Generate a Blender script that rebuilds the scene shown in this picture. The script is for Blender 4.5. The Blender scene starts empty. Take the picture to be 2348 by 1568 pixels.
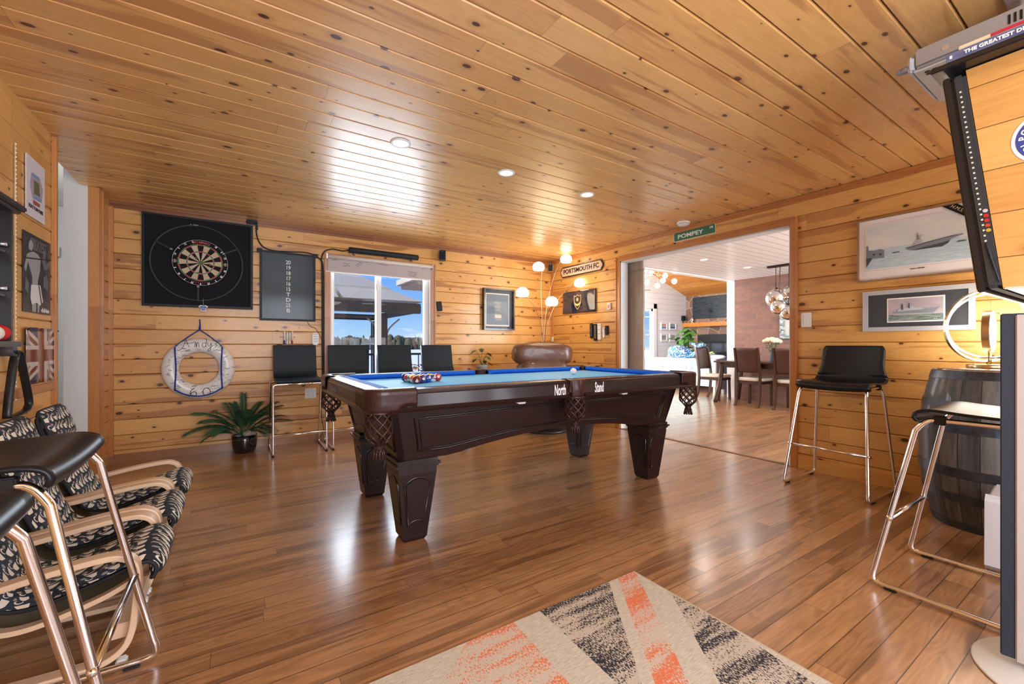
import bpy, bmesh, math, random
from mathutils import Vector, Matrix
PI = math.pi
random.seed(7)
S = bpy.context.scene
COL = S.collection

# ---------------------------------------------------------------- camera, world, light, exposure
HC, YA, XB, ZC, XC = 1.09, 5.280, 4.186, 2.399, -0.965   # eye height, far wall, right wall, ceiling, left wall
FPX, YH, CX = 977.06, 790.0, 1174.0
YAW = math.radians(32.997)
cam_d = bpy.data.cameras.new('camera')
cam = bpy.data.objects.new('camera', cam_d)
COL.objects.link(cam)
cam.location = (0, 0, HC)
cam.rotation_euler = (PI/2, 0, -YAW)
cam_d.sensor_width = 36.0
cam_d.lens = 36.0*FPX/2348.0
cam_d.shift_y = (YH-784.0)/2348.0
cam_d.clip_start = 0.02
cam_d.clip_end = 600
S.camera = cam
S.view_settings.view_transform = 'Standard'
S.view_settings.look = 'None'
S.view_settings.gamma = 1.0
S.view_settings.use_curve_mapping = False
S.view_settings.exposure = -0.02

def nodes_of(idb):
    idb.use_nodes = True
    nt = idb.node_tree
    nt.nodes.clear()
    return nt

class NT:
    """tiny node helper"""
    def __init__(self, nt): self.nt = nt
    def n(self, t, **kw):
        nd = self.nt.nodes.new(t)
        for k, v in kw.items(): setattr(nd, k, v)
        return nd
    def put(self, sock, v):
        if isinstance(v, bpy.types.NodeSocket): self.nt.links.new(v, sock)
        elif v is not None:
            if hasattr(sock.default_value, '__len__') and not hasattr(v, '__len__'): v = [v]*len(sock.default_value)
            if hasattr(sock.default_value, '__len__') and len(sock.default_value) == 4 and len(v) == 3: v = (*v, 1)
            sock.default_value = v
    def m(self, op, a, b=None, c=None, clamp=False):
        nd = self.n('ShaderNodeMath', operation=op, use_clamp=clamp)
        for s, v in zip(nd.inputs, (a, b, c)): self.put(s, v)
        return nd.outputs[0]
    def mix(self, f, a, b, blend='MIX'):
        nd = self.n('ShaderNodeMix', data_type='RGBA', blend_type=blend)
        self.put(nd.inputs[0], f); self.put(nd.inputs[6], a); self.put(nd.inputs[7], b)
        return nd.outputs[2]
    def ramp(self, f, stops, interp='LINEAR'):
        nd = self.n('ShaderNodeValToRGB'); nd.color_ramp.interpolation = interp
        e = nd.color_ramp.elements
        while len(e) < len(stops): e.new(0.5)
        for el, (p, c) in zip(e, stops):
            el.position = p; el.color = (*c, 1) if len(c) == 3 else c
        self.put(nd.inputs[0], f)
        return nd.outputs[0]
    def vec(self, x, y, z=0.0):
        nd = self.n('ShaderNodeCombineXYZ')
        for s, v in zip(nd.inputs, (x, y, z)): self.put(s, v)
        return nd.outputs[0]
    def noise(self, v, scale=5, detail=3, rough=0.5, dist=0.0):
        nd = self.n('ShaderNodeTexNoise'); self.put(nd.inputs['Vector'], v)
        nd.inputs['Scale'].default_value = scale; nd.inputs['Detail'].default_value = detail
        nd.inputs['Roughness'].default_value = rough; nd.inputs['Distortion'].default_value = dist
        return nd.outputs[0]
    def white(self, v):
        nd = self.n('ShaderNodeTexWhiteNoise', noise_dimensions='3D'); self.put(nd.inputs['Vector'], v)
        return nd.outputs[0]
    def coord(self, kind='Object'):
        tc = self.n('ShaderNodeTexCoord'); sp = self.n('ShaderNodeSeparateXYZ')
        self.nt.links.new(tc.outputs[kind], sp.inputs[0])
        return tc.outputs[kind], sp.outputs[0], sp.outputs[1], sp.outputs[2]

# world: clear blue sky, paler at the horizon, thin white clouds
w = bpy.data.worlds.new('sky'); S.world = w
nt = nodes_of(w); h = NT(nt)
g, gx, gy, gz = h.coord('Generated')
zc = h.m('MAXIMUM', gz, 0.0)
skyc = h.ramp(zc, [(0.0, (0.52, 0.76, 1.0)), (0.06, (0.30, 0.58, 1.0)), (0.22, (0.08, 0.30, 0.98)), (1.0, (0.05, 0.20, 0.8))])
cl = h.noise(h.vec(h.m('MULTIPLY', gx, 3.0), h.m('MULTIPLY', gy, 3.0), h.m('MULTIPLY', gz, 22.0)), 2.2, 4, 0.55)
clf = h.m('MULTIPLY', h.m('MULTIPLY_ADD', cl, 7.0, -4.25, clamp=True), h.m('MULTIPLY_ADD', zc, -6.0, 1.1, clamp=True), clamp=True)
skyc = h.mix(clf, skyc, (0.95, 0.96, 1.0))
bg = h.n('ShaderNodeBackground'); h.put(bg.inputs[0], skyc); bg.inputs[1].default_value = 1.0
wo = h.n('ShaderNodeOutputWorld'); nt.links.new(bg.outputs[0], wo.inputs[0])

def light(name, kind, loc, rot, energy, color=(1, 1, 1), **kw):
    d = bpy.data.lights.new(name, kind); d.energy = energy; d.color = color
    for k, v in kw.items(): setattr(d, k, v)
    o = bpy.data.objects.new(name, d); COL.objects.link(o)
    o.location = loc; o.rotation_euler = rot
    return o
# sun, high and behind the house: lights the deck, the gazebo and the snow
light('sun', 'SUN', (-30, 10, 30), (math.radians(8), math.radians(-48), 0), 4.5, (1, .96, .9), angle=0.01)
# lamps at the unseen rear windows, added to brighten the room from behind
light('window_daylight', 'AREA', (0.6, -1.52, 1.35), (PI/2, 0, 0), 150, (0.90, 0.93, 1.0), shape='RECTANGLE', size=2.2, size_y=1.9)
light('window_daylight', 'AREA', (2.9, -1.52, 1.35), (PI/2, 0, 0), 85, (0.97, 0.95, 1.0), shape='RECTANGLE', size=1.5, size_y=1.9)
# daylight through the far window
light('window_daylight', 'AREA', (1.53, 5.62, 1.55), (-PI/2, 0, 0), 58, (0.80, 0.90, 1.0), shape='RECTANGLE', size=1.2, size_y=1.2)
# unseen fill lamps added inside the dining and living rooms to brighten them
light('dining_daylight', 'AREA', (6.6, -0.6, 1.5), (PI/2, 0, 0), 270, (0.94, 0.97, 1.0), shape='RECTANGLE', size=3.0, size_y=1.8)
light('living_daylight', 'AREA', (6.0, 6.6, 2.2), (PI/2, 0, -math.radians(60)), 330, (0.96, 0.98, 1.0), shape='RECTANGLE', size=2.0, size_y=2.6)

# ---------------------------------------------------------------- pixel rays -> real places (used once, to measure the room)
_s, _c = math.sin(YAW), math.cos(YAW)
def ray(u, v): return (_s*FPX+_c*(u-CX), _c*FPX-_s*(u-CX), YH-v)
def onZ(u, v, z=0.0):
    r = ray(u, v); t = (z-HC)/r[2]; return (r[0]*t, r[1]*t, z)
def onX(u, v, x=XB):
    r = ray(u, v); t = x/r[0]; return (x, r[1]*t, HC+r[2]*t)
def onY(u, v, y=YA):
    r = ray(u, v); t = y/r[1]; return (r[0]*t, y, HC+r[2]*t)
def at(u, v, z):     # alias used for things standing at height z
    return onZ(u, v, z)

# ---------------------------------------------------------------- object helpers
def tag(o, label=None, cat=None, group=None, kind=None):
    if label: o['label'] = label
    if cat: o['category'] = cat
    if group: o['group'] = group
    if kind: o['kind'] = kind
    return o
def thing(name, label, cat, loc=(0, 0, 0), rz=0.0, group=None):
    o = bpy.data.objects.new(name, None); COL.objects.link(o)
    o.empty_display_size = 0.1
    o.location = loc; o.rotation_euler = (0, 0, rz)
    return tag(o, label, cat, group)
def on_wall(wall, name, label, cat, a, z, group=None, off=0.0):
    if wall == 'A': return thing(name, label, cat, (a, YA-off, z), 0, group)
    if wall == 'B': return thing(name, label, cat, (XB-off, a, z), -PI/2, group)
    if wall == 'C': return thing(name, label, cat, (XC+off, a, z), PI/2, group)
def copy_tree(o, parent=None):
    c = o.copy(); COL.objects.link(c)
    c.parent = parent
    for ch in list(o.children): copy_tree(ch, c)
    return c

class MB:
    """collects shapes, then links them as one mesh object"""
    def __init__(self): self.v = []; self.f = []; self.mi = []; self.sm = []
    def add(self, vs, fs, mi=0, smooth=False, M=None):
        b = len(self.v)
        for p in vs:
            p = Vector(p)
            if M is not None: p = M @ p
            self.v.append(p)
        for f in fs:
            self.f.append([b+i for i in f]); self.mi.append(mi); self.sm.append(smooth)
        return self
    def box(self, x0, x1, y0, y1, z0, z1, mi=0, M=None):
        vs = [(x, y, z) for x in (x0, x1) for y in (y0, y1) for z in (z0, z1)]
        fs = [(0, 1, 3, 2), (4, 6, 7, 5), (0, 4, 5, 1), (2, 3, 7, 6), (0, 2, 6, 4), (1, 5, 7, 3)]
        return self.add(vs, fs, mi, False, M)
    def cbox(self, x0, x1, y0, y1, z0, z1, c=0.005, mi=0, M=None):
        """box with chamfered edges"""
        bm = bmesh.new(); bmesh.ops.create_cube(bm, size=1)
        for q in bm.verts:
            q.co = Vector((x0+(q.co.x+.5)*(x1-x0), y0+(q.co.y+.5)*(y1-y0), z0+(q.co.z+.5)*(z1-z0)))
        bmesh.ops.bevel(bm, geom=bm.edges[:], offset=min(c, .49*min(abs(x1-x0), abs(y1-y0), abs(z1-z0))), segments=2, affect='EDGES')
        return self.bm(bm, mi, False, M)
    def bm(self, bm, mi=0, smooth=True, M=None):
        bm.verts.index_update()
        self.add([q.co.copy() for q in bm.verts], [[q.index for q in f.verts] for f in bm.faces], mi, smooth, M)
        bm.free(); return self
    def quad(self, a, b, c, d, mi=0): return self.add([a, b, c, d], [(0, 1, 2, 3)], mi)
    def poly(self, pts, mi=0, M=None): return self.add(pts, [tuple(range(len(pts)))], mi, False, M)
    def prism(self, pts, y0, y1, mi=0, M=None, mi_side=None):
        """outline in x,z extruded from y0 to y1"""
        n = len(pts)
        vs = [(p[0], y0, p[1]) for p in pts]+[(p[0], y1, p[1]) for p in pts]
        self.add(vs, [tuple(range(n)), tuple(range(2*n-1, n-1, -1))], mi, False, M)
        b = len(self.v)-2*n
        for i in range(n):
            j = (i+1) % n
            self.f.append([b+i, b+j, b+n+j, b+n+i]); self.mi.append(mi if mi_side is None else mi_side); self.sm.append(False)
        return self
    def tube(self, pts, r, seg=10, mi=0, caps=True, flat=None, closed=False, M=None):
        """sweep a circle (or flat=(w,h) rectangle) along pts"""
        pts = [Vector(p) for p in pts]; n = len(pts)
        rs = r if hasattr(r, '__len__') else [r]*n
        T = []
        for i in range(n):
            if closed: t = pts[(i+1) % n]-pts[i-1]
            else: t = pts[min(i+1, n-1)]-pts[max(i-1, 0)]
            T.append(t.normalized() if t.length > 1e-9 else Vector((0, 0, 1)))
        up = Vector((0, 0, 1)) if abs(T[0].z) < .9 else Vector((0, 1, 0))
        if flat and len(flat) == 3: up = Vector(flat[2])
        N = (up-T[0]*up.dot(T[0])).normalized()
        vs = []
        if flat: prof = [(-flat[0]/2, -flat[1]/2), (flat[0]/2, -flat[1]/2), (flat[0]/2, flat[1]/2), (-flat[0]/2, flat[1]/2)]
        else: prof = [(math.cos(2*PI*k/seg), math.sin(2*PI*k/seg)) for k in range(seg)]
        m = len(prof)
        for i in range(n):
            if flat and len(flat) == 3:
                N = (up-T[i]*up.dot(T[i])).normalized()
            else:
                N = (N-T[i]*N.dot(T[i])).normalized()
            B = T[i].cross(N)
            for a, b in prof:
                k = 1 if flat else rs[i]
                vs.append(pts[i]+N*(a*k)+B*(b*k))
        fs = []
        rng = n if closed else n-1
        for i in range(rng):
            j = (i+1) % n
            for k in range(m):
                l = (k+1) % m
                fs.append((i*m+k, i*m+l, j*m+l, j*m+k))
        self.add(vs, fs, mi, not flat, M)
        if caps and not closed:
            b = len(self.v)-len(vs)
            self.f.append([b+k for k in range(m)][::-1]); self.mi.append(mi); self.sm.append(False)
            self.f.append([b+(n-1)*m+k for k in range(m)]); self.mi.append(mi); self.sm.append(False)
        return self
    def rod(self, a, b, r0, r1=None, seg=12, mi=0, M=None):
        return self.tube([a, b], [r0, r0 if r1 is None else r1], seg, mi, M=M)
    def lathe(self, prof, seg=32, c=(0, 0, 0), mi=0, smooth=True, M=None, sx=1, sy=1):
        vs = []; fs = []; n = len(prof)
        for i in range(seg):
            a = 2*PI*i/seg
            for r, z in prof: vs.append((c[0]+r*sx*math.cos(a), c[1]+r*sy*math.sin(a), c[2]+z))
        for i in range(seg):
            j = (i+1) % seg
            for k in range(n-1):
                fs.append((i*n+k, j*n+k, j*n+k+1, i*n+k+1))
        self.add(vs, fs, mi, smooth, M)
        return self
    def sphere(self, c, r, seg=16, rings=10, mi=0, sc=(1, 1, 1), M=None):
        prof = [(max(1e-5, math.sin(PI*k/rings)), -math.cos(PI*k/rings)) for k in range(rings+1)]
        vs = []; fs = []; n = len(prof)
        for i in range(seg):
            a = 2*PI*i/seg
            for q, z in prof: vs.append((c[0]+r*sc[0]*q*math.cos(a), c[1]+r*sc[1]*q*math.sin(a), c[2]+r*sc[2]*z))
        for i in range(seg):
            j = (i+1) % seg
            for k in range(n-1): fs.append((i*n+k, j*n+k, j*n+k+1, i*n+k+1))
        return self.add(vs, fs, mi, True, M)
    def grid(self, fn, nu, nv, mi=0, smooth=True, M=None):
        vs = [fn(i/nu, j/nv) for i in range(nu+1) for j in range(nv+1)]
        fs = [(i*(nv+1)+j, (i+1)*(nv+1)+j, (i+1)*(nv+1)+j+1, i*(nv+1)+j+1) for i in range(nu) for j in range(nv)]
        return self.add(vs, fs, mi, smooth, M)
    def build(self, name, mats, parent=None, weld=False, bevel=None, subsurf=0, solid=None):
        me = bpy.data.meshes.new(name)
        me.from_pydata([tuple(p) for p in self.v], [], self.f)
        for mm in (mats if isinstance(mats, (list, tuple)) else [mats]): me.materials.append(mm)
        me.polygons.foreach_set('material_index', self.mi)
        me.polygons.foreach_set('use_smooth', self.sm)
        if weld:
            bm = bmesh.new(); bm.from_mesh(me)
            bmesh.ops.remove_doubles(bm, verts=bm.verts, dist=1e-5)
            bmesh.ops.recalc_face_normals(bm, faces=bm.faces)
            bm.to_mesh(me); bm.free()
        me.update()
        o = bpy.data.objects.new(name, me); COL.objects.link(o)
        if parent is not None: o.parent = parent
        if solid:
            md = o.modifiers.new('solid', 'SOLIDIFY'); md.thickness = solid; md.offset = 0
        if bevel:
            md = o.modifiers.new('bevel', 'BEVEL'); md.width = bevel; md.segments = 2; md.limit_method = 'ANGLE'
        if subsurf:
            md = o.modifiers.new('sub', 'SUBSURF'); md.levels = subsurf; md.render_levels = subsurf
        return o
def struct(name, mb, mats, label=None, **kw):
    o = mb.build(name, mats, **kw); o['kind'] = 'structure'
    if label: o['label'] = label
    return o

def text(name, body, size, mt, parent, loc, rot=(PI/2, 0, 0), sx=1.0, ext=0.0008, align='CENTER', shear=0.0, bold=0.0, spacing=1.0):
    cu = bpy.data.curves.new(name, 'FONT'); cu.body = body; cu.size = size
    cu.align_x = align; cu.align_y = 'CENTER'; cu.extrude = ext; cu.shear = shear; cu.offset = bold
    cu.space_character = spacing; cu.resolution_u = 3
    tmp = bpy.data.objects.new(name+'_tmp', cu); COL.objects.link(tmp)
    dg = bpy.context.evaluated_depsgraph_get(); dg.update()
    me = bpy.data.meshes.new_from_object(tmp.evaluated_get(dg))
    bpy.data.objects.remove(tmp); bpy.data.curves.remove(cu)
    me.name = name; me.materials.clear(); me.materials.append(mt)
    o = bpy.data.objects.new(name, me); COL.objects.link(o)
    o.parent = parent; o.location = loc; o.rotation_euler = rot; o.scale = (sx, 1, 1)
    return o

def arc(cx, cz, r, a0, a1, n=8):
    return [(cx+r*math.cos(math.radians(a0+(a1-a0)*k/n)), cz+r*math.sin(math.radians(a0+(a1-a0)*k/n))) for k in range(n+1)]
def rrect(x0, x1, z0, z1, r, n=4):
    return (arc(x1-r, z1-r, r, 0, 90, n)+arc(x0+r, z1-r, r, 90, 180, n)+arc(x0+r, z0+r, r, 180, 270, n)+arc(x1-r, z0+r, r, 270, 360, n))
def spline(pts, n=6):
    """Catmull-Rom through pts"""
    P = [Vector(p) for p in pts]; out = []
    for i in range(len(P)-1):
        p0 = P[max(i-1, 0)]; p1 = P[i]; p2 = P[i+1]; p3 = P[min(i+2, len(P)-1)]
        for k in range(n):
            t = k/n
            out.append(0.5*((2*p1)+(p2-p0)*t+(2*p0-5*p1+4*p2-p3)*t*t+(3*p1-p0-3*p2+p3)*t**3))
    out.append(P[-1]); return out

# ---------------------------------------------------------------- materials
MATS = {}
def mat(name, color=(.5, .5, .5), rough=.5, metal=0.0, coat=0.0, emit=None, estr=0.0, trans=0.0, ior=1.45, noise=0.0, nscale=20, bump=0.0, spec=.5, alpha=1.0, sheen=0.0):
    if name in MATS: return MATS[name]
    m = bpy.data.materials.new(name); nt = nodes_of(m); h = NT(nt)
    b = h.n('ShaderNodeBsdfPrincipled'); o = h.n('ShaderNodeOutputMaterial'); nt.links.new(b.outputs[0], o.inputs[0])
    h.put(b.inputs['Base Color'], color); b.inputs['Roughness'].default_value = rough; b.inputs['Metallic'].default_value = metal
    b.inputs['Coat Weight'].default_value = coat; b.inputs['Coat Roughness'].default_value = .08
    b.inputs['Specular IOR Level'].default_value = spec; b.inputs['IOR'].default_value = ior
    b.inputs['Transmission Weight'].default_value = trans; b.inputs['Alpha'].default_value = alpha
    if sheen: b.inputs['Sheen Weight'].default_value = sheen
    if emit: h.put(b.inputs['Emission Color'], emit); b.inputs['Emission Strength'].default_value = estr
    if noise or bump:
        g, x, y, z = h.coord(); nz = h.noise(g, nscale, 4, .6)
        if noise:
            dk = tuple(max(0, c*(1-noise)) for c in color[:3]); lt = tuple(min(1, c*(1+noise)) for c in color[:3])
            h.put(b.inputs['Base Color'], h.ramp(nz, [(.3, dk), (.7, lt)]))
        if bump:
            bp = h.n('ShaderNodeBump'); bp.inputs['Strength'].default_value = bump; bp.inputs['Distance'].default_value = .004
            nt.links.new(nz, bp.inputs['Height']); nt.links.new(bp.outputs[0], b.inputs['Normal'])
    MATS[name] = m; return m

def boards(name, along, across, pitch, off, light_c, dark_c, streak_c, knot_c, rough=.35, coat=.3, seglen=2.6, knots=1.0, groove=0.0, streak=.5, grain=.5, crough=.15, var=.35, bump=.15, kscale=(4.2, 7.2), coords='Object', spec=.5):
    """solid wood boards: random tone per board, grain, reddish heartwood streaks and dark knots"""
    m = bpy.data.materials.new(name); nt = nodes_of(m); h = NT(nt)
    b = h.n('ShaderNodeBsdfPrincipled'); o = h.n('ShaderNodeOutputMaterial'); nt.links.new(b.outputs[0], o.inputs[0])
    g, X, Y, Z = h.coord(coords)
    ax = {'x': X, 'y': Y, 'z': Z}
    A, C = ax[along], ax[across]
    rowf = h.m('DIVIDE', h.m('SUBTRACT', C, off), pitch)
    row = h.m('FLOOR', rowf); fr = h.m('SUBTRACT', rowf, row)
    rr = h.white(h.vec(row, 3.7, 1.3))
    segf = h.m('ADD', h.m('DIVIDE', A, seglen), h.m('MULTIPLY', rr, 7.0))
    seg = h.m('FLOOR', segf); fs = h.m('SUBTRACT', segf, seg)
    idn = h.white(h.vec(row, seg, 5.1))
    # knots
    voc = h.vec(h.m('ADD', h.m('MULTIPLY', A, kscale[0]), h.m('MULTIPLY', row, 13.37)), h.m('MULTIPLY', C, kscale[1]), 0.0)
    vo = h.n('ShaderNodeTexVoronoi', voronoi_dimensions='2D', feature='F1'); nt.links.new(voc, vo.inputs['Vector']); vo.inputs['Scale'].default_value = 1.0
    vo.inputs['Randomness'].default_value = 1.0
    sp = h.n('ShaderNodeSeparateColor'); nt.links.new(vo.outputs['Color'], sp.inputs[0])
    d = vo.outputs['Distance']
    rad = h.m('MULTIPLY', h.m('MAXIMUM', h.m('SUBTRACT', sp.outputs[0], 1.0-.62*knots), 0.0), 0.092/.62)
    rad = h.m('ADD', rad, h.m('MULTIPLY', h.noise(g, 30, 2), .012))
    rad = h.m('MULTIPLY', rad, h.m('GREATER_THAN', sp.outputs[0], 1.0-.55*knots))
    knot = h.m('MULTIPLY', h.m('SUBTRACT', rad, d), 45.0, clamp=True)
    halo = h.m('MULTIPLY', h.m('SUBTRACT', h.m('MULTIPLY', rad, 2.4), d), 6.0, clamp=True)
    # grain bends round the knots
    bend = h.m('MULTIPLY', h.m('POWER', 2.718, h.m('MULTIPLY', d, -9.0)), h.m('MULTIPLY', rad, 6.0))
    gy = h.m('ADD', h.m('ADD', h.m('MULTIPLY', C, 1.0), h.m('MULTIPLY', idn, 9.0)), h.m('MULTIPLY', bend, .05))
    gv = h.vec(h.m('ADD', h.m('MULTIPLY', A, 1.0), h.m('MULTIPLY', idn, 37.0)), h.m('MULTIPLY', gy, 14.0), idn)
    n1 = h.noise(gv, 3.0, 5, .62, .4)
    gv2 = h.vec(h.m('MULTIPLY', A, 3.0), h.m('MULTIPLY', gy, 90.0), idn)
    n2 = h.noise(gv2, 2.0, 3, .6)
    # cathedral rings
    gv3 = h.vec(h.m('ADD', h.m('MULTIPLY', A, .9), h.m('MULTIPLY', idn, 11.0)), h.m('MULTIPLY', gy, 5.0), idn)
    n3 = h.noise(gv3, 1.6, 2, .5, .3)
    rings = h.m('SINE', h.m('MULTIPLY', n3, 70.0))
    rings = h.m('MULTIPLY_ADD', rings, .5, .5)
    tone = h.m('MULTIPLY_ADD', h.m('SUBTRACT', idn, .5), var*2, .5)
    tone = h.m('ADD', tone, h.m('MULTIPLY', h.m('SUBTRACT', n1, .5), grain*1.6))
    tone = h.m('ADD', tone, h.m('MULTIPLY', h.m('SUBTRACT', n2, .5), grain*1.3))
    tone = h.m('ADD', tone, h.m('MULTIPLY', h.m('SUBTRACT', rings, .5), grain*.42), clamp=True)
    col = h.mix(tone, dark_c, light_c)
    # heartwood streaks
    sv = h.vec(h.m('ADD', h.m('MULTIPLY', A, .55), h.m('MULTIPLY', idn, 21.0)), h.m('MULTIPLY', gy, 7.0), h.m('MULTIPLY', row, .7))
    s1 = h.noise(sv, 1.5, 3, .5, .2)
    sf = h.m('MULTIPLY', h.m('MULTIPLY_ADD', s1, 20.0, -11.4, clamp=True), streak, clamp=True)
    col = h.mix(sf, col, streak_c)
    col = h.mix(h.m('MULTIPLY', halo, .55), col, streak_c)
    col = h.mix(knot, col, knot_c)
    # butt joints and dark gap lines between boards
    jw = .0016/seglen
    jn = h.m('LESS_THAN', fs, jw)
    if groove:
        gw = groove/pitch
        e = h.m('MINIMUM', fr, h.m('SUBTRACT', 1.0, fr))
        jn = h.m('MAXIMUM', jn, h.m('LESS_THAN', e, gw*.5))
    col = h.mix(h.m('MULTIPLY', jn, .75), col, tuple(c*.25 for c in knot_c))
    h.put(b.inputs['Base Color'], col)
    b.inputs['Roughness'].default_value = rough; b.inputs['Specular IOR Level'].default_value = spec
    b.inputs['Coat Weight'].default_value = coat; b.inputs['Coat Roughness'].default_value = crough
    bp = h.n('ShaderNodeBump'); bp.inputs['Strength'].default_value = bump; bp.inputs['Distance'].default_value = .002
    hh = h.m('SUBTRACT', h.m('MULTIPLY', n2, .5), h.m('MULTIPLY', jn, 2.0))
    nt.links.new(hh, bp.inputs['Height']); nt.links.new(bp.outputs[0], b.inputs['Normal'])
    MATS[name] = m
    return m

PL, PD, PS, PK = (.78, .445, .140), (.60, .295, .080), (.38, .145, .042), (.085, .028, .012)
pineA = boards('pine boards far wall', 'x', 'z', .1405, .110, PL, PD, PS, PK, rough=.42, coat=.25, streak=.8, var=.28, groove=.003, knots=1.25)
pineB = boards('pine boards right wall', 'x', 'z', .1400, .128, PL, PD, PS, PK, rough=.42, coat=.25, streak=.6, var=.25, groove=.003, knots=1.25)
pineC = boards('pine boards left wall', 'x', 'z', .1405, .110, PL, PD, PS, PK, rough=.42, coat=.25, knots=.7, groove=.003)
pine_ceil = boards('pine ceiling boards', 'x', 'y', .1430, 1.313, (.80, .49, .185), (.62, .325, .11), (.42, .185, .065), PK, rough=.36, coat=.5, crough=.27, seglen=3.1, streak=.6, bump=.3, groove=.0035, knots=1.15, var=.22)
pine_vault = boards('pine vault boards', 'y', 'x', .16, 0.0, (.80, .36, .08), (.55, .20, .03), (.4, .12, .02), PK, rough=.5, coat=.1, groove=.006)
pine_box = boards('pine boards enclosure', 'x', 'z', .1500, 1.532, PL, PD, PS, PK, rough=.4, coat=.2, streak=.35, groove=.003)
trim_mat = boards('pine trim stained', 'z', 'x', 5.0, -2.5, (.62, .27, .08), (.48, .18, .045), PS, PK, rough=.35, coat=.35, knots=.25, seglen=4.0, streak=.3, kscale=(3, 12))
trim_h = boards('pine trim stained horizontal', 'x', 'z', 5.0, -2.5, (.60, .27, .085), (.45, .17, .045), PS, PK, rough=.35, coat=.35, knots=.35, seglen=4.0, streak=.3, kscale=(3, 12))
trim_dark = boards('crown wood', 'x', 'z', 5.0, -2.5, (.36, .14, .05), (.24, .08, .028), PS, PK, rough=.4, coat=.3, knots=.3, seglen=4.0, kscale=(3, 12))
base_mat = boards('baseboard wood', 'x', 'z', 5.0, -2.5, (.42, .20, .085), (.30, .13, .05), PS, PK, rough=.4, coat=.3, knots=.3, seglen=4.0, kscale=(3, 12))
oak = boards('oak floor strips', 'x', 'y', .0914, .020, (.50, .262, .112), (.235, .110, .045), (.14, .060, .024), (.06, .024, .012), rough=.30, coat=.65, crough=.19, seglen=1.15, knots=0.0, groove=.0034, streak=.6, grain=.62, var=.24, bump=.35)
# ================================================================ ROOM SHELL
def board_face(mb, a0, a1, c0, c1, pitch, off, mp, openings=(), cham=.007, dep=.008, back=.10):
    """a clad surface of separate v-grooved boards with real openings; a along, c across, d depth"""
    cs = {c0, c1}
    k = math.ceil((c0-off)/pitch)
    rows = []
    while off+k*pitch < c1: rows.append(off+k*pitch); k += 1
    cs.update(r for r in rows if r > c0)
    for o in openings:
        for z in (o[2], o[3]):
            if c0 < z < c1: cs.add(z)
    cs = sorted(cs)
    rs = set(round(r, 5) for r in rows)
    for z0, z1 in zip(cs[:-1], cs[1:]):
        if z1-z0 < 1e-5: continue
        zm = (z0+z1)/2
        iv = [(a0, a1)]
        for o in openings:
            if o[2] < zm < o[3]:
                nv = []
                for p, q in iv:
                    if o[1] <= p or o[0] >= q: nv.append((p, q)); continue
                    if o[0] > p: nv.append((p, o[0]))
                    if o[1] < q: nv.append((o[1], q))
                iv = nv
        g0 = cham if round(z0, 5) in rs else 0
        g1 = cham if round(z1, 5) in rs else 0
        g0, g1 = min(g0, (z1-z0)*.4), min(g1, (z1-z0)*.4)
        for p, q in iv:
            vs = [mp(p, z0, dep if g0 else 0), mp(q, z0, dep if g0 else 0), mp(q, z0+g0, 0), mp(p, z0+g0, 0), mp(q, z1-g1, 0), mp(p, z1-g1, 0),
                  mp(q, z1, dep if g1 else 0), mp(p, z1, dep if g1 else 0)]
            fs = [(3, 2, 4, 5)]
            if g0: fs.append((0, 1, 2, 3))
            if g1: fs.append((5, 4, 6, 7))
            mb.add(vs, fs, 0)
            # body of the wall behind the boards
            vs = [mp(a, c, d) for a in (p, q) for c in (z0, z1) for d in (dep+.0005, back)]
            mb.add(vs, [(0, 1, 3, 2), (4, 6, 7, 5), (0, 4, 5, 1), (2, 3, 7, 6), (0, 2, 6, 4), (1, 5, 7, 3)], 0)
wall_mp = lambda a, c, d: (a, d, c)
WX0, WX1, WZ0, WZ1 = .920, 2.156, .62, 2.085          # far window opening
DY0, DY1, DZ = 1.848, 3.871, 2.165                    # wide opening to the dining room
HY0, HY1 = 3.872, 4.860                               # opening to the hall

mb = MB(); board_face(mb, XC-.1, XB+.1, 0, ZC, .1405, .110, wall_mp, [(WX0, WX1, WZ0, WZ1)])
o = struct('wall_far', mb, pineA); o.location = (0, YA, 0)
mb = MB(); board_face(mb, -YA, 1.45, 0, ZC, .1400, .128, wall_mp, [(-DY1, -DY0, -.1, DZ)])
o = struct('wall_right', mb, pineB); o.location = (XB, 0, 0); o.rotation_euler = (0, 0, -PI/2)
mb = MB(); board_face(mb, -1.45, YA, 0, ZC, .1405, .110, wall_mp, [(HY0, HY1, -.1, 3)])
o = struct('wall_left', mb, pineC); o.location = (XC, 0, 0); o.rotation_euler = (0, 0, PI/2)
mb = MB(); board_face(mb, -4.3, 1.1, 0, ZC, .1405, .110, wall_mp, [(-1.7, .5, .4, 2.3), (-3.65, -2.15, .4, 2.3)])
o = struct('wall_rear', mb, pineC); o.location = (0, -1.40, 0); o.rotation_euler = (0, 0, PI)
mb = MB(); board_face(mb, XC-.1, XB+.1, -1.5, YA+.1, .1430, 1.313-.143*20, lambda a, c, d: (a, c, ZC+d), cham=.007, dep=.010, back=.1)
struct('ceiling', mb, pine_ceil)
# one strip floor runs through both rooms and the hall
mb = MB(); mb.box(XC-2.2, 12.2, -1.6, 8.4, -.06, 0)
struct('floor', mb, oak)

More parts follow.
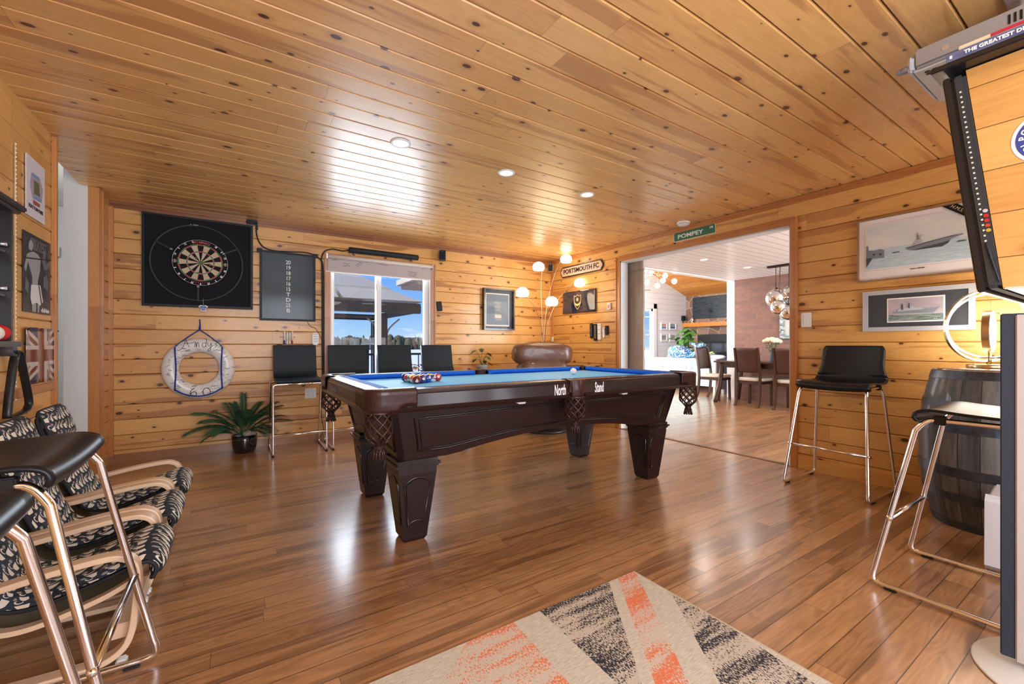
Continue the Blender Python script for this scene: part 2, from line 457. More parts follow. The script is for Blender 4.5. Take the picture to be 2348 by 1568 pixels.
# crown, corner boards, baseboards
mb = MB()
mb.prism([(XC, ZC-.052), (XC, ZC), (XB, ZC), (XB, ZC-.052)], YA-.012, YA)
mb.prism([(XC, ZC-.022), (XC, ZC), (XB, ZC), (XB, ZC-.022)], YA-.030, YA-.012)
struct('trim_1', mb, trim_dark)
mb = MB()
for d, z in ((.012, .052), (.026, .024)):
    mb.box(-YA, 1.4, -d, -d+.014, ZC-z, ZC-.003)
o = struct('trim_2', mb, trim_h); o.location = (XB, 0, 0); o.rotation_euler = (0, 0, -PI/2)
mb = MB(); mb.box(XC, XB, YA-.016, YA, 0, .072); mb.box(XC, XB, YA-.010, YA, .072, .078)
struct('baseboard_far', mb, base_mat)
mb = MB(); mb.box(-DY0+.065, 1.4, -.016, 0, 0, .10); mb.box(-YA, -DY1-.075, -.016, 0, 0, .10)
mb.box(-DY0+.065, 1.4, -.011, 0, .10, .106, 0)
o = struct('baseboard_right', mb, boards('pine baseboard', 'x', 'z', 5.0, -2.5, PL, PD, PS, PK, rough=.4, coat=.3, knots=.5, seglen=4.0, kscale=(3, 9))); o.location = (XB, 0, 0); o.rotation_euler = (0, 0, -PI/2)
mb = MB(); mb.box(-1.4, HY0-.05, -.016, 0, 0, .08)
o = struct('baseboard_left', mb, base_mat); o.location = (XC, 0, 0); o.rotation_euler = (0, 0, PI/2)
mb = MB(); mb.box(XB-.020, XB, YA-.035, YA-.012, .08, ZC-.05); mb.box(XB-.035, XB-.016, YA-.016, YA, .08, ZC-.05)
struct('trim_3', mb, trim_mat)
mb = MB(); mb.box(XC, XC+.03, YA-.045, YA, .07, ZC-.05)
struct('trim_4', mb, trim_mat)

def casing(name, obj_loc, rz, x0, x1, z0, z1, wd=.07, bottom=False, mt=None, mth=None, label=None):
    """moulded casing round an opening: two uprights, a head, stepped profile"""
    root = bpy.data.objects.new(name, None); COL.objects.link(root); root['kind'] = 'structure'
    root.location = obj_loc; root.rotation_euler = (0, 0, rz)
    for sx, xx in ((-1, x0), (1, x1)):
        m = MB()
        a, b = (xx-wd, xx) if sx < 0 else (xx, xx+wd)
        m.cbox(a, b, -.014, 0, z0, z1+wd, .003)
        e0, e1 = (xx-wd, xx-wd+.02) if sx < 0 else (xx+wd-.02, xx+wd)
        m.cbox(e0, e1, -.024, -.012, z0+.001, z1+wd+.0005, .004) if False else m.cbox(e0-.0006 if sx < 0 else e0, e1 if sx < 0 else e1+.0006, -.024, -.012, z0, z1+wd+.0006, .004)
        m.build('casing_upright', mt or trim_mat, root)
    m = MB(); m.cbox(x0-wd+.001, x1+wd-.001, -.0135, 0, z1, z1+wd-.001, .003); m.cbox(x0-wd+.02, x1+wd-.02, -.0235, -.012, z1+wd-.021, z1+wd-.001, .004)
    m.build('casing_head', mth or trim_h, root)
    if bottom:
        m = MB(); m.cbox(x0-wd, x1+wd, -.0135, 0, z0-wd, z0, .003); m.build('casing_sill', mth or trim_h, root)
    return root
white = mat('white paint', (.82, .82, .81), .45)
white_wall = mat('grey white drywall', (.74, .755, .76), .75, bump=.05, nscale=250)
grey_jamb = mat('grey drywall', (.60, .61, .62), .8, bump=.05, nscale=250)
shipl = boards('white shiplap', 'x', 'z', .15, 0, (.83, .83, .83), (.80, .80, .80), (.8, .8, .8), (.5, .5, .5), rough=.6, coat=0, knots=0, groove=.004, streak=0, grain=.1, var=.05, seglen=3.5)
white_ceil = boards('white beadboard ceiling', 'x', 'y', .143, .05, (.80, .81, .82), (.78, .79, .80), (.8, .8, .8), (.35, .36, .37), rough=.5, coat=.1, knots=0, groove=.009, streak=0, grain=.1, var=.03, seglen=9)

# wide opening: wood casing, grey drywall jambs
casing('trim_5', (XB, 0, 0), -PI/2, -DY1, -DY0, 0, DZ, wd=.062)
JT = .13
mb = MB(); mb.box(XB+.003, XB+JT, DY1-.012, DY1+.02, 0, DZ+.02); struct('trim_6', mb, grey_jamb)
mb = MB(); mb.box(XB+.003, XB+JT, DY0-.02, DY0+.012, 0, DZ+.02); struct('trim_7', mb, grey_jamb)
mb = MB(); mb.box(XB+.003, XB+JT, DY0, DY1, DZ-.012, DZ+.02); struct('trim_8', mb, grey_jamb)
mb = MB(); mb.box(XB-.01, XB+.035, DY0, DY1, .0, .005); struct('trim_9', mb, mat('threshold dark wood', (.12, .05, .025), .4))
mb = MB(); mb.cbox(XB-.012, XB+.004, DY0-.006, DY0+.008, 0, .11, .002); mb.cbox(XB, XB+.09, DY1-.015, DY1, 0, .10, .002)
struct('trim_10', mb, white)
# hall opening in the left wall
mb = MB(); mb.box(XC-.056, XC+.014, HY1-.004, HY1+.02, 0, ZC-.001); struct('trim_11', mb, trim_mat)
mb = MB(); mb.cbox(XC, XC+.016, HY1+.018, HY1+.085, 0, ZC-.002, .004); mb.cbox(XC+.010, XC+.026, HY1+.066, HY1+.087, 0, ZC-.003, .004); struct('trim_12', mb, trim_mat)
mb = MB(); mb.cbox(XC, XC+.014, HY0-.068, HY0, 0, ZC-.002, .004); mb.cbox(XC+.010, XC+.024, HY0-.070, HY0-.050, 0, ZC-.003, .004); struct('trim_13', mb, trim_mat)
mb = MB(); mb.box(XC-.11, XC-.001, HY0-.02, HY0, 0, ZC-.001); struct('trim_14', mb, white_wall)
# hall beyond it
mb = MB(); mb.box(XC-.20, XC-.056, HY1-.002, HY1+.12, 0, 2.75)
mb.box(XC-.20, XC-.15, HY1+.12, 6.6, 0, 2.75)
mb.box(XC-2.2, XC-.15, 6.6, 6.7, 0, 2.75); mb.box(XC-2.3, XC-2.2, 3.0, 6.7, 0, 2.75); mb.box(XC-2.2, XC-.11, 3.0, 3.1, 0, 2.75)
mb.box(XC-2.2, XC-.101, 3.0, 6.7, 2.6, 2.75)
struct('wall_hall', mb, white_wall)
d = bpy.data.objects.new('door_2', None); COL.objects.link(d); d['kind'] = 'structure'; d.location = (XC-1.2, 6.59, 0)
m = MB(); m.cbox(-.42, .42, -.03, 0, 0, 2.03, .004)
for zz in ((.15, .95), (1.1, 1.9)):
    for xx in ((-.34, -.05), (.05, .34)): m.cbox(xx[0], xx[1], -.04, -.028, zz[0], zz[1], .008)
m.build('door_panel', white, d)
m = MB(); m.cbox(-.52, -.43, -.03, 0, 0, 2.1, .004); m.cbox(.43, .52, -.03, 0, 0, 2.1, .004); m.cbox(-.56, .56, -.04, 0, 2.04, 2.16, .01); m.build('door_frame', white, d)
m = MB(); m.sphere((.35, -.06, 1.0), .03); m.rod((.35, -.04, 1.0), (.35, 0, 1.0), .012); m.build('door_handle', mat('brushed nickel', (.6, .58, .55), .3, 1), d)
light('hall_light', 'POINT', (XC-1.0, 4.9, 2.2), (0, 0, 0), 22, (1, .97, .93), shadow_soft_size=.15)

# ---------------- far window
win = bpy.data.objects.new('window_1', None); COL.objects.link(win); win['kind'] = 'structure'; win.location = (0, YA, 0)
casing_r = casing('trim_15', (0, YA, 0), 0, WX0, WX1, WZ0, WZ1, wd=.062, bottom=True, mt=boards('window casing wood', 'z', 'x', 5, -2.5, (.55, .30, .19), (.42, .2, .12), PS, PK, rough=.35, coat=.3, knots=.15, seglen=4), mth=trim_h)
vin = mat('white vinyl frame', (.80, .83, .86), .35)
beige = mat('cream window reveal', (.72, .64, .54), .5)
m = MB(); m.box(WX0, WX0+.012, 0, .10, WZ0, WZ1); m.box(WX1-.012, WX1, 0, .10, WZ0, WZ1); m.box(WX0, WX1, 0, .10, WZ1-.012, WZ1); m.box(WX0, WX1, 0, .10, WZ0, WZ0+.012)
m.build('reveal', beige, win)
fy0, fy1 = .045, .098
m = MB()
m.cbox(WX0+.012, WX0+.052, fy0, fy1, WZ0+.012, WZ1-.012, .004); m.cbox(WX1-.075, WX1-.012, fy0, fy1, WZ0+.012, WZ1-.012, .004)
m.cbox(WX0+.05, WX1-.07, fy0, fy1, WZ1-.06, WZ1-.012, .004); m.cbox(WX0+.05, WX1-.07, fy0, fy1, WZ0+.012, WZ0+.06, .004)
m.build('window_frame', vin, win)
mxc = onY(867, 700, YA+.07)[0]
m = MB(); m.cbox(mxc-.035, mxc+.030, fy0-.012, fy1-.01, WZ0+.06, WZ1-.06, .004); m.cbox(mxc-.035, mxc-.018, fy0-.03, fy0-.008, WZ0+.06, WZ1-.06, .004)
m.build('sash_stile', vin, win)
m = MB(); m.cbox(mxc-.045, mxc-.033, fy0-.045, fy0-.02, 1.75, 1.84, .004); m.build('sash_latch', mat('brushed nickel'), win)
glass = bpy.data.materials.new('window glass'); ntg = nodes_of(glass); hg = NT(ntg)
gl = hg.n('ShaderNodeBsdfGlossy'); gl.inputs['Roughness'].default_value = .02; tr = hg.n('ShaderNodeBsdfTransparent'); mx = hg.n('ShaderNodeMixShader'); og = hg.n('ShaderNodeOutputMaterial')
fr_ = hg.n('ShaderNodeFresnel'); fr_.inputs[0].default_value = 1.35
geo_ = hg.n('ShaderNodeNewGeometry'); ntg.links.new(hg.m('MULTIPLY', fr_.outputs[0], hg.m('SUBTRACT', 1.0, geo_.outputs['Backfacing'])), mx.inputs[0]); ntg.links.new(tr.outputs[0], mx.inputs[1]); ntg.links.new(gl.outputs[0], mx.inputs[2]); ntg.links.new(mx.outputs[0], og.inputs[0])
def thin_glass(name, ior):
    g_ = bpy.data.materials.new(name); n_ = nodes_of(g_); q = NT(n_)
    a = q.n('ShaderNodeBsdfGlossy'); a.inputs['Roughness'].default_value = .03; b = q.n('ShaderNodeBsdfTransparent'); c = q.n('ShaderNodeMixShader'); d = q.n('ShaderNodeOutputMaterial')
    f = q.n('ShaderNodeFresnel'); f.inputs[0].default_value = ior; ge = q.n('ShaderNodeNewGeometry')
    n_.links.new(q.m('MULTIPLY', f.outputs[0], q.m('SUBTRACT', 1.0, ge.outputs['Backfacing'])), c.inputs[0]); n_.links.new(b.outputs[0], c.inputs[1]); n_.links.new(a.outputs[0], c.inputs[2]); n_.links.new(c.outputs[0], d.inputs[0])
    return g_
glass_thin = thin_glass('picture glass', 1.18)
m = MB(); m.box(WX0+.05, WX1-.07, .070, .076, WZ0+.05, WZ1-.05); m.build('window_pane', glass, win)
# unseen rear windows, added behind the camera to light the room
for k, (xa, xb) in enumerate(((-.5, 1.7), (2.15, 3.65))):
    r = bpy.data.objects.new('window_%d' % (k+2), None); COL.objects.link(r); r['kind'] = 'structure'; r.location = ((xa+xb)/2, -1.44, 0)
    hw = (xb-xa)/2; m = MB()
    for q in (-hw, -.03, hw-.06): m.cbox(q, q+.06, -.03, .03, .4, 2.3, .004)
    m.cbox(-hw, hw, -.03, .03, .4, .46, .004); m.cbox(-hw, hw, -.03, .03, 2.24, 2.3, .004)
    m.build('window_frame', vin, r)

# ---------------- dining room shell
XD, YD = 8.55, 4.82
def brick_mat():
    m = bpy.data.materials.new('red brick'); nt = nodes_of(m); h = NT(nt)
    b = h.n('ShaderNodeBsdfPrincipled'); o = h.n('ShaderNodeOutputMaterial'); nt.links.new(b.outputs[0], o.inputs[0])
    g, x, y, z = h.coord()
    br = h.n('ShaderNodeTexBrick'); h.put(br.inputs['Vector'], h.vec(y, z, 0)); br.inputs['Scale'].default_value = 1.0
    br.inputs['Brick Width'].default_value = .205; br.inputs['Row Height'].default_value = .073; br.inputs['Mortar Size'].default_value = .006; br.inputs['Mortar Smooth'].default_value = .3
    h.put(br.inputs['Color1'], (.24, .115, .085)); h.put(br.inputs['Color2'], (.07, .055, .052)); h.put(br.inputs['Mortar'], (.20, .155, .135)); br.inputs['Bias'].default_value = -.35
    nz = h.noise(g, 40, 4, .7)
    c = h.mix(h.m('MULTIPLY', nz, .75), br.outputs[0], (.30, .15, .115), 'MIX')
    c = h.mix(h.m('MULTIPLY_ADD', h.noise(g, 90, 3), 3.0, -1.5, clamp=True), c, (.06, .045, .04))
    h.put(b.inputs['Base Color'], c); b.inputs['Roughness'].default_value = .8
    bp = h.n('ShaderNodeBump'); bp.inputs['Strength'].default_value = .9; bp.inputs['Distance'].default_value = .01
    nt.links.new(h.m('ADD', h.m('SUBTRACT', 1.0, br.outputs['Fac']), h.m('MULTIPLY', nz, .5)), bp.inputs['Height']); nt.links.new(bp.outputs[0], b.inputs['Normal'])
    return m
def stone_mat():
    m = bpy.data.materials.new('fieldstone'); nt = nodes_of(m); h = NT(nt)
    b = h.n('ShaderNodeBsdfPrincipled'); o = h.n('ShaderNodeOutputMaterial'); nt.links.new(b.outputs[0], o.inputs[0])
    g, x, y, z = h.coord()
    v = h.vec(h.m('ADD', y, h.m('MULTIPLY', h.noise(g, 3, 2), .15)), z, 0)
    e = h.n('ShaderNodeTexVoronoi', feature='DISTANCE_TO_EDGE', voronoi_dimensions='2D'); h.put(e.inputs['Vector'], v); e.inputs['Scale'].default_value = 3.2
    f = h.n('ShaderNodeTexVoronoi', feature='F1', voronoi_dimensions='2D'); h.put(f.inputs['Vector'], v); f.inputs['Scale'].default_value = 3.2
    sp = h.n('ShaderNodeSeparateColor'); nt.links.new(f.outputs['Color'], sp.inputs[0])
    c = h.ramp(sp.outputs[0], [(0, (.10, .055, .035)), (.5, (.20, .11, .07)), (1, (.33, .21, .14))])
    c = h.mix(h.m('MULTIPLY', h.noise(g, 25, 4, .7), .35), c, (.09, .06, .05))
    c = h.mix(h.m('LESS_THAN', e.outputs['Distance'], .025), c, (.42, .32, .25))
    h.put(b.inputs['Base Color'], c); b.inputs['Roughness'].default_value = .75
    bp = h.n('ShaderNodeBump'); bp.inputs['Strength'].default_value = .6; bp.inputs['Distance'].default_value = .02
    nt.links.new(h.m('MINIMUM', e.outputs['Distance'], .08), bp.inputs['Height']); nt.links.new(bp.outputs[0], b.inputs['Normal'])
    return m
brick = brick_mat(); stone = stone_mat()
mb = MB(); mb.box(XD, XD+.12, -.3, YD, 0, ZC+.1); struct('wall_brick', mb, brick)
mb = MB(); mb.cbox(XD-.01, XD+.13, YD, YD+.075, 0, ZC, .004); mb.cbox(XD-.002, XD+.122, YD+.07, YD+.165, 0, ZC, .004); struct('trim_16', mb, white)
mb = MB(); mb.box(XB+.1, XD+.12, -.9, YD+.05, ZC, ZC+.04); struct('ceiling_dining', mb, white_ceil)
mb = MB(); mb.box(XB+.1, XD+.12, YD, YD+.10, ZC-.02, ZC+.04); mb.box(XB+.1, XD+.12, YD+.05, YD+.10, ZC+.04, 3.75); struct('trim_17', mb, white)
mb = MB(); mb.box(XB+.1, XD+.2, -1.0, -.9, 0, ZC); struct('wall_dining', mb, white_wall)
# living room: gable wall, stone chimney wall, vaulted pine ceiling
YG, XS = 7.9, 11.37
zv = lambda x: 2.53+.35*(XS-x)
mb = MB()
wl0 = onY(1462, 700, YG)[0]; wl1 = onY(1497, 700, YG)[0]
gz = onY(1497, 708, YG)[2]
for a, b, z0, z1 in ((4.2, wl0, 0, None), (wl0, wl1, 0, .25), (wl0, wl1, gz, None), (wl1, XS+.1, 0, None)):
    ta = zv(a)+.3 if z1 is None else z1; tb = zv(b)+.3 if z1 is None else z1
    mb.prism([(a, z0), (b, z0), (b, tb), (a, ta)], YG, YG+.12)
struct('wall_gable', mb, shipl)
mb = MB(); mb.box(XS, XS+.2, YD, YG+.1, 0, zv(XS)+.25); struct('wall_stone', mb, stone)
mb = MB(); mb.prism([(4.0, zv(4.0)), (XS+.1, zv(XS+.1)), (XS+.1, zv(XS+.1)+.08), (4.0, zv(4.0)+.08)], YD+.05, YG+.1); struct('ceiling_living', mb, pine_vault)
mb = MB(); mb.box(XB+.02, XB+.1, DY1+.02, YG+.1, 0, 4.9); struct('wall_living', mb, white_wall)
w4 = bpy.data.objects.new('window_4', None); COL.objects.link(w4); w4['kind'] = 'structure'; w4.location = (0, YG, 0)
m = MB(); m.cbox(wl1, wl1+.14, -.03, 0, .12, gz+.14, .005); m.cbox(wl0-.2, wl1+.14, -.03, 0, gz, gz+.14, .005); m.cbox(wl0-.2, wl1+.14, -.04, 0, .12, .25, .005); m.build('window_casing', white, w4)
m = MB(); m.cbox(wl1-.07, wl1, 0, .06, .25, gz, .005); m.cbox(wl0, wl1, 0, .06, gz-.07, gz, .005)
for zz in (.85, 1.35, 1.85): m.cbox(wl0, wl1, .01, .05, zz, zz+.03, .004)
m.build('window_frame', white, w4)
m = MB(); m.box(wl0, wl1, .03, .035, .25, gz); m.build('window_pane', glass, w4)
# sliding wood-grain panel door parked at the left of the opening
dk = boards('wood-grain laminate', 'z', 'y', 3, -1, (.36, .27, .21), (.22, .155, .115), (.19, .14, .10), (.1, .07, .05), rough=.5, coat=.1, knots=0, seglen=9, streak=.5, grain=.6)
d1 = bpy.data.objects.new('door_1', None); COL.objects.link(d1); d1['kind'] = 'structure'; d1.location = (XB+JT+.03, 0, 0)
ye = onX(1474.5, 700, XB+JT+.03)[1]
m = MB(); m.cbox(0, .035, ye, ye+.95, .01, 2.02, .003); m.build('door_panel', dk, d1)
m = MB(); m.cbox(0, .035, ye, ye+.95, 2.05, 2.38, .003); m.box(.012, .03, ye, ye+.95, 2.015, 2.055); m.build('door_header', dk, d1)
# ================================================================ POOL TABLE
mahog = boards('dark mahogany', 'x', 'z', 5, -2.5, (.022, .0082, .0105), (.013, .0055, .0068), (.012, .005, .006), (.012, .005, .005), rough=.36, coat=.35, crough=.12, knots=0, streak=.3, seglen=6, grain=.5, spec=.35)
mah_dark = mat('mahogany moulding', (.010, .0055, .0055), .25, coat=.6)
leather = mat('brown pocket leather', (.040, .015, .013), .36, coat=.25, spec=.35, bump=.3, nscale=60)
cloth = mat('blue billiard cloth', (.14, .54, 1.0), .6, noise=.03, nscale=300)  # bed cloth paler than the cushions; window glare put into its colour
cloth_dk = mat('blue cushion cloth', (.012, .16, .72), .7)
chrome = mat('chrome', (.86, .87, .90), .16, 1.0)
ink = mat('black ink', (.01, .01, .012), .6)
white_ink = mat('white lettering', (.85, .85, .85), .5)
TX, TY, TL, TW, TZ, TB = 1.840, 2.75, 1.305, .68, .864, .826
tbl = thing('pool_table', 'dark mahogany pool table with bright blue cloth and white North Stand lettering', 'pool table', (TX, TY, 0))
def leg_mb():
    m = MB(); a, b = .0675, .108
    prof = [(a-.012, 0), (a, .02), (a+.003, .05), (b, .385), (b, .42)]
    vs = []; fs = []
    for r, z in prof: vs += [(-r, -r, z), (r, -r, z), (r, r, z), (-r, r, z)]
    for k in range(len(prof)-1):
        for i in range(4): fs.append((k*4+i, k*4+(i+1) % 4, k*4+4+(i+1) % 4, k*4+4+i))
    fs += [(3, 2, 1, 0), tuple(range(len(vs)-4, len(vs)))]
    m.add(vs, fs, 0)
    for e, z0, z1 in ((.118, .415, .428), (.128, .428, .442), (.116, .442, .462)): m.cbox(-e, e, -e, e, z0, z1, .003, 1)
    def half(z): return a+.003+(b-a-.003)*(z-.05)/.335
    for q in range(4):
        R = Matrix.Rotation(q*PI/2, 4, 'Z'); pts = []
        zb, zt = .10, .33
        for k in range(9):
            t = -1+2*k/8; pts.append((t, zb+.022*(1-t*t)))
        for k in range(9):
            t = 1-2*k/8; pts.append((t, zt+.035*(1-t*t)))
        P = [(x*(half(z)-.028), -half(z)-.001, z) for x, z in pts]
        m.tube(P, .0052, 6, 1, closed=True, M=R)
        m.add([Vector((p[0]*.9, p[1]-.003, .215+(p[2]-.215)*.95)) for p in P], [tuple(range(len(P)))], 0, False, R)
    return m
leg0 = leg_mb().build('leg', [mahog, mah_dark], tbl)
leg0.location = (-1.002, -.41, 0)
for x, y in ((1.002, -.41), (-1.002, .41), (1.002, .41)):
    c = leg0.copy(); COL.objects.link(c); c.parent = tbl; c.location = (x, y, 0)
def apron(name, hx0, hx1, d0, d1, rot, arch):
    """hx half length at bottom/top, d distance from centre at bottom/top"""
    M = Matrix.Rotation(rot, 4, 'Z'); m = MB(); z0, z1 = .462, .742
    def P(s, t, off=0.0):
        zb = z0+arch*max(0.0, 1-(s/.72)**2)**1.0 if abs(s) < .72 else z0
        z = zb+(z1-zb)*t; q = (z-z0)/(z1-z0)
        return M @ Vector((s*(hx0+(hx1-hx0)*q), -(d0+(d1-d0)*q)-off, z))
    m.grid(lambda u, v: P(-1+2*u, v), 32, 4, 0, False)
    m.grid(lambda u, v: P(-1+2*u, v, -.03), 32, 4, 0, False)
    m.grid(lambda u, v: P(-1+2*u, 0, -.03*v), 32, 1, 0, False)
    for e in (-1, 1): m.grid(lambda u, v: P(e, u, -.03*v), 4, 1, 0, False)
    for ins, r in ((0, .006), (.02, .003)):
        lo, hi, e = .17+ins*2, .84-ins*2, .90-ins
        pts = [P(-e+2*e*k/24, lo, .002) for k in range(25)]+[P(e-2*e*k/24, hi, .002) for k in range(25)]
        m.tube(pts, r, 6, 1, closed=True)
    o = m.build(name, [mahog, mah_dark], tbl); return o
apron('apron', 1.105, 1.165, .515, .575, 0, .075); apron('apron', 1.105, 1.165, .515, .575, PI, .075)
apron('apron', .515, .575, 1.105, 1.165, PI/2, .05); apron('apron', .515, .575, 1.105, 1.165, -PI/2, .05)
m = MB(); m.box(-1.1, 1.1, -.5, .5, .60, .80); m.build('slate_frame', mah_dark, tbl)
# rails: skirt face, top, beading
def rail(nm, L, W, rot, parts):
    M = Matrix.Rotation(rot, 4, 'Z'); m = MB()
    for a, b in parts:
        pr = [(-W, .752), (-W-.012, .757), (-W-.016, .764), (-W-.008, .772), (-W-.004, .778), (-W, .84), (-W+.004, .856), (-W+.014, TZ-.001), (-W+.03, TZ), (-W+.105, TZ), (-W+.105, TB), (-W+.04, .76)]
        n = len(pr); vs = [(x, y, z) for x in (a, b) for y, z in pr]
        fs = [(i, (i+1) % n, n+(i+1) % n, n+i) for i in range(n)]+[tuple(range(n)), tuple(range(2*n-1, n-1, -1))]
        m.add(vs, fs, 0, False, M)
        m.add([(a, -W-.0045, .842), (b, -W-.0045, .842), (b, -W-.0015, .846), (a, -W-.0015, .846)], [(0, 1, 2, 3)], 1, False, M)
    return m.build(nm, [mahog, mah_dark], tbl)
for r in (0, PI): rail('rail', TL, TW, r, [(-TL+.10, -.065), (.065, TL-.10)])
for r in (PI/2, -PI/2): rail('rail', TW, TL, r, [(-TW+.10, TW-.10)])
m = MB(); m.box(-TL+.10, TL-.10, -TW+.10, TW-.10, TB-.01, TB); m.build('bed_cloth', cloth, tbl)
def cushion(a, b, W, rot):
    M = Matrix.Rotation(rot, 4, 'Z'); m = MB()
    y0 = -W+.095; y1 = -W+.15; c = .045
    pr = [(y0, TZ-.0005), (y1-.006, TZ-.004), (y1, TZ-.010), (y1-.012, TB+.012), (y0+.01, TB)]
    n = len(pr); vs = []
    for x, sg in ((a, 1), (b, -1)):
        for y, z in pr: vs.append((x+sg*(y-y0)*.75, y, z))
    fs = [(i, (i+1) % n, n+(i+1) % n, n+i) for i in range(n)]+[tuple(range(n)), tuple(range(2*n-1, n-1, -1))]
    m.add(vs, fs, 0, False, M)
    m.add([(a, -W+.088, TZ+.0008), (b, -W+.088, TZ+.0008), (b-.03, y1-.004, TZ-.0015), (a+.03, y1-.004, TZ-.0015)], [(0, 1, 2, 3)], 0, False, M)
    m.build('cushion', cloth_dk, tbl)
for r in (0, PI): cushion(-TL+.15, -.06, TW, r); cushion(.06, TL-.15, TW, r)
for r in (PI/2, -PI/2): cushion(-TW+.15, TW-.15, TL, r)
dsp = [(sx*(.06+(TL-.21)*k/4), sy*(TW-.045)) for sx in (1, -1) for k in (1, 2, 3) for sy in (1, -1)]+[(sx*(TL-.045), k*.27) for sx in (1, -1) for k in (-1, 0, 1)]
m = MB(); m.lathe([(0.0001, .0006), (.006, .0006), (.006, 0)], 8)
dsg = m.build('diamond_sight', mat('pearl inlay', (.8, .78, .7), .2), tbl); dsg.location = (*dsp[0], TZ)
for q in dsp[1:]:
    c = dsg.copy(); COL.objects.link(c); c.parent = tbl; c.location = (*q, TZ)
# corner castings with scalloped skirts, side shields, woven leather nets
def corner_cast():
    m = MB(); R = .085; e = .006; path = []
    for k in range(8): path.append((-TL-e, -TW+R+.15*(1-k/8), (-1, 0)))
    for k in range(9):
        a = PI+PI/2*k/8; path.append((-TL-e+R+R*math.cos(a), -TW-e+R+R*math.sin(a), (math.cos(a), math.sin(a))))
    for k in range(1, 9): path.append((-TL+R+.15*k/8, -TW-e, (0, -1)))
    n = len(path)-1
    prof = [(0, 0), (.004, .02), (.004, .07), (.006, .095), (.002, .108), (-.012, .113), (-.05, .114), (-.062, .108), (-.066, .09)]
    def fn(u, v):
        i = u*n; k = min(int(i), n-1); f = i-k
        x = path[k][0]*(1-f)+path[k+1][0]*f; y = path[k][1]*(1-f)+path[k+1][1]*f
        dx = path[k][2][0]*(1-f)+path[k+1][2][0]*f; dy = path[k][2][1]*(1-f)+path[k+1][2][1]*f
        j = v*(len(prof)-1); a = min(int(j), len(prof)-2); q = j-a
        d = prof[a][0]*(1-q)+prof[a+1][0]*q; z = prof[a][1]*(1-q)+prof[a+1][1]*q
        sc = .022*abs(math.sin(u*PI*4.0))+.030*(abs(u-.5)*2)**3-.016*math.exp(-((u-.5)/.22)**2)
        z = .757+z if v > .05 else .757+sc-.012
        if .05 < v <= .2: z = max(z, .757+sc+.004)
        return (x+dx*d, y+dy*d, z)
    m.grid(fn, 48, 16, 0)
    m.lathe([(.060, .108), (.056, .085), (.052, .03)], 20, (-TL+.075, -TW+.075, .757), 0)
    return m
cc = corner_cast().build('pocket_casting', leather, tbl, solid=.004)
for sx, sy in ((-1, 1), (1, -1), (1, 1)):
    c = cc.copy(); COL.objects.link(c); c.parent = tbl
    c.scale = (-sx, -sy, 1) if (sx, sy) != (-1, -1) else (1, 1, 1)
def net_mb():
    m = MB(); zt = .0
    def rad(t):   # t from 0 (top) to 1
        return .062 if t < .15 else (.062+.004*math.sin((t-.15)*3.6))*(1-max(0, t-.72)**1.0*2.3)
    H = .165
    for sgn in (1, -1):
        for k in range(8):
            pts = []
            for q in range(13):
                t = q/12; a = 2*PI*k/8+sgn*t*PI*.75; r = rad(t)
                pts.append((r*math.cos(a), r*math.sin(a), -t*H))
            m.tube(pts, .0048, 5, 0)
    for t in (0, .02): m.tube([(rad(t)*math.cos(a*PI/10), rad(t)*math.sin(a*PI/10), -t*H) for a in range(20)], .005, 5, 0, closed=True)
    m.lathe([(.026, -H+.012), (.024, -H-.008), (.021, -H-.018), (.024, -H-.03)], 14)
    for k in range(11):
        a = 2*PI*k/11
        m.tube([(.022*math.cos(a), .022*math.sin(a), -H-.018), (.026*math.cos(a), .026*math.sin(a), -H-.04), (.032*math.cos(a), .032*math.sin(a), -H-.068)], .0050, 5)
    return m
net0 = net_mb().build('pocket_net', leather, tbl)
spots = [(-TL+.06, -TW+.055), (TL-.06, -TW+.055), (-TL+.06, TW-.055), (TL-.06, TW-.055), (0, -TW+.02), (0, TW-.02)]
net0.location = (*spots[0], .757)
for sp_ in spots[1:]:
    c = net0.copy(); COL.objects.link(c); c.parent = tbl; c.location = (*sp_, .757)
def side_cast():
    m = MB()
    out = [(-.066, .858), (-.066, .82), (-.075, .815), (-.075, .79), (-.055, .785), (-.05, .765), (-.028, .742), (0, .737), (.028, .742), (.05, .765), (.055, .785), (.075, .79), (.075, .815), (.066, .82), (.066, .858)]
    m.prism(out, -TW-.014, -TW+.01)
    m.grid(lambda u, v: ((-1+2*u)*(.048+.004*v), -TW-.014-.012*math.sin(PI*u)-.006*math.sin(v*PI), .748+.112*v), 12, 8)
    m.grid(lambda u, v: ((-1+2*u)*.066, -TW-.014-.008*math.sin(PI*u)*(1-v)+.07*v, .860+.008*math.sin(PI*v)), 12, 5)
    m.lathe([(.056, .107), (.052, .085), (.05, .03)], 20, (0, -TW+.07, .757), 0)
    return m
sc0 = side_cast().build('pocket_casting', leather, tbl)
c = sc0.copy(); COL.objects.link(c); c.parent = tbl; c.rotation_euler = (0, 0, PI)
text('lettering', 'North', .098, white_ink, tbl, (-.140, -TW-.0052, .803), sx=.37, bold=.0015)
text('lettering', 'Stand', .098, white_ink, tbl, (.195, -TW-.0052, .803), sx=.37, bold=.0015)
fade = mat('worn lettering', (.25, .22, .24), .5)
text('lettering', 'Milton End', .05, fade, tbl, (-TL-.0055, .18, .80), rot=(PI/2, 0, -PI/2), sx=.8)
for x in (-.42, .46):
    m = MB(); m.prism([(x-.04, .752), (x+.04, .752), (x+.03, .738), (x-.01, .738)], -TW+.02, -TW+.05)
    m.build('chalk_holder', mat('pale plastic', (.6, .57, .55), .4), tbl)

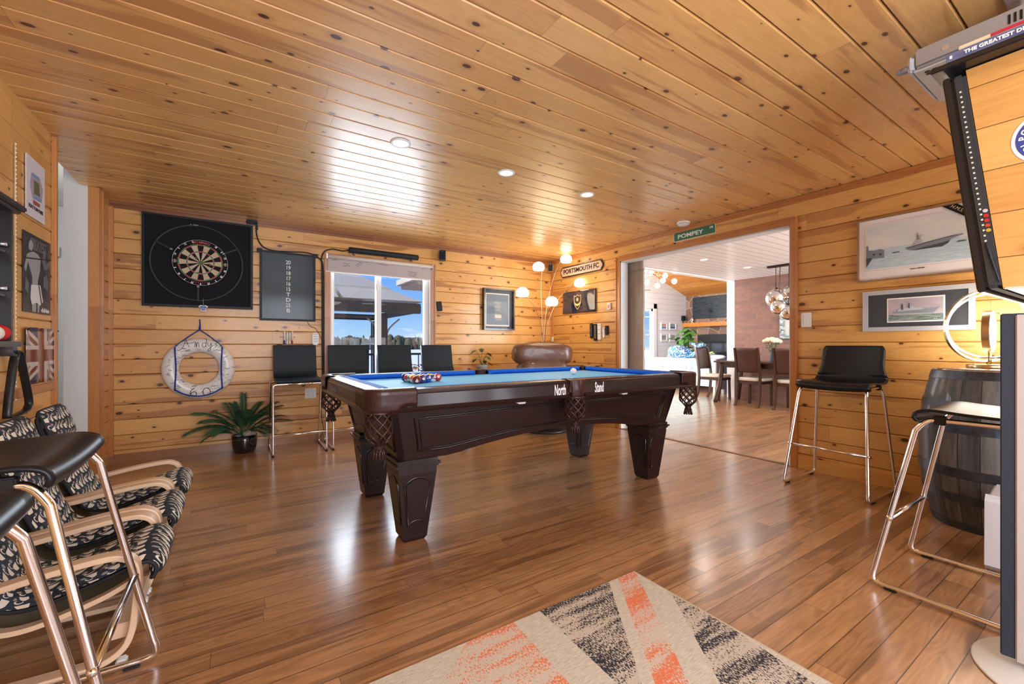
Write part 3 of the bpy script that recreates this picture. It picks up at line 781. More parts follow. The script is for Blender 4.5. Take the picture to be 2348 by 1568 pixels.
# ---------------- balls
def ball_mat(nm, c, stripe):
    m = bpy.data.materials.new(nm); nt = nodes_of(m); h = NT(nt)
    b = h.n('ShaderNodeBsdfPrincipled'); o = h.n('ShaderNodeOutputMaterial'); nt.links.new(b.outputs[0], o.inputs[0])
    g, x, y, z = h.coord()
    cream = (.80, .76, .62)
    col = c
    if stripe: col = h.mix(h.m('LESS_THAN', h.m('ABSOLUTE', z), .0155), cream, c)
    rr = h.m('SQRT', h.m('ADD', h.m('MULTIPLY', x, x), h.m('MULTIPLY', z, z)))
    col = h.mix(h.m('LESS_THAN', rr, .0095), col, (.85, .83, .75))
    h.put(b.inputs['Base Color'], col); b.inputs['Roughness'].default_value = .08; b.inputs['Coat Weight'].default_value = 1.0; b.inputs['Coat Roughness'].default_value = .03
    return m
BC = {'maroon': (.12, .008, .018), 'red': (.55, .012, .02), 'navy': (.008, .02, .14), 'blue': (.01, .06, .40), 'green': (.0, .14, .10), 'orange': (.75, .16, .02), 'purple': (.035, .015, .14), 'yellow': (.80, .42, .03), 'black': (.01, .01, .012)}
rack = [  # row from the base edge to the apex; (colour, striped, number)
    [('maroon', 0, '7'), ('orange', 1, '13'), ('green', 1, '14'), ('red', 1, '11'), ('navy', 0, '2')],
    [('purple', 0, '4'), ('yellow', 1, '9'), ('black', 0, '8'), ('blue', 1, '10')],
    [('blue', 0, '10'), ('orange', 0, '5'), ('green', 0, '6')],
    [('purple', 1, '12'), ('yellow', 0, '1')],
    [('red', 0, '3')]]
bx, by, bd = 1.02, 2.86, .0575
bz = TB+.0286
where = {(0, 0): 'nearest the front rail', (4, 0): 'at the right tip of the rack', (0, 4): 'at the far left of the rack'}
ord_ = ['nearest', 'second', 'third', 'fourth', 'fifth']
numink = ink
for r, row in enumerate(rack):
    for k, (cn, st, num) in enumerate(row):
        x = bx+r*bd*.866; y = by-(len(row)-1)*bd/2+k*bd
        nm = ('striped' if st else 'solid')
        lab = '%s %s pool ball numbered %s in the triangle of balls' % (nm, cn, num) if (r, k) not in where else '%s %s pool ball %s' % (nm, cn, where[(r, k)])
        mt = ball_mat('%s %s ball %s' % (nm, cn, num), BC[cn], st)
        m = MB(); m.sphere((0, 0, 0), .0286, 24, 14)
        o = m.build('pool_ball', mt); o.location = (x, y, bz)
        ra = random.Random(r*7+k)
        o.rotation_euler = (ra.uniform(-.5, .5), ra.uniform(-.9, .9), ra.uniform(-.5, .9)-.2)
        tag(o, lab, 'pool ball', 'pool balls racked on the blue cloth')
        text('number', num, .013, numink, o, (0, -.0284, 0), ext=.0004)
m = MB(); m.sphere((0, 0, 0), .0286, 24, 14)
cx_, cy_, _ = at(1315, 851, bz)
o = m.build('cue_ball', mat('ivory ball', (.82, .80, .76), .08, coat=1)); o.location = (cx_, cy_, bz)
tag(o, 'single plain white cue ball alone on the blue cloth', 'pool ball')

# ================================================================ STOOLS
blk = mat('black moulded plastic', (.008, .010, .014), .34, spec=.4)
blk_gloss = mat('black glossy lacquer', (.010, .010, .012), .22, coat=.6)
rub = mat('black rubber', (.012, .012, .012), .6)
def shell_stool(root, seatm):
    """bar stool: one bent seat shell on a chrome sled frame; faces local +x"""
    prof = spline([(.123, .748), (.133, .768), (.120, .790), (.075, .800), (-.015, .794), (-.13, .790), (-.20, .798), (-.235, .830), (-.252, .895), (-.274, .99), (-.298, 1.080)], 5)
    n = len(prof)-1
    def fn(u, v):
        p = prof[min(int(round(u*n)), n)]; s = -1+2*v
        t = u
        wd = .235 if p[1] < .82 else .235-.03*min(1, (p[1]-.82)/.1)
        rr = 1.0
        if u > .93: rr = 1-.10*((u-.93)/.07)**2*(1 if abs(s) > .8 else 0)
        if u < .08: rr = 1-.05*(1-u/.08)
        bow = .018*s*s
        return (p[0]+(bow if p[1] > .85 else 0), s*wd*rr, p[1]+(bow*.6 if p[1] < .82 else 0))
    m = MB(); m.grid(fn, n, 14); o = m.build('seat_shell', seatm, root, solid=.011)
    r = .0105
    for sy in (-1, 1):
        m = MB()
        pts = [(.155, sy*.20, .764), (.20, sy*.235, .735)]+[(.262, sy*.268, .06)]
        loop = spline([(-.16, sy*.2, .770), (.05, sy*.2, .768), (.098, sy*.205, .758), (.130, sy*.215, .715)], 5)[:-1]
        loop += [Vector((.130, sy*.215, .715)), Vector((.256, sy*.262, .075))]
        loop += spline([(.258, sy*.262, .075), (.262, sy*.266, .030), (.235, sy*.268, .0165), (.19, sy*.268, .0165)], 5)[1:]
        loop += [Vector((-.20, sy*.268, .0165))]
        loop += spline([(-.20, sy*.268, .0165), (-.245, sy*.268, .0165), (-.268, sy*.266, .035), (-.262, sy*.262, .08)], 5)[1:]
        loop += [Vector((-.195, sy*.215, .715))]+spline([(-.195, sy*.215, .715), (-.186, sy*.205, .757), (-.16, sy*.2, .770)], 5)[1:]
        m.tube(loop, r, 10); m.build('leg_frame', chrome, root)
        for xx in (.20, -.21):
            m = MB(); m.cbox(xx-.022, xx+.022, sy*.268-.012, sy*.268+.012, 0, .013, .003); m.build('foot_pad', rub, root)
        for xx in (.055, -.15):
            m = MB(); m.cbox(xx-.02, xx+.02, sy*.2-.014, sy*.2+.014, .750, .789, .004); m.build('seat_clamp', rub, root)
    m = MB(); xf = .130+.126*(.715-.315)/.64; yf = .215+.047*(.715-.315)/.64
    m.tube([(xf, -yf, .315), (xf, yf, .315)], .0095, 10); m.sphere((xf, yf+.004, .315), .013, 8, 6); m.sphere((xf, -yf-.004, .315), .013, 8, 6)
    m.build('footrest', chrome, root)
    return root
st0 = thing('bar_stool', 'black shell bar stool on chrome legs against the right wall beside the light switch', 'bar stool', (3.862, 1.372, 0), PI, 'black shell bar stools')
shell_stool(st0, blk)
for loc, rz, lab in (((2.70, .470, 0), PI/2, 'black shell bar stool with pale glare on its seat, in front of the barrel'),
                     ((-.492, 1.635, 0), 0, 'black shell bar stool in the left foreground standing before the patterned armchairs'),
                     ((-.472, .985, 0), 0, 'black shell bar stool cut by the left edge of the photo, nearest the camera')):
    s2 = copy_tree(st0); s2.location = loc; s2.rotation_euler = (0, 0, rz); s2['label'] = lab
# padded stools under the window
pad = mat('black faux leather', (.008, .017, .027), .45, spec=.3, bump=.08, nscale=120)
def padded_stool(root):
    prof = spline([(.225, .700), (.240, .722), (.222, .742), (.10, .746), (-.06, .745), (-.13, .752), (-.165, .79), (-.185, .86), (-.205, .96), (-.225, 1.06), (-.232, 1.085)], 4)
    th = .034
    m = MB(); n = len(prof)
    out = [Vector((p[0], 0, p[1])) for p in prof]
    ring = []
    for i, p in enumerate(out):
        t = (out[min(i+1, n-1)]-out[max(i-1, 0)]).normalized(); nn = Vector((t.z, 0, -t.x))
        ring.append((p, p-nn*0 + Vector((nn.x*th, 0, nn.z*th)) * -1))
    poly = [(a.x, a.z) for a, b in ring]+[(b.x, b.z) for a, b in reversed(ring)]
    m.prism(poly, -.208, .208)
    m.build('seat_shell', pad, root, bevel=.010)
    for sy in (-1, 1):
        m = MB(); y = sy*.24
        m.tube(spline([(.245, sy*.10, .700), (.245, sy*.19, .700), (.246, sy*.232, .692), (.246, y, .655)], 4)[:-1]+[Vector((.246, y, .655)), Vector((.249, y, .05))]
               + spline([(.249, y, .05), (.245, y, .022), (.22, y, .016), (.17, y, .016)], 4)[1:]+[Vector((-.20, y, .016))]
               + spline([(-.20, y, .016), (-.235, y, .016), (-.245, y, .03), (-.240, y, .07)], 4)[1:]+[Vector((-.10, y, .70)), Vector((-.08, sy*.20, .71)), Vector((-.08, sy*.1, .71))], .0105, 8)
        m.build('leg_frame', chrome, root)
        for xx in (.2365, -.2125):
            m = MB(); m.cbox(xx-.022, xx+.022, y-.012, y+.012, 0, .012, .003); m.build('foot_pad', rub, root)
    m = MB(); m.tube([(.248, -.24, .205), (.248, .24, .205)], .009, 8); m.build('footrest', chrome, root)
    m = MB(); m.tube([(.245, -.11, .70), (.245, .11, .70)], .0105, 8); m.build('seat_rail', chrome, root)
    m = MB(); m.tube([(-.08, -.12, .71), (-.08, .12, .71)], .0105, 8); m.build('seat_rail', chrome, root)
ps0 = thing('counter_stool', 'black padded counter stool below the dart scoreboard, beside the palm', 'counter stool', (.545, 4.945, 0), -PI/2, 'padded black counter stools in a row by the window')
padded_stool(ps0)
for x, lab in ((1.09, 'black padded counter stool in front of the left half of the window'), (1.635, 'black padded counter stool before the right half of the window'), (2.19, 'black padded counter stool right of the window, last of the row by the small plant')):
    s2 = copy_tree(ps0); s2.location = (x, 4.945, 0); s2['label'] = lab

# ================================================================ CHILD-SIZE BENTWOOD ARMCHAIRS
birch = boards('birch veneer', 'x', 'z', 3, -1.5, (.78, .58, .40), (.68, .48, .31), (.6, .4, .25), (.4, .2, .1), rough=.4, coat=.25, knots=0, streak=.2, seglen=9, grain=.25)
khaki = mat('khaki canvas sling', (.33, .25, .14), .85, noise=.12, nscale=200)
def cat_fabric():
    m = bpy.data.materials.new('cat print fabric'); nt = nodes_of(m); h = NT(nt)
    b = h.n('ShaderNodeBsdfPrincipled'); o = h.n('ShaderNodeOutputMaterial'); nt.links.new(b.outputs[0], o.inputs[0])
    g, x, y, z = h.coord('UV')
    sc = 24.0
    wv = h.m('MULTIPLY', h.noise(h.vec(x, y, 0), 9.0, 1), .06)
    X = h.m('MULTIPLY', h.m('ADD', x, wv), sc); Y = h.m('MULTIPLY', h.m('ADD', y, wv), sc*.72)
    row = h.m('FLOOR', Y); X = h.m('ADD', X, h.m('MULTIPLY', row, .37))
    cxn = h.m('SUBTRACT', h.m('FRACT', X), .5); cyn = h.m('SUBTRACT', h.m('FRACT', Y), .5)
    flip = h.white(h.vec(h.m('FLOOR', X), row, 0))
    # checker of dark / cream halves (heads)
    chk = h.m('GREATER_THAN', h.m('ADD', h.m('MULTIPLY', cxn, 1.2), h.m('MULTIPLY', h.m('SINE', h.m('MULTIPLY', cyn, 5.0)), .5)), .42)
    # eyes: crescents
    def ell(ox, oy, rx, ry):
        a = h.m('DIVIDE', h.m('SUBTRACT', cxn, ox), rx); c2 = h.m('DIVIDE', h.m('SUBTRACT', cyn, oy), ry)
        return h.m('ADD', h.m('MULTIPLY', a, a), h.m('MULTIPLY', c2, c2))
    e1 = h.m('MULTIPLY', h.m('LESS_THAN', ell(-.18, .05, .17, .22), 1.0), h.m('GREATER_THAN', ell(-.13, .08, .12, .16), 1.0))
    # whiskers
    wk = h.m('MULTIPLY', h.m('GREATER_THAN', h.m('SINE', h.m('ADD', h.m('MULTIPLY', cxn, 55.0), h.m('MULTIPLY', cyn, 22.0))), .25), h.m('LESS_THAN', ell(.12, -.22, .17, .13), 1.0))
    rd = h.m('MULTIPLY', h.m('LESS_THAN', ell(-.05, -.33, .07, .06), 1.0), h.m('GREATER_THAN', flip, .78))
    f = h.m('MAXIMUM', h.m('MAXIMUM', chk, e1), wk)
    base = h.mix(h.m('GREATER_THAN', flip, .5), (.008, .012, .02), (.016, .03, .055))
    col = h.mix(f, base, (.74, .68, .58)); col = h.mix(rd, col, (.6, .02, .04))
    h.put(b.inputs['Base Color'], col); b.inputs['Roughness'].default_value = .85
    return m
catf = cat_fabric(); piping = mat('black piping', (.008, .009, .012), .7)
def uv_from(o, fn):
    me = o.data; uv = me.uv_layers.new(name='UVMap')
    for lp in me.loops:
        uv.data[lp.index].uv = fn(me.vertices[lp.vertex_index].co)
def armchair(root):
    for sy in (-1, 1):
        y = sy*.205
        P = [(-.33, .045), (-.20, .030), (.08, .022), (.155, .030), (.205, .06), (.228, .11), (.237, .18), (.243, .27), (.236, .335), (.205, .366), (.155, .374), (.03, .362), (-.12, .338), (-.20, .336), (-.255, .36), (-.285, .41)]
        pts = spline([(a, y, b) for a, b in P], 5)
        m = MB(); m.tube(pts, 1, mi=0, flat=(.052, .020, (0, 1, 0))); m.build('arm_frame', birch, root, bevel=.004)
        m = MB()
        rp = spline([(.225, sy*.165, .265), (.14, sy*.165, .225), (-.02, sy*.165, .185), (-.12, sy*.165, .20), (-.17, sy*.165, .27), (-.24, sy*.165, .48), (-.305, sy*.165, .72)], 5)
        m.tube(rp, 1, flat=(.030, .016, (0, 1, 0))); m.build('seat_rail', birch, root)
        m = MB(); m.cbox(.185, .215, y-.018, y+.018, 0, .022, .005); m.build('foot_pad', white, root)
    m = MB(); m.cbox(.16, .225, -.18, .18, .075, .125, .004); m.build('cross_rail', birch, root)
    m = MB(); m.cbox(-.30, -.27, -.18, .18, .045, .10, .004); m.build('cross_rail', birch, root)
    m = MB()
    seat = [(.225, .262), (.14, .222), (-.02, .182), (-.12, .197), (-.17, .267), (-.24, .477), (-.30, .70)]
    sp = spline([(a, 0, b) for a, b in seat], 4)
    m.grid(lambda u, v: (sp[int(round(u*(len(sp)-1)))].x, (-1+2*v)*.16, sp[int(round(u*(len(sp)-1)))].z-.012-.02*math.sin(PI*v)), len(sp)-1, 6); m.build('sling', khaki, root, solid=.003)
    # padded cushion: seat + back, and a separate head pillow
    cp = spline([(.275, 0, .262), (.285, 0, .298), (.25, 0, .325), (.14, 0, .290), (-.01, 0, .252), (-.10, 0, .268), (-.145, 0, .335), (-.20, 0, .47), (-.265, 0, .68), (-.275, 0, .735)], 5)
    n = len(cp)-1
    def surf(off, edge):
        def fn(u, v):
            i = min(int(round(u*n)), n); p = cp[i]; t = (cp[min(i+1, n)]-cp[max(i-1, 0)]).normalized(); nn = Vector((t.z, 0, -t.x))
            s = -1+2*v; pf = (1-abs(s)**6)*(1-max(0, abs(u-.5)*2-.92)/.08*.9)
            pf = max(pf, 0); q = off*(.25+.75*pf)+ (0.006*math.sin(u*26)*pf if off > 0 else 0)
            hw = .182*(1-.06*max(0, abs(u-.5)*2-.9)/.1)
            return (p.x-nn.x*q, s*hw, p.z-nn.z*q)
        return fn
    m = MB(); m.grid(surf(.018, 0), n, 12); m.grid(surf(-.026, 0), n, 12)
    o = m.build('cushion', catf, root)
    cum = [0.0]
    for i in range(n): cum.append(cum[-1]+(cp[i+1]-cp[i]).length)
    def uvf(c):
        i = min(range(n+1), key=lambda k: (cp[k].x-c.x)**2+(cp[k].z-c.z)**2)
        T = (cp[min(i+1, n)]-cp[max(i-1, 0)]).normalized()
        return (c.y, -(cum[i]+(c.x-cp[i].x)*T.x+(c.z-cp[i].z)*T.z))
    uv_from(o, uvf)
    m = MB()
    for s in (-1, 1): m.tube([(p.x+.004, s*.181, p.z-.002) for p in cp], .007, 6)
    m.tube([(cp[0].x, y_, cp[0].z) for y_ in (-.18, -.09, 0, .09, .18)], .007, 6)
    m.build('piping', piping, root)
    m = MB()
    def pil(u, v):
        a = 2*PI*u; s = -1+2*v; e = (1-abs(s)**4)**.5 if abs(s) < 1 else 0
        e = .25+.75*e
        lx, lz = .030*math.cos(a)*e, .098*math.copysign(abs(math.sin(a))**.75, math.sin(a))*(.8+.2*e)
        c0 = Vector((-.245, 0, .675)); ux = Vector((.95, 0, .30)); uz = Vector((-.30, 0, .95))
        p = c0+ux*lx+uz*lz; return (p.x, s*.178, p.z)
    m.grid(pil, 20, 12); o = m.build('head_pillow', catf, root); uv_from(o, lambda c: (c.y+.05, -c.z*1.1))
    pts = [pil(.25, v/12) for v in range(13)]; m = MB(); m.tube(pts, .006, 6)
    for vv in (.0, 1.0): m.tube([pil(u/16, vv) for u in range(16)], .006, 6, closed=True)
    m.build('pillow_piping', piping, root)
ac0 = thing('armchair', 'low bentwood armchair with cat print cushion, nearest the camera of the three', 'armchair', (-.525, 2.150, 0), 0, 'bentwood armchairs with cat print cushions')
armchair(ac0)
for y, lab in ((2.645, 'low bentwood armchair with cat print cushion, middle one of the three'), (3.125, 'low bentwood armchair with cat print cushion, furthest from the camera beside the hall opening')):
    s2 = copy_tree(ac0); s2.location = (-.525, y, 0); s2['label'] = lab

# ================================================================ BARREL, LAMP, BOX, PANEL, RUG
def barrel_mat():
    m = bpy.data.materials.new('weathered oak staves'); nt = nodes_of(m); h = NT(nt)
    b = h.n('ShaderNodeBsdfPrincipled'); o = h.n('ShaderNodeOutputMaterial'); nt.links.new(b.outputs[0], o.inputs[0])
    g, x, y, z = h.coord(); a = h.m('ARCTAN2', y, x); st = h.m('FLOOR', h.m('MULTIPLY', a, 22/(2*PI))); fr = h.m('FRACT', h.m('MULTIPLY', a, 22/(2*PI)))
    n1 = h.noise(h.vec(h.m('MULTIPLY', x, 40.0), h.m('MULTIPLY', y, 40.0), h.m('MULTIPLY', z, 3.0)), 1.0, 5, .65)
    c = h.ramp(h.m('ADD', h.m('MULTIPLY', h.white(h.vec(st, 1, 1)), .35), h.m('MULTIPLY', n1, .65)), [(.2, (.022, .023, .028)), (.5, (.085, .080, .080)), (.8, (.21, .185, .155))])
    dr = h.noise(h.vec(h.m('MULTIPLY', x, 9.0), h.m('MULTIPLY', y, 9.0), h.m('MULTIPLY', z, .8)), 1.3, 3)
    c = h.mix(h.m('MULTIPLY_ADD', dr, 6.0, -3.3, clamp=True), c, (.012, .013, .017))
    c = h.mix(h.m('LESS_THAN', h.m('MINIMUM', fr, h.m('SUBTRACT', 1.0, fr)), .022), c, (.008, .008, .009))
    h.put(b.inputs['Base Color'], c); b.inputs['Roughness'].default_value = .5; b.inputs['Coat Weight'].default_value = .2
    bp = h.n('ShaderNodeBump'); bp.inputs['Strength'].default_value = .4; bp.inputs['Distance'].default_value = .004; nt.links.new(n1, bp.inputs['Height']); nt.links.new(bp.outputs[0], b.inputs['Normal'])
    return m
bar = thing('barrel', 'upright grey weathered oak barrel with dark iron hoops standing by the right wall', 'barrel', (3.835, .575, 0))
BH = .935
br_ = lambda z: .262+.068*(1-((z-BH/2)/(BH/2))**2)**1.0
m = MB(); m.lathe([(.0001, .03), (.235, .03), (.245, .0), (br_(0), 0)]+[(br_(BH*k/24), BH*k/24) for k in range(1, 25)]+[(.250, BH), (.240, BH-.02), (.0001, BH-.02)], 44); m.build('staves', barrel_mat(), bar)
hoop = mat('dark iron hoop', (.07, .08, .10), .38, .8, noise=.4, nscale=14)
for z0, z1 in ((.0, .045), (.17, .215), (.315, .37), (.575, .625), (.715, .755), (.885, .932)):
    m = MB(); m.lathe([(br_(z0)+.0005, z0), (br_(z0)+.0035, z0), (br_(z1)+.0035, z1), (br_(z1)+.0005, z1)], 72, smooth=False); m.build('hoop', hoop, bar)
m = MB(); m.lathe([(.0001, BH-.018), (.240, BH-.018), (.240, BH+.006), (.236, BH+.010), (.0001, BH+.010)], 40); m.build('barrel_top', boards('barrel head oak', 'x', 'y', .09, 0, (.45, .26, .12), (.3, .16, .07), (.2, .1, .04), (.1, .04, .02), rough=.25, coat=.6, knots=0, groove=.002), bar)
gold = mat('brushed gold', (.62, .50, .30), .28, 1.0)
led = mat('led strip glow', (1, 1, 1), .5, emit=(1.0, .95, .86), estr=9.0)
lp = thing('table_lamp', 'modern gold lamp of crossed glowing rings standing on the barrel', 'lamp', (3.885, .600, BH+.010))
m = MB(); m.lathe([(.0001, 0), (.095, 0), (.098, .004), (.098, .022), (.094, .026), (.0001, .026)], 36); m.build('lamp_base', gold, lp)
m = MB(); m.rod((0, 0, .026), (0, 0, .105), .012); m.cbox(-.02, .02, -.05, .05, .060, .068, .002); m.build('stem', gold, lp)
def ring(R, cz, tilt, yaw, w=.016, ell=1.0, cx=0, cy=0):
    Mx = Matrix.Translation((cx, cy, cz)) @ Matrix.Rotation(yaw, 4, 'Z') @ Matrix.Rotation(tilt, 4, 'Y')
    def pr(r0, r1, yy0, yy1, mm):
        for k in range(56):
            a0, a1 = 2*PI*k/56, 2*PI*(k+1)/56
            P = lambda a, r, yy: Mx @ Vector((r*math.cos(a), yy, r*ell*math.sin(a)))
            vs = [P(a, r, yy) for a in (a0, a1) for r in (r0, r1) for yy in (yy0, yy1)]
            mm.add(vs, [(0, 1, 3, 2), (4, 6, 7, 5), (0, 4, 5, 1), (2, 3, 7, 6), (0, 2, 6, 4), (1, 5, 7, 3)], 0, False)
    a = MB(); pr(R, R+.004, -w/2, w/2, a); f = a.build('ring', gold, lp)
    b2 = MB(); pr(R-.006, R-.0005, -w/2+.001, w/2-.001, b2); b2.build('led_strip', led, f)
ring(.212, .262, .10, 1.25, .018, .93)
ring(.205, .262, -.42, 2.30, .024, 1.08, .0, .01)
ring(.125, .225, 0, .10+PI/2+1.5, .034, 1.0)
light('lamp_glow', 'POINT', (3.885, .600, BH+.28), (0, 0, 0), 9, (1, .90, .76), shadow_soft_size=.15)

bx_ = thing('air_cleaner', 'pale grey upright appliance with rounded white front edge on the floor by the barrel', 'appliance', (3.20, .33, 0), math.radians(4))
m = MB(); m.cbox(-.13, .15, -.17, .15, .0, .345, .02); m.build('body', mat('warm grey casing', (.38, .345, .31), .5, noise=.05), bx_)
m = MB(); m.prism([(-.16, .03), (-.12, .0), (-.115, .362), (-.15, .335)], .10, .165); m.build('front_edge', mat('white gloss casing', (.78, .80, .84), .25, coat=.4), bx_)
m = MB(); m.cbox(-.13, .15, -.17, .155, .345, .362, .008); m.build('top_cover', mat('white gloss casing'), bx_)

tp = thing('floor_standing_panel', 'tall slim beige panel with dark side edge standing on a round white base, cut by the right edge', 'panel', (2.235, .135, 0), math.radians(8))
m = MB(); m.lathe([(.0001, .0), (.250, 0), (.252, .004), (.248, .009), (.0001, .011)], 56); m.build('base_plate', mat('white satin metal', (.80, .80, .78), .3, coat=.3), tp)
m = MB(); m.cbox(-.022, .022, -.10, .182, .035, 1.195, .003); m.build('side_edge', mat('dark slate edge', (.022, .032, .05), .45), tp)
m = MB(); m.cbox(-.028, .0, -.30, .148, .03, 1.19, .003); m.build('front_face', mat('beige satin face', (.47, .42, .375), .5), tp)
m = MB(); m.cbox(-.015, .015, -.1, .1, .009, .04, .003); m.build('neck', mat('brushed nickel'), tp)

def rug_mat():
    m = bpy.data.materials.new('rug pile'); nt = nodes_of(m); h = NT(nt)
    b = h.n('ShaderNodeBsdfPrincipled'); o = h.n('ShaderNodeOutputMaterial'); nt.links.new(b.outputs[0], o.inputs[0])
    g, x, y, z = h.coord()
    beige_ = h.ramp(h.noise(h.vec(h.m('MULTIPLY', x, 30.0), h.m('MULTIPLY', y, 250.0), 0), 1.0, 3), [(.3, (.42, .37, .29)), (.7, (.62, .57, .47))])
    sp1 = h.noise(h.vec(h.m('MULTIPLY', x, 220.0), h.m('MULTIPLY', y, 90.0), 0), 1.0, 2, .6)
    dens = h.noise(h.vec(h.m('MULTIPLY', x, 2.5), h.m('MULTIPLY', y, 14.0), 0), 1.0, 3, .6)
    col = beige_
    # tapering stripes: (x at y=1.39, x at y=1.0, kind)
    def stripe(x0a, x0b, x1a, x1b, c, thr, base):
        nonlocal col
        L0 = h.m('ADD', h.m('MULTIPLY', h.m('SUBTRACT', y, 1.39), (x0b-x0a)/(-.39)), x0a)
        L1 = h.m('ADD', h.m('MULTIPLY', h.m('SUBTRACT', y, 1.39), (x1b-x1a)/(-.39)), x1a)
        ins = h.m('MULTIPLY', h.m('GREATER_THAN', x, L0), h.m('LESS_THAN', x, L1))
        spk = h.m('GREATER_THAN', h.m('ADD', sp1, h.m('MULTIPLY', h.m('SUBTRACT', dens, .5), .9)), thr)
        col = h.mix(ins, col, base)
        col = h.mix(h.m('MULTIPLY', ins, spk), col, c)
    BK, OR = (.022, .022, .03), (.66, .17, .07)
    pb, pk = (.50, .43, .34), (.54, .47, .38)
    P = lambda u, v: onZ(u, v)[:2]
    def xat(u0, v0, u1, v1):
        a, b_ = P(u0, v0), P(u1, v1); sl = (b_[0]-a[0])/(b_[1]-a[1])
        return a[0]+sl*(1.39-a[1]), a[0]+sl*(1.0-a[1])
    q = [((1062, 1493, 1020, 1568), (1184, 1439, 1300, 1568), OR, .56, pk),
         ((1245, 1413, 1409, 1568), (1397, 1341, 1470, 1568), BK, .52, pb),
         ((1418, 1334, 1500, 1568), (1462, 1324, 1577, 1568), OR, .50, pk),
         ((1540, 1367, 1648, 1568), (1560, 1367, 1860, 1568), BK, .53, pb)]
    for a, b_, c, t, bs in q:
        x0 = xat(*a); x1 = xat(*b_); stripe(x0[0], x0[1], x1[0], x1[1], c, t, bs)
    stripe(-.02, .05, .16, .34, BK, .55, pb); stripe(-.5, -.55, -.3, -.18, OR, .52, pk)
    e = h.m('LESS_THAN', h.m('SUBTRACT', 1.60, x), .012)
    col = h.mix(e, col, (.50, .42, .30))
    h.put(b.inputs['Base Color'], col); b.inputs['Roughness'].default_value = .95
    bp = h.n('ShaderNodeBump'); bp.inputs['Strength'].default_value = .5; bp.inputs['Distance'].default_value = .004; nt.links.new(sp1, bp.inputs['Height']); nt.links.new(bp.outputs[0], b.inputs['Normal'])
    return m
m = MB(); m.cbox(-.10, 1.60, -.95, 1.392, .0, .010, .004)
tag(m.build('area_rug', rug_mat()), 'beige area rug with speckled black and orange tapering stripes on the floor', 'rug')
# ================================================================ ON THE FAR WALL
matte_blk = mat('matte black board', (.006, .007, .012), .7, sheen=.2)
frame_blk = mat('black frame', (.008, .011, .017), .45, spec=.3)
def A_(u, v, off=0): p = onY(u, v, YA-off); return p[0], p[2]
def B_(u, v, off=0): p = onX(u, v, XB-off); return p[1], p[2]
def C_(u, v, off=0): p = onX(u, v, XC+off); return p[1], p[2]
def rectA(uL, vLT, vLB, uR, vRT, vRB, off=0):
    a, b, c, d = A_(uL, vLT, off), A_(uL, vLB, off), A_(uR, vRT, off), A_(uR, vRB, off)
    x0, x1 = (a[0]+b[0])/2, (c[0]+d[0])/2; zt = (a[1]+c[1])/2; zb = (b[1]+d[1])/2
    return (x0+x1)/2, (zt+zb)/2, x1-x0, zt-zb
def rectB(uL, vLT, vLB, uR, vRT, vRB, off=0):
    a, b, c, d = B_(uL, vLT, off), B_(uL, vLB, off), B_(uR, vRT, off), B_(uR, vRB, off)
    y0, y1 = (a[0]+b[0])/2, (c[0]+d[0])/2; zt = (a[1]+c[1])/2; zb = (b[1]+d[1])/2
    return (y0+y1)/2, (zt+zb)/2, y0-y1, zt-zb
def frame_mb(w_, h_, wd, d, c=.003):
    m = MB(); x, z = w_/2, h_/2
    for s in (-1, 1):
        m.prism([(s*x, -z), (s*x, z), (s*(x-wd), z-wd), (s*(x-wd), -z+wd)], -d, 0)
        m.prism([(-x, s*z), (x, s*z), (x-wd, s*(z-wd)), (-x+wd, s*(z-wd))], -d, 0)
    return m

# dartboard
a, z, w_, h_ = rectA(325, 481.5, 698.7, 580, 520, 711, .04)
ds = on_wall('A', 'dartboard_backboard', 'large square black backboard round the dartboard, on the far wall', 'backboard', a, z)
frame_mb(w_, h_, .022, .05).build('frame', frame_blk, ds)
m = MB(); m.box(-w_/2+.02, w_/2-.02, -.035, -.001, -h_/2+.02, h_/2-.02); m.build('felt_panel', mat('black felt', (.005, .006, .011), .95, sheen=.4, noise=.3, nscale=300), ds)
bc = A_(460.2, 602.7, .07)
ca = A_(454.5, 600, .05)
RR = (A_(563, 600, .05)[0]-A_(346.4, 600, .05)[0])/2
m = MB(); m.lathe([(RR-.016, 0), (RR-.016, .012), (RR, .012), (RR, 0)], 72, M=Matrix.Rotation(PI/2, 4, 'X')); hal = m.build('light_ring', mat('dark grey anodised', (.030, .033, .045), .5), ds); hal.location = (ca[0]-a, -.036, bc[1]-z)
for k, an in enumerate((-PI/2, math.radians(28), math.radians(152))):
    m = MB(); m.tube([(.225*math.cos(an), -.016, .225*math.sin(an)), (RR*math.cos(an), -.016, RR*math.sin(an))], 1, flat=(.014, .016, (0, 1, 0))); m.build('arm', frame_blk, hal)
    m = MB(); m.cbox(-.01, .01, -.02, .0, -.008, .008, .002, M=Matrix.Translation((.235*math.cos(an), -.02, .235*math.sin(an)))); m.build('clip', mat('grey plastic', (.25, .25, .28), .4), hal)
text('badge', 'TARGET', .012, white_ink, hal, (-.02, -.0135, RR-.006))
text('badge', 'o', .018, white_ink, hal, (-.06, -.0135, RR-.005))
db = on_wall('A', 'dartboard', 'round black and cream dartboard with red and green rings', 'dartboard', bc[0], bc[1], off=.036)
R0 = .2255; s_ = R0/.2255
BM = [mat('sisal black', (.006, .006, .010), .85), mat('sisal cream', (.62, .50, .34), .9, noise=.15, nscale=250), mat('dart red', (.50, .035, .045), .8), mat('dart green', (.015, .20, .07), .8)]
m = MB(); m.lathe([(.0001, .036), (R0-.002, .036), (R0, .034), (R0, 0)], 60, M=Matrix.Rotation(PI/2, 4, 'X')); m.build('board', BM[0], db)
k_ = R0*.80/.170          # double ring outer radius set from the photo
m = MB(); yf_ = -.0366
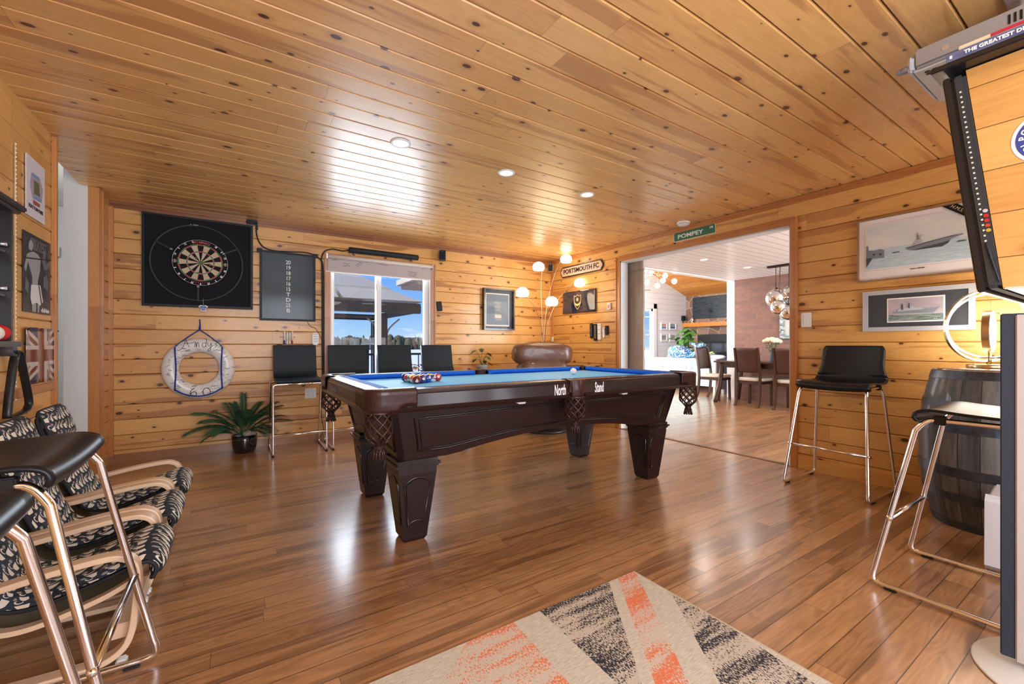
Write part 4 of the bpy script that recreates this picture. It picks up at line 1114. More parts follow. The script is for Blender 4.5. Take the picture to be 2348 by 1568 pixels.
def sector(r0, r1, k, mi):
    a0 = math.radians(90+9-18*k); a1 = a0-math.radians(18); vs = []
    for q in range(5):
        an = a0+(a1-a0)*q/4
        vs += [(r0*math.cos(an), yf_, r0*math.sin(an)), (r1*math.cos(an), yf_, r1*math.sin(an))]
    m.add(vs, [(2*q, 2*q+2, 2*q+3, 2*q+1) for q in range(4)], mi)
for k in range(20):
    dkk = k % 2 == 0
    sector(.016*k_, .097*k_, k, 0 if dkk else 1); sector(.097*k_, .107*k_, k, 2 if dkk else 3)
    sector(.107*k_, .160*k_, k, 0 if dkk else 1); sector(.160*k_, .170*k_, k, 2 if dkk else 3)
m.build('scoring_segments', BM, db)
m = MB(); m.lathe([(.0065*k_, .0370), (.016*k_, .0370)], 24, M=Matrix.Rotation(PI/2, 4, 'X'), mi=3); m.lathe([(.0001, .0372), (.0065*k_, .0372)], 16, M=Matrix.Rotation(PI/2, 4, 'X'), mi=2); m.build('bullseye', BM, db)
wire = mat('steel wire', (.75, .76, .8), .35, .8)
m = MB()
for rr in (.170*k_, .107*k_, .097*k_, .160*k_): m.tube([(rr*math.cos(2*PI*q/60), yf_-.001, rr*math.sin(2*PI*q/60)) for q in range(60)], .0006, 4, closed=True)
for k in range(20):
    an = math.radians(99-18*k); m.tube([(.016*k_*math.cos(an), yf_-.001, .016*k_*math.sin(an)), (.175*k_*math.cos(an), yf_-.001, .175*k_*math.sin(an))], .0006, 4)
m.build('wire_spider', wire, db)
m = MB(); rw = R0*.985; m.tube([(rw*math.cos(2*PI*q/60), -.040, rw*math.sin(2*PI*q/60)) for q in range(60)], .0013, 5, closed=True); m.build('number_wire', wire, db)
for k, num in enumerate((20, 1, 18, 4, 13, 6, 10, 15, 2, 17, 3, 19, 7, 16, 8, 11, 14, 9, 12, 5)):
    if num in (6, 11, 20, 1): continue
    an = math.radians(90-18*k); rr = R0*.925
    text('number', str(num), .026, wire, db, (rr*math.cos(an), -.039, rr*math.sin(an)), rot=(PI/2, -(an-PI/2), 0), sx=.8)
orr = mat('orange red print', (.62, .16, .10), .7)
for i, ch in enumerate('WINMAU'):
    an = math.radians(90+17-i*6.8-2); rr = R0*.885
    text('maker_lettering', ch, .030, orr, db, (rr*math.cos(an), -.0385, rr*math.sin(an)), rot=(PI/2, -(an-PI/2), 0), bold=.0009)
pr_ = mat('red print', (.5, .04, .06), .7)
for i, ch in enumerate('=PRO SFB='):
    an = math.radians(-90-21+i*5.2); rr = R0*.885
    text('model_lettering', ch, .020, pr_, db, (rr*math.cos(an), -.0385, rr*math.sin(an)), rot=(PI/2, -(an+PI/2), 0))
for sx in (-1, 1):
    m = MB(); m.lathe([(.013, 0), (.016, 0), (.016, .002), (.013, .002)], 24, M=Matrix.Translation((sx*R0*.90, -.038, 0)) @ Matrix.Rotation(PI/2, 4, 'X')); o = m.build('logo_ring', mat('tan print', (.6, .48, .35), .7), db)
    text('logo', 'w', .026, mat('tan print'), o, (sx*R0*.90, -.0395, 0), rot=(PI/2, sx*PI/2, 0), bold=.001)
dart_m = mat('dart shaft', (.15, .05, .03), .4)
for nm, (dx, dz), lab in (('dart', (-.035, .03), 'dart stuck left of the bullseye'), ('dart', (.075, -.025), 'dart stuck right of the bullseye'), ('dart', (-.01, -.115), 'dart stuck low in the board below the bullseye')):
    t = thing(nm, lab+', with short thin barrel', 'dart', (bc[0]+dx, YA-.036-.0366, bc[1]+dz), 0, 'darts in the board')
    t.rotation_euler = (math.radians(-6), 0, 0)
    m = MB(); m.tube([(0, -.001, 0), (0, -.012, 0), (0, -.05, 0), (0, -.055, 0)], [.0008, .0028, .003, .0018], 8); m.build('barrel', wire, t)
    m = MB()
    for q in (0, PI/2): m.add([(0, -.055, 0), (0, -.065, .012), (0, -.085, .012), (0, -.088, 0), (0, -.085, -.012), (0, -.065, -.012)], [(0, 1, 2, 3, 4, 5)], 0, False, Matrix.Rotation(q, 4, 'Y'))
    m.build('flight', dart_m, t)
kx, kz = A_(466, 707, .06)
kr = on_wall('A', 'keyring', 'small blue and white football shirt keyring hanging under the dartboard', 'keyring', kx, kz, off=.055)
m = MB(); sh = [(-.018, -.025), (.018, -.025), (.018, .008), (.028, .004), (.034, .020), (.014, .030), (.006, .026), (-.006, .026), (-.014, .030), (-.034, .020), (-.028, .004), (-.018, .008)]
m.prism([(x*1.12, z*1.12) for x, z in sh], -.003, 0); m.build('backing', mat('white enamel', (.8, .8, .82), .3), kr)
m = MB(); m.prism([(x*.85, z*.85) for x, z in sh], -.005, -.003); m.build('shirt', mat('royal blue enamel', (.03, .06, .38), .3), kr)
text('shirt_mark', 'U', .02, white_ink, kr, (0, -.0055, .0))
m = MB(); m.tube([(0, -.002, .028), (.001, -.002, .05), (-.001, -.002, .075), (0, -.002, .10)], .0012, 5); m.build('chain', wire, kr)

# electronic scoreboard
a, z, w_, h_ = rectA(595.5, 570, 733, 723.5, 587, 738, .03)
sb = on_wall('A', 'dart_scoreboard', 'dark glass cricket dart scoreboard with white numbers from 20 down to B', 'scoreboard', a, z)
frame_mb(w_, h_, .022, .030).build('frame', frame_blk, sb)
m = MB(); m.box(-w_/2+.018, w_/2-.018, -.024, 0, -h_/2+.018, h_/2-.018); m.build('glass_panel', mat('dark glossy panel', (.035, .050, .065), .12, spec=.25), sb)
for s in (-1, 1):
    m = MB(); m.cbox(s*w_/2-.025, s*w_/2+.025, -.035, 0, h_/2-.028, h_/2+.016, .004); m.build('corner_bracket', frame_blk, sb)
lx = A_(661, 660, .03)[0]-a
for k, s in enumerate(('20', '19', '18', '17', '16', '15', 'T', 'D', '25', 'B')):
    zz = A_(661, 602+k*12.25, .03)[1]-z
    text('score_number', s, .058, white_ink, sb, (lx, -.0255, zz), sx=.82 if len(s) > 1 else 1.15, bold=.0008)
# power adaptor, cables
cab = mat('black cable', (.008, .012, .02), .45)
a, z = A_(577, 512, .03)
ad = on_wall('A', 'power_adaptor', 'small black plug-in power adaptor at the top right corner of the dartboard surround', 'power adaptor', a, z+.012)
m = MB(); m.cbox(-.05, .055, -.045, 0, -.02, .022, .008); m.build('body', frame_blk, ad)
m = MB(); m.cbox(.035, .058, -.04, -.01, -.075, -.018, .006); m.build('plug', frame_blk, ad)
def cable(name, px, lab, r=.006, off=.012, extra=None):
    pts = [Vector((A_(u, v, off)[0], YA-off, A_(u, v, off)[1])) for u, v in px]
    m = MB(); m.tube(spline(pts, 6), r, 8); o = m.build(name, cab); tag(o, lab, 'cable'); return o
cable('cable', [(587, 528), (592, 550), (604, 566), (625, 574), (660, 577), (700, 579), (722, 585), (735, 596), (741, 612), (742, 700), (742, 780), (743, 850), (744, 880)], 'black cable looping from the dartboard plug over the scoreboard and down beside the window', .007)
cable('cable', [(801, 573), (785, 575), (762, 571), (745, 576), (738, 590), (738, 612), (739, 700), (739, 800), (740, 880)], 'black cable running from the long light bar down the left side of the window casing', .007, .024)
cable('cable', [(705, 738), (712, 748), (722, 752), (730, 762), (737, 778)], 'thin black cord hanging from the bottom of the dart scoreboard', .0025, .01)
cord = MB(); cord.tube(spline([(A_(737, 905)[0], YA-.03, .52), (A_(735, 960)[0], YA-.05, .3), (A_(738, 990)[0], YA-.1, .12), (A_(722, 1002)[0], YA-.13, .02)], 6), .0035, 6)
tag(cord.build('cord', cab), 'thin black cord hanging below the wall socket to a switch on the floor', 'cord')
fx, fy, _ = at(709, 1010, .0)
o = MB(); o.cbox(-.045, .045, -.022, .022, 0, .028, .010); o = o.build('foot_switch', frame_blk); o.location = (fx, fy+.02, 0); o.rotation_euler = (0, 0, .9)
tag(o, 'small black cord switch lying on the floor between the padded stools', 'switch')
# light bar above the window
a, z, w_, h_ = rectA(801, 564.5, 577.5, 959, 586.5, 597.5, .08)
lb = on_wall('A', 'light_bar', 'long slim black bar speaker mounted on the wall above the window shade', 'sound bar', a, z)
m = MB(); Mx = Matrix.Rotation(PI/2, 4, 'Y'); m.lathe([(.0001, -w_/2), (.030, -w_/2), (.033, -w_/2+.004), (.033, w_/2-.004), (.030, w_/2), (.0001, w_/2)], 20, M=Matrix.Translation((0, -.07, 0)) @ Mx, sx=1.0, sy=1.15); m.build('body', mat('blue black fabric grille', (.012, .022, .032), .6), lb)
for s in (-.42, .42):
    m = MB(); m.cbox(s*w_-.012, s*w_+.012, -.06, 0, -.045, -.02, .003); m.build('bracket', mat('grey plastic'), lb)
# window shade
a, z, w_, h_ = rectA(748.5, 580, 619, 992.5, 609, 644, .045)
sd = on_wall('A', 'roller_shade', 'grey roller shade with handwritten scribbles pulled partly down over the window', 'window shade', a, z)
shade_m = mat('grey shade fabric', (.50, .46, .47), .75, noise=.04, nscale=200)
m = MB(); m.box(-w_/2+.02, w_/2-.02, -.022, -.019, -h_/2, h_/2-.02); sf = m.build('shade_fabric', shade_m, sd)
m = MB(); m.rod((-w_/2+.0, -.035, h_/2-.025), (w_/2-.005, -.035, h_/2-.025), .024, seg=18); m.build('roller_tube', mat('white roller tube', (.75, .70, .68), .4), sd)
m = MB(); m.cbox(-w_/2-.015, w_/2-.02, -.027, -.014, -h_/2-.006, -h_/2+.008, .003); m.build('bottom_bar', mat('white roller tube'), sd)
for s in (-1, 1):
    m = MB(); m.cbox(s*(w_/2-.005)-.008, s*(w_/2-.005)+.008, -.06, 0, h_/2-.055, h_/2+.005, .003); m.build('bracket', mat('brushed nickel'), sd)
def scribble(parent, items, mt, name='handwriting'):
    """short wavering pen strokes; items: (x, z, length, angle deg, lines)"""
    ra = random.Random(11)
    for (x, z, ln, an, rows) in items:
        m = MB(); c_, s_2 = math.cos(math.radians(an)), math.sin(math.radians(an))
        for r in range(rows):
            n = int(ln/.007); pts = []
            for k in range(n):
                a_ = k*.007; b_ = -r*.024+ra.uniform(-.007, .007)
                pts.append((x+a_*c_-b_*s_2, -.0235, z+a_*s_2+b_*c_))
            m.tube(pts, .0017, 4)
        m.build(name, mt, parent)
penm = mat('blue black pen', (.03, .04, .08), .7)
scribble(sd, [(-w_/2+.05, .06, .12, 12, 2), (-w_/2+.18, .0, .09, 12, 2), (-w_/2+.36, .05, .05, -35, 3), (-.06, .07, .13, -5, 2), (w_/2-.32, -.01, .12, -8, 3), (w_/2-.13, .03, .06, 50, 1)], penm)
# small speakers
def speaker(loc, rz, lab, sidec, w2=.085, h2=.135, d2=.10):
    t = thing('speaker', lab, 'speaker', loc, rz, 'small satellite speakers high on the walls')
    m = MB(); m.cbox(-w2/2, w2/2, -d2, -.01, -h2/2, h2/2, .006); m.build('cabinet', sidec, t)
    m = MB(); m.cbox(-w2/2+.006, w2/2-.006, -d2-.008, -d2+.001, -h2/2+.008, h2/2-.008, .004); m.build('grille', mat('black speaker cloth', (.012, .016, .026), .8), t)
    m = MB(); m.box(-.012, .012, -d2-.0095, -d2-.0078, h2/2-.022, h2/2-.018); m.build('badge', mat('grey plastic'), t)
    m = MB(); m.cbox(-.02, .02, -.012, .03 if rz > -.6 else .16, -.02, .02, .003); m.build('wall_bracket', frame_blk, t)
    return t
a, z = A_(1018, 587, .07)
speaker((a, YA-.03, z), -.45, 'small dark cube speaker on the far wall right of the window shade', mat('dark grey laminate', (.10, .09, .10), .4))
speaker((XB-.10, YA-.10, onY(1262, 614, YA-.15)[2]), -.40-PI/8, 'small tan-sided speaker high in the far corner behind the floor lamp', mat('tan laminate', (.45, .24, .13), .4), .075, .125, .09)
# remotes and pens on the far wall
def remote(wall, uv, sz, lab, body, keys, rot=0, group=None, off=0.0, name='remote_control', roundy=.012, keycol=None):
    a, z = (A_ if wall == 'A' else B_)(*uv)
    t = on_wall(wall, name, lab, 'remote control', a, z, group, off)
    t.rotation_euler = (0, math.radians(rot), t.rotation_euler[2]) if wall == 'A' else (math.radians(rot), 0, t.rotation_euler[2])
    w2, h2 = sz
    m = MB(); m.prism(rrect(-w2/2, w2/2, -h2/2, h2/2, min(roundy, w2*.49)), -.022, 0); m.build('body', body, t, bevel=.003)
    m = MB()
    kw = w2*.62/3
    for r in range(keys):
        for c2 in range(3):
            x = (c2-1)*kw*1.15; zz = h2*.40-r*h2*.80/keys
            m.cbox(x-kw*.36, x+kw*.36, -.0245, -.0215, zz-h2*.022, zz+h2*.022, .001)
    m.build('keypad', keycol or mat('grey keys', (.35, .35, .38), .5), t)
    return t
remote('A', (1006.8, 702.5), (.062, .125), 'small dark blue remote tilted on the wall right of the window', frame_blk, 2, -8, roundy=.014, keycol=frame_blk)
remote('A', (722.8, 777), (.060, .135), 'white oval remote hung beside the window casing', mat('white plastic', (.80, .80, .80), .35), 4, 0, roundy=.028, keycol=mat('dark grey keys', (.08, .08, .10), .5))
a, z = A_(659, 773)
mh = on_wall('A', 'marker_holder', 'small chrome wall clip rail holding four markers under the scoreboard', 'pen holder', a, z, off=0)
m = MB(); m.tube([(-.075, -.012, 0), (.075, -.012, 0)], .003, 6); m.build('rail', wire, mh)
for s in (-.07, .07):
    m = MB(); m.sphere((s, -.008, 0), .008, 10, 6); m.build('end_knob', wire, mh)
for u, cc_, nm in ((651.5, (.02, .05, .35), 'blue cap'), (658, (.78, .78, .78), 'white cap, left one'), (664, (.78, .78, .78), 'white cap, right one'), (669.3, (.6, .03, .04), 'red cap')):
    x, zz = A_(u, 773)
    ex = 0 if 'white' in nm else .012
    t = on_wall('A', 'marker', 'white whiteboard marker with '+nm+' in the wall clip', 'marker', x, zz, 'whiteboard markers in the wall clip', off=.024)
    m = MB(); m.lathe([(.0001, -.055), (.008, -.055), (.008, .045+ex), (.006, .055+ex), (.0001, .055+ex)], 12); m.build('barrel', mat('white plastic'), t)
    m = MB(); m.lathe([(.0001, -.078), (.0078, -.078), (.009, -.07), (.009, -.035), (.0085, -.035)], 12); m.build('cap', mat('marker '+nm[:5], cc_, .4), t)
a, z = A_(712, 901)
ou = on_wall('A', 'wall_outlet', 'white four-socket wall outlet plate behind the padded stools', 'outlet', a, z)
m = MB(); m.cbox(-.058, .058, -.006, 0, -.058, .058, .003); m.build('plate', white, ou)
for sx in (-.026, .026):
    m = MB(); m.cbox(sx-.018, sx+.018, -.009, -.005, -.042, .042, .002); m.build('socket_block', white, ou)
    for zz in (-.026, .012):
        for dx in (-.006, .006):
            m = MB(); m.box(sx+dx-.0015, sx+dx+.0015, -.0098, -.0085, zz+.008, zz+.016); m.build('slot', ink, ou)
        m = MB(); m.box(sx-.002, sx+.002, -.0098, -.0085, zz-.004, zz+.001); m.build('slot', ink, ou)

# life ring
xl, xr = A_(368.3, 845, .05)[0], A_(539.7, 845, .05)[0]
zt_, zb_ = A_(455, 776, .06)[1], A_(455, 912.8, .06)[1]
Rm = ((xr-xl)+(zt_-zb_))/4; rc = (.6*Rm); ri = Rm*.535
lr = on_wall('A', 'life_ring', "white life ring with blue rope, signed all over and lettered Andy's 60", 'life ring', (xl+xr)/2, (zt_+zb_)/2)
rm, rt = (Rm+ri)/2, (Rm-ri)/2
def torus_pt(a, b, e=0): return ((rm+(rt+e)*math.cos(b))*math.cos(a), -.052-(.045+e)*math.sin(b), (rm+(rt+e)*math.cos(b))*math.sin(a))
m = MB(); m.grid(lambda u, v: torus_pt(2*PI*u, 2*PI*v), 72, 20); m.build('ring', mat('white enamel foam', (.80, .79, .77), .35, coat=.3), lr)
def on_ring(x, z, e=.0018):
    r = math.hypot(x, z); q = max(-.97, min(.97, (r-rm)/rt)); a = math.atan2(z, x); b = math.acos(q); return torus_pt(a, b, e)
rope = mat('blue rope', (.015, .05, .32), .7, bump=.6, nscale=200)
an_s = [math.radians(d) for d in (132, 228, 312, 48)]
hp = [(Rm*.93*math.cos(a), Rm*.93*math.sin(a)) for a in an_s]
m = MB(); m.tube([on_ring(hp[0][0]+(hp[1][0]-hp[0][0])*k/12, hp[0][1]+(hp[1][1]-hp[0][1])*k/12, .008) for k in range(13)], .0065, 8); m.build('rope', rope, lr)
m = MB(); m.tube([on_ring(hp[2][0]+(hp[3][0]-hp[2][0])*k/12, hp[2][1]+(hp[3][1]-hp[2][1])*k/12, .008) for k in range(13)], .0065, 8); m.build('rope', rope, lr)
m = MB(); m.tube([on_ring(Rm*.90*math.cos(a), Rm*.90*math.sin(a), .008) for a in [math.radians(228+(312-228)*k/14) for k in range(15)]], .0065, 8); m.build('rope', rope, lr)
tz = A_(458.5, 756, .03)[1]-(zt_+zb_)/2
for hpk, sx in ((hp[0], -1), (hp[3], 1)):
    m = MB(); m.tube(spline([on_ring(hpk[0], hpk[1], .01), on_ring(hpk[0]*.985, hpk[1]*1.04, .006), (sx*.09, -.03, tz-.072), (0, -.02, tz)], 6), .0055, 8); m.build('rope', rope, lr)
m = MB(); m.tube([(0, -.02, tz), (.003, -.014, tz+.05), (0, -.008, tz+.105)], [.010, .006, .005], 8); m.build('rope_knot', rope, lr)
for a in an_s:
    m = MB(); c0 = Vector(on_ring(Rm*.90*math.cos(a), Rm*.90*math.sin(a), 0))
    m.tube([c0+Vector((.022*math.cos(t)*abs(math.sin(a))+.012*math.cos(t), -.004, .016*math.sin(t))) for t in [PI*k/6 for k in range(13)]], .0028, 6); m.build('rope_loop', mat('pale cord', (.65, .6, .5), .6), lr)
    
def ring_stroke(pts, r=.0022):
    mm.tube([on_ring(p[0], p[1], .001) for p in pts], r, 5)
# big hand lettering: Andy's (top) and 60 (bottom)
def let(L, ox, oz, s, sp=5):
    for st in L: ring_stroke([Vector((ox+p[0]*s, oz+p[1]*s)) if False else (ox+p[0]*s, oz+p[1]*s) for p in [(q.x, q.z) for q in spline([(a, 0, b) for a, b in st], sp)]])
AN = {'A': [[(-.35, -.15), (-.2, -.12), (.05, .6), (.15, 1.0), (.28, .5), (.5, .0)], [(-.02, .4), (.3, .45), (.5, .5)]],
      'n': [[(.0, .0), (.05, .5), (.12, .6), (.18, .0), (.22, .4), (.36, .6), (.42, .3), (.45, .0)]],
      'd': [[(.35, .5), (.1, .5), (.0, .25), (.12, .0), (.32, .1), (.4, .6), (.42, 1.15), (.15, 1.35)], [(.40, .6), (.38, .2), (.5, .0)]],
      'y': [[(.0, .6), (.05, .2), (.2, .1), (.36, .5), (.36, .1), (.25, -.45), (.05, -.5), (.1, -.25), (.6, .25)]],
      's': [[(.25, .55), (.05, .4), (.25, .2), (.05, .0)]], "'": [[(.0, 1.0), (.05, .85)]]}
mm = MB()
for ch, ox in (('A', -.115), ('n', -.035), ('d', .025), ('y', .068), ("'", .115), ('s', .125)):
    let(AN[ch], ox, rm*1.0-.018-.0*abs(ox), .078)
mm.build('lettering', ink, lr)
mm = MB()
ring_stroke([(-.02+.0*k, 0) for k in range(0)] or [( -.035+q.x*.075, -rm-.040+q.z*.075) for q in spline([(.0, 0, 1.0), (-.35, 0, .75), (-.45, 0, .3), (-.2, 0, .0), (.15, 0, .1), (.15, 0, .45), (-.15, 0, .55), (-.42, 0, .3)], 5)], .003)
ring_stroke([(.060+.03*math.cos(2*PI*k/20), -rm+.0-.004+.038*math.sin(2*PI*k/20)) for k in range(21)], .003)
mm.build('lettering', ink, lr)
mm = MB(); ra = random.Random(3)
for k in range(130):
    a = ra.uniform(0, 2*PI)
    if 62 < math.degrees(a) < 118 or 255 < math.degrees(a) < 285:
        if ra.random() < .7: continue
    r = rm+ra.uniform(-.75, .8)*rt; tang = ra.choice((0, 1)); ln = ra.uniform(.02, .05); base = ra.uniform(-.5, .5)+a*0
    n = int(ln/.0035); pts = []
    for q in range(n):
        x = r*math.cos(a)+q*.0035*math.cos(base); z_ = r*math.sin(a)+q*.0035*math.sin(base)+ra.uniform(-.0045, .0045)
        rr2 = math.hypot(x, z_)
        if abs(rr2-rm) < rt*.93: pts.append((x, z_))
    if len(pts) > 3: mm.tube([on_ring(p[0], p[1], .0008) for p in pts], ra.choice((.0011, .0014, .0018)), 4)
sgn_ = mm.build('signatures', ink, lr); sgn_['kind'] = 'stuff'

# framed memorabilia by the corner
a, z, w_, h_ = rectA(1108.7, 659.2, 756.5, 1179, 664.5, 756.5, .06)
fm = on_wall('A', 'framed_print', 'deep dark wooden box frame with a white bordered blue print, beside the floor lamp', 'picture frame', a+.01, z)
frame_mb(w_, h_, .020, .065).build('frame', mat('dark brown frame', (.035, .018, .016), .3, coat=.5), fm)
m = MB(); m.box(-w_/2+.015, w_/2-.015, -.02, 0, -h_/2+.015, h_/2-.015); m.build('backing', mat('dark blue backing', (.03, .055, .10), .6), fm)
m = MB(); m.box(-w_/2+.045, w_/2-.075, -.024, -.02, -h_/2+.055, h_/2-.065); m.build('print_border', mat('ivory card', (.75, .66, .58), .7), fm)
m = MB(); m.box(-w_/2+.057, w_/2-.087, -.026, -.024, -h_/2+.075, h_/2-.080); m.build('print', mat('slate blue print', (.13, .18, .25), .7), fm)
iv = mat('ivory print', (.7, .64, .56), .7)
for k, (s, zz, sz) in enumerate((('Super', .10, .04), ('Of', .06, .045), ('Comm', .035, .035), ('in', .0, .03), ('TESTIMONIAL', -.02, .016), ('THE FINAL', -.14, .018), ('MANCHESTER', -.155, .012))):
    text('print_lettering', s, sz, iv, fm, (-.02+.02*((k % 2)), -.0268, zz))
m = MB()
for k in range(5): m.prism([(-.06+k*.022, -.12), (-.042+k*.022, -.12), (-.044+k*.022, -.07-.015*(k % 2)), (-.058+k*.022, -.06-.01*(k % 3))], -.027, -.0262)
m.build('figures', iv, fm)
m = MB(); m.box(-w_/2+.016, w_/2-.016, -.058, -.056, -h_/2+.016, h_/2-.016); m.build('glazing', glass_thin, fm)

# ================================================================ ON THE RIGHT WALL
# PORTSMOUTH FC plaque
def clipped(w2, h2, c): 
    x, z = w2/2, h2/2
    out = []
    for sx, sz in ((1, 1), (-1, 1), (-1, -1), (1, -1)):
        q = [(sx*x, sz*(z-c)), (sx*(x-c*.35), sz*(z-c)), (sx*(x-c*.6), sz*(z-c*.4)), (sx*(x-c), sz*z)]
        out += q if sx*sz > 0 else q[::-1]
    return out
a, z, w_, h_ = rectB(1285.4, 614, 637.8, 1382.4, 594.8, 618.5, .02)
pf = on_wall('B', 'name_plaque', 'cream PORTSMOUTH FC plaque with black clipped-corner border', 'sign', a, z)
m = MB(); m.prism(clipped(w_, h_, h_*.30), -.018, 0); m.build('border', mat('black iron border', (.03, .018, .015), .4, coat=.3), pf, bevel=.003)
m = MB(); m.prism(clipped(w_-.028, h_-.026, h_*.26), -.022, -.018); m.build('face', mat('cream face', (.66, .52, .44), .5), pf)
text('lettering', 'PORTSMOUTH FC', h_*.62, mat('black iron border'), pf, (0, -.0235, 0), sx=(w_*.88)/(h_*.62*8.5), bold=.002, ext=.002)
# crest panel
a, z, w_, h_ = rectB(1290.5, 671.6, 719.8, 1365.8, 660.8, 714, .02)
cp_ = on_wall('B', 'crest_panel', 'curved glossy navy panel bearing a gold shield crest with star and crescent', 'wall art', a, z)
m = MB(); m.grid(lambda u, v: ((-.5+u)*w_-(.012*math.sin(PI*v) if u < .5 else 0)*(-1)*(1-u*2 if u < .5 else 0), -.018-.014*math.sin(u*9+v*2)*math.sin(PI*u), (-.5+v)*h_), 24, 10)
m.build('panel', boards('navy smoked gloss', 'z', 'x', 5, -2, (.06, .045, .06), (.008, .018, .06), (.0, .04, .12), (0, 0, 0), rough=.08, coat=1.0, knots=0, streak=.7, seglen=9, grain=.8, crough=.03), cp_, solid=.012)
gm = mat('gold leaf print', (.80, .60, .30), .4)
shp = [(-.055, .075), (-.028, .062), (0, .080), (.028, .062), (.055, .075), (.058, .03), (.048, -.03), (.02, -.072), (0, -.088), (-.02, -.072), (-.048, -.03), (-.058, .03)]
k2 = h_/.26
m = MB(); m.tube([(x*k2, -.040, z2*k2) for x, z2 in [(q.x, q.z) for q in spline([(p[0], 0, p[1]) for p in shp+[shp[0]]], 3)]], .0042, 6); m.build('shield_outline', gm, cp_)
m = MB(); st8 = []
for k in range(16):
    an = 2*PI*k/16; r = (.024 if k % 2 == 0 else .010)*k2; st8.append((r*math.cos(an), .025*k2+r*math.sin(an)))
m.prism(st8, -.044, -.036); m.build('star', gm, cp_)
m = MB(); cr = [(.045*k2*math.cos(a_), -.008*k2+.042*k2*math.sin(a_)) for a_ in [PI+PI*k/12 for k in range(13)]]+[(.043*k2*math.cos(a_), -.004*k2+.022*k2*math.sin(a_)) for a_ in [2*PI-PI*k/12 for k in range(1, 12)]]
m.prism(cr, -.044, -.036); m.build('crescent', gm, cp_)
# thermostat, remotes, corner box, switch
a, z, w_, h_ = rectB(1394, 695, 710.5, 1401.8, 694, 709.5)
th = on_wall('B', 'thermostat', 'small white wall control with red print beside the door casing', 'thermostat', a, z)
m = MB(); m.cbox(-w_/2, w_/2, -.024, 0, -h_/2, h_/2, .004); m.build('body', mat('white plastic'), th)
m = MB(); m.box(-w_*.25, w_*.3, -.025, -.0238, -h_*.3, h_*.2); m.build('label', mat('pink print', (.6, .3, .28), .6), th)
grp = 'remote controls hung on the right wall'
remote('B', (1358, 758.5), (.046, .205), 'black remote with blue and red keys, left end of the row on the right wall', mat('glossy black plastic', (.012, .012, .014), .3), 8, 2, grp, roundy=.02, keycol=mat('blue grey keys', (.22, .24, .42), .4))
remote('B', (1367, 762), (.050, .225), 'long black remote with pale keys, second in the row on the right wall', mat('glossy black plastic'), 10, 1, grp, roundy=.008, keycol=mat('pale keys', (.5, .48, .45), .4))
remote('B', (1376, 760), (.052, .215), 'long white remote, middle of the row on the right wall', mat('white plastic'), 3, 1, grp, roundy=.010)
remote('B', (1386, 762.5), (.028, .125), 'short slim white remote with black ring, right wall', mat('white plastic'), 2, 2, grp, roundy=.008, keycol=ink)
remote('B', (1393.2, 757), (.040, .120), 'short black remote nearest the door casing', mat('glossy black plastic'), 4, 5, grp, roundy=.006, keycol=mat('dark grey keys'))
aw = thing('sensor', 'small white rounded sensor stuck in the far corner above the recliner', 'sensor', (XB-.036, YA-.06, onX(1265, 778, XB-.03)[2]), -PI/2)
m = MB(); m.prism(rrect(-.014, .014, -.036, .036, .012), -.018, 0); m.build('body', mat('white plastic'), aw, bevel=.003)
a, z, w_, h_ = rectB(1837, 717.2, 750, 1861.3, 716.6, 749.6)
sw = on_wall('B', 'light_switch', 'white rocker light switch plate right of the wide doorway', 'light switch', a, z)
m = MB(); m.cbox(-w_/2, w_/2, -.006, 0, -h_/2, h_/2, .003); m.build('plate', mat('white plastic'), sw)
m = MB(); m.cbox(-w_*.22, w_*.22, -.012, -.005, -h_*.29, h_*.29, .002); m.build('rocker', mat('white plastic'), sw)
# POMPEY DR street sign
a, z, w_, h_ = rectB(1545.5, 536, 555.6, 1641.3, 510.8, 534)
pg = on_wall('B', 'street_sign', 'green and white POMPEY DR street sign above the wide doorway', 'sign', a, z)
pg.rotation_euler = (math.radians(3), 0, -PI/2)
m = MB(); m.prism(rrect(-w_/2, w_/2, -h_/2, h_/2, .014), -.004, -.001); m.build('border', mat('reflective white', (.82, .82, .8), .4), pg)
m = MB(); m.prism(rrect(-w_/2+.005, w_/2-.005, -h_/2+.005, h_/2-.005, .011), -.0052, -.004); m.build('face', mat('sign green', (.045, .16, .085), .45), pg)
text('lettering', 'POMPEY', h_*.60, white_ink, pg, (-.045, -.006, -.004), sx=(w_*.72)/(h_*.60*4.35), bold=.0012)
text('lettering', 'DR', h_*.30, white_ink, pg, (w_/2-.045, -.006, h_*.18), bold=.0006)

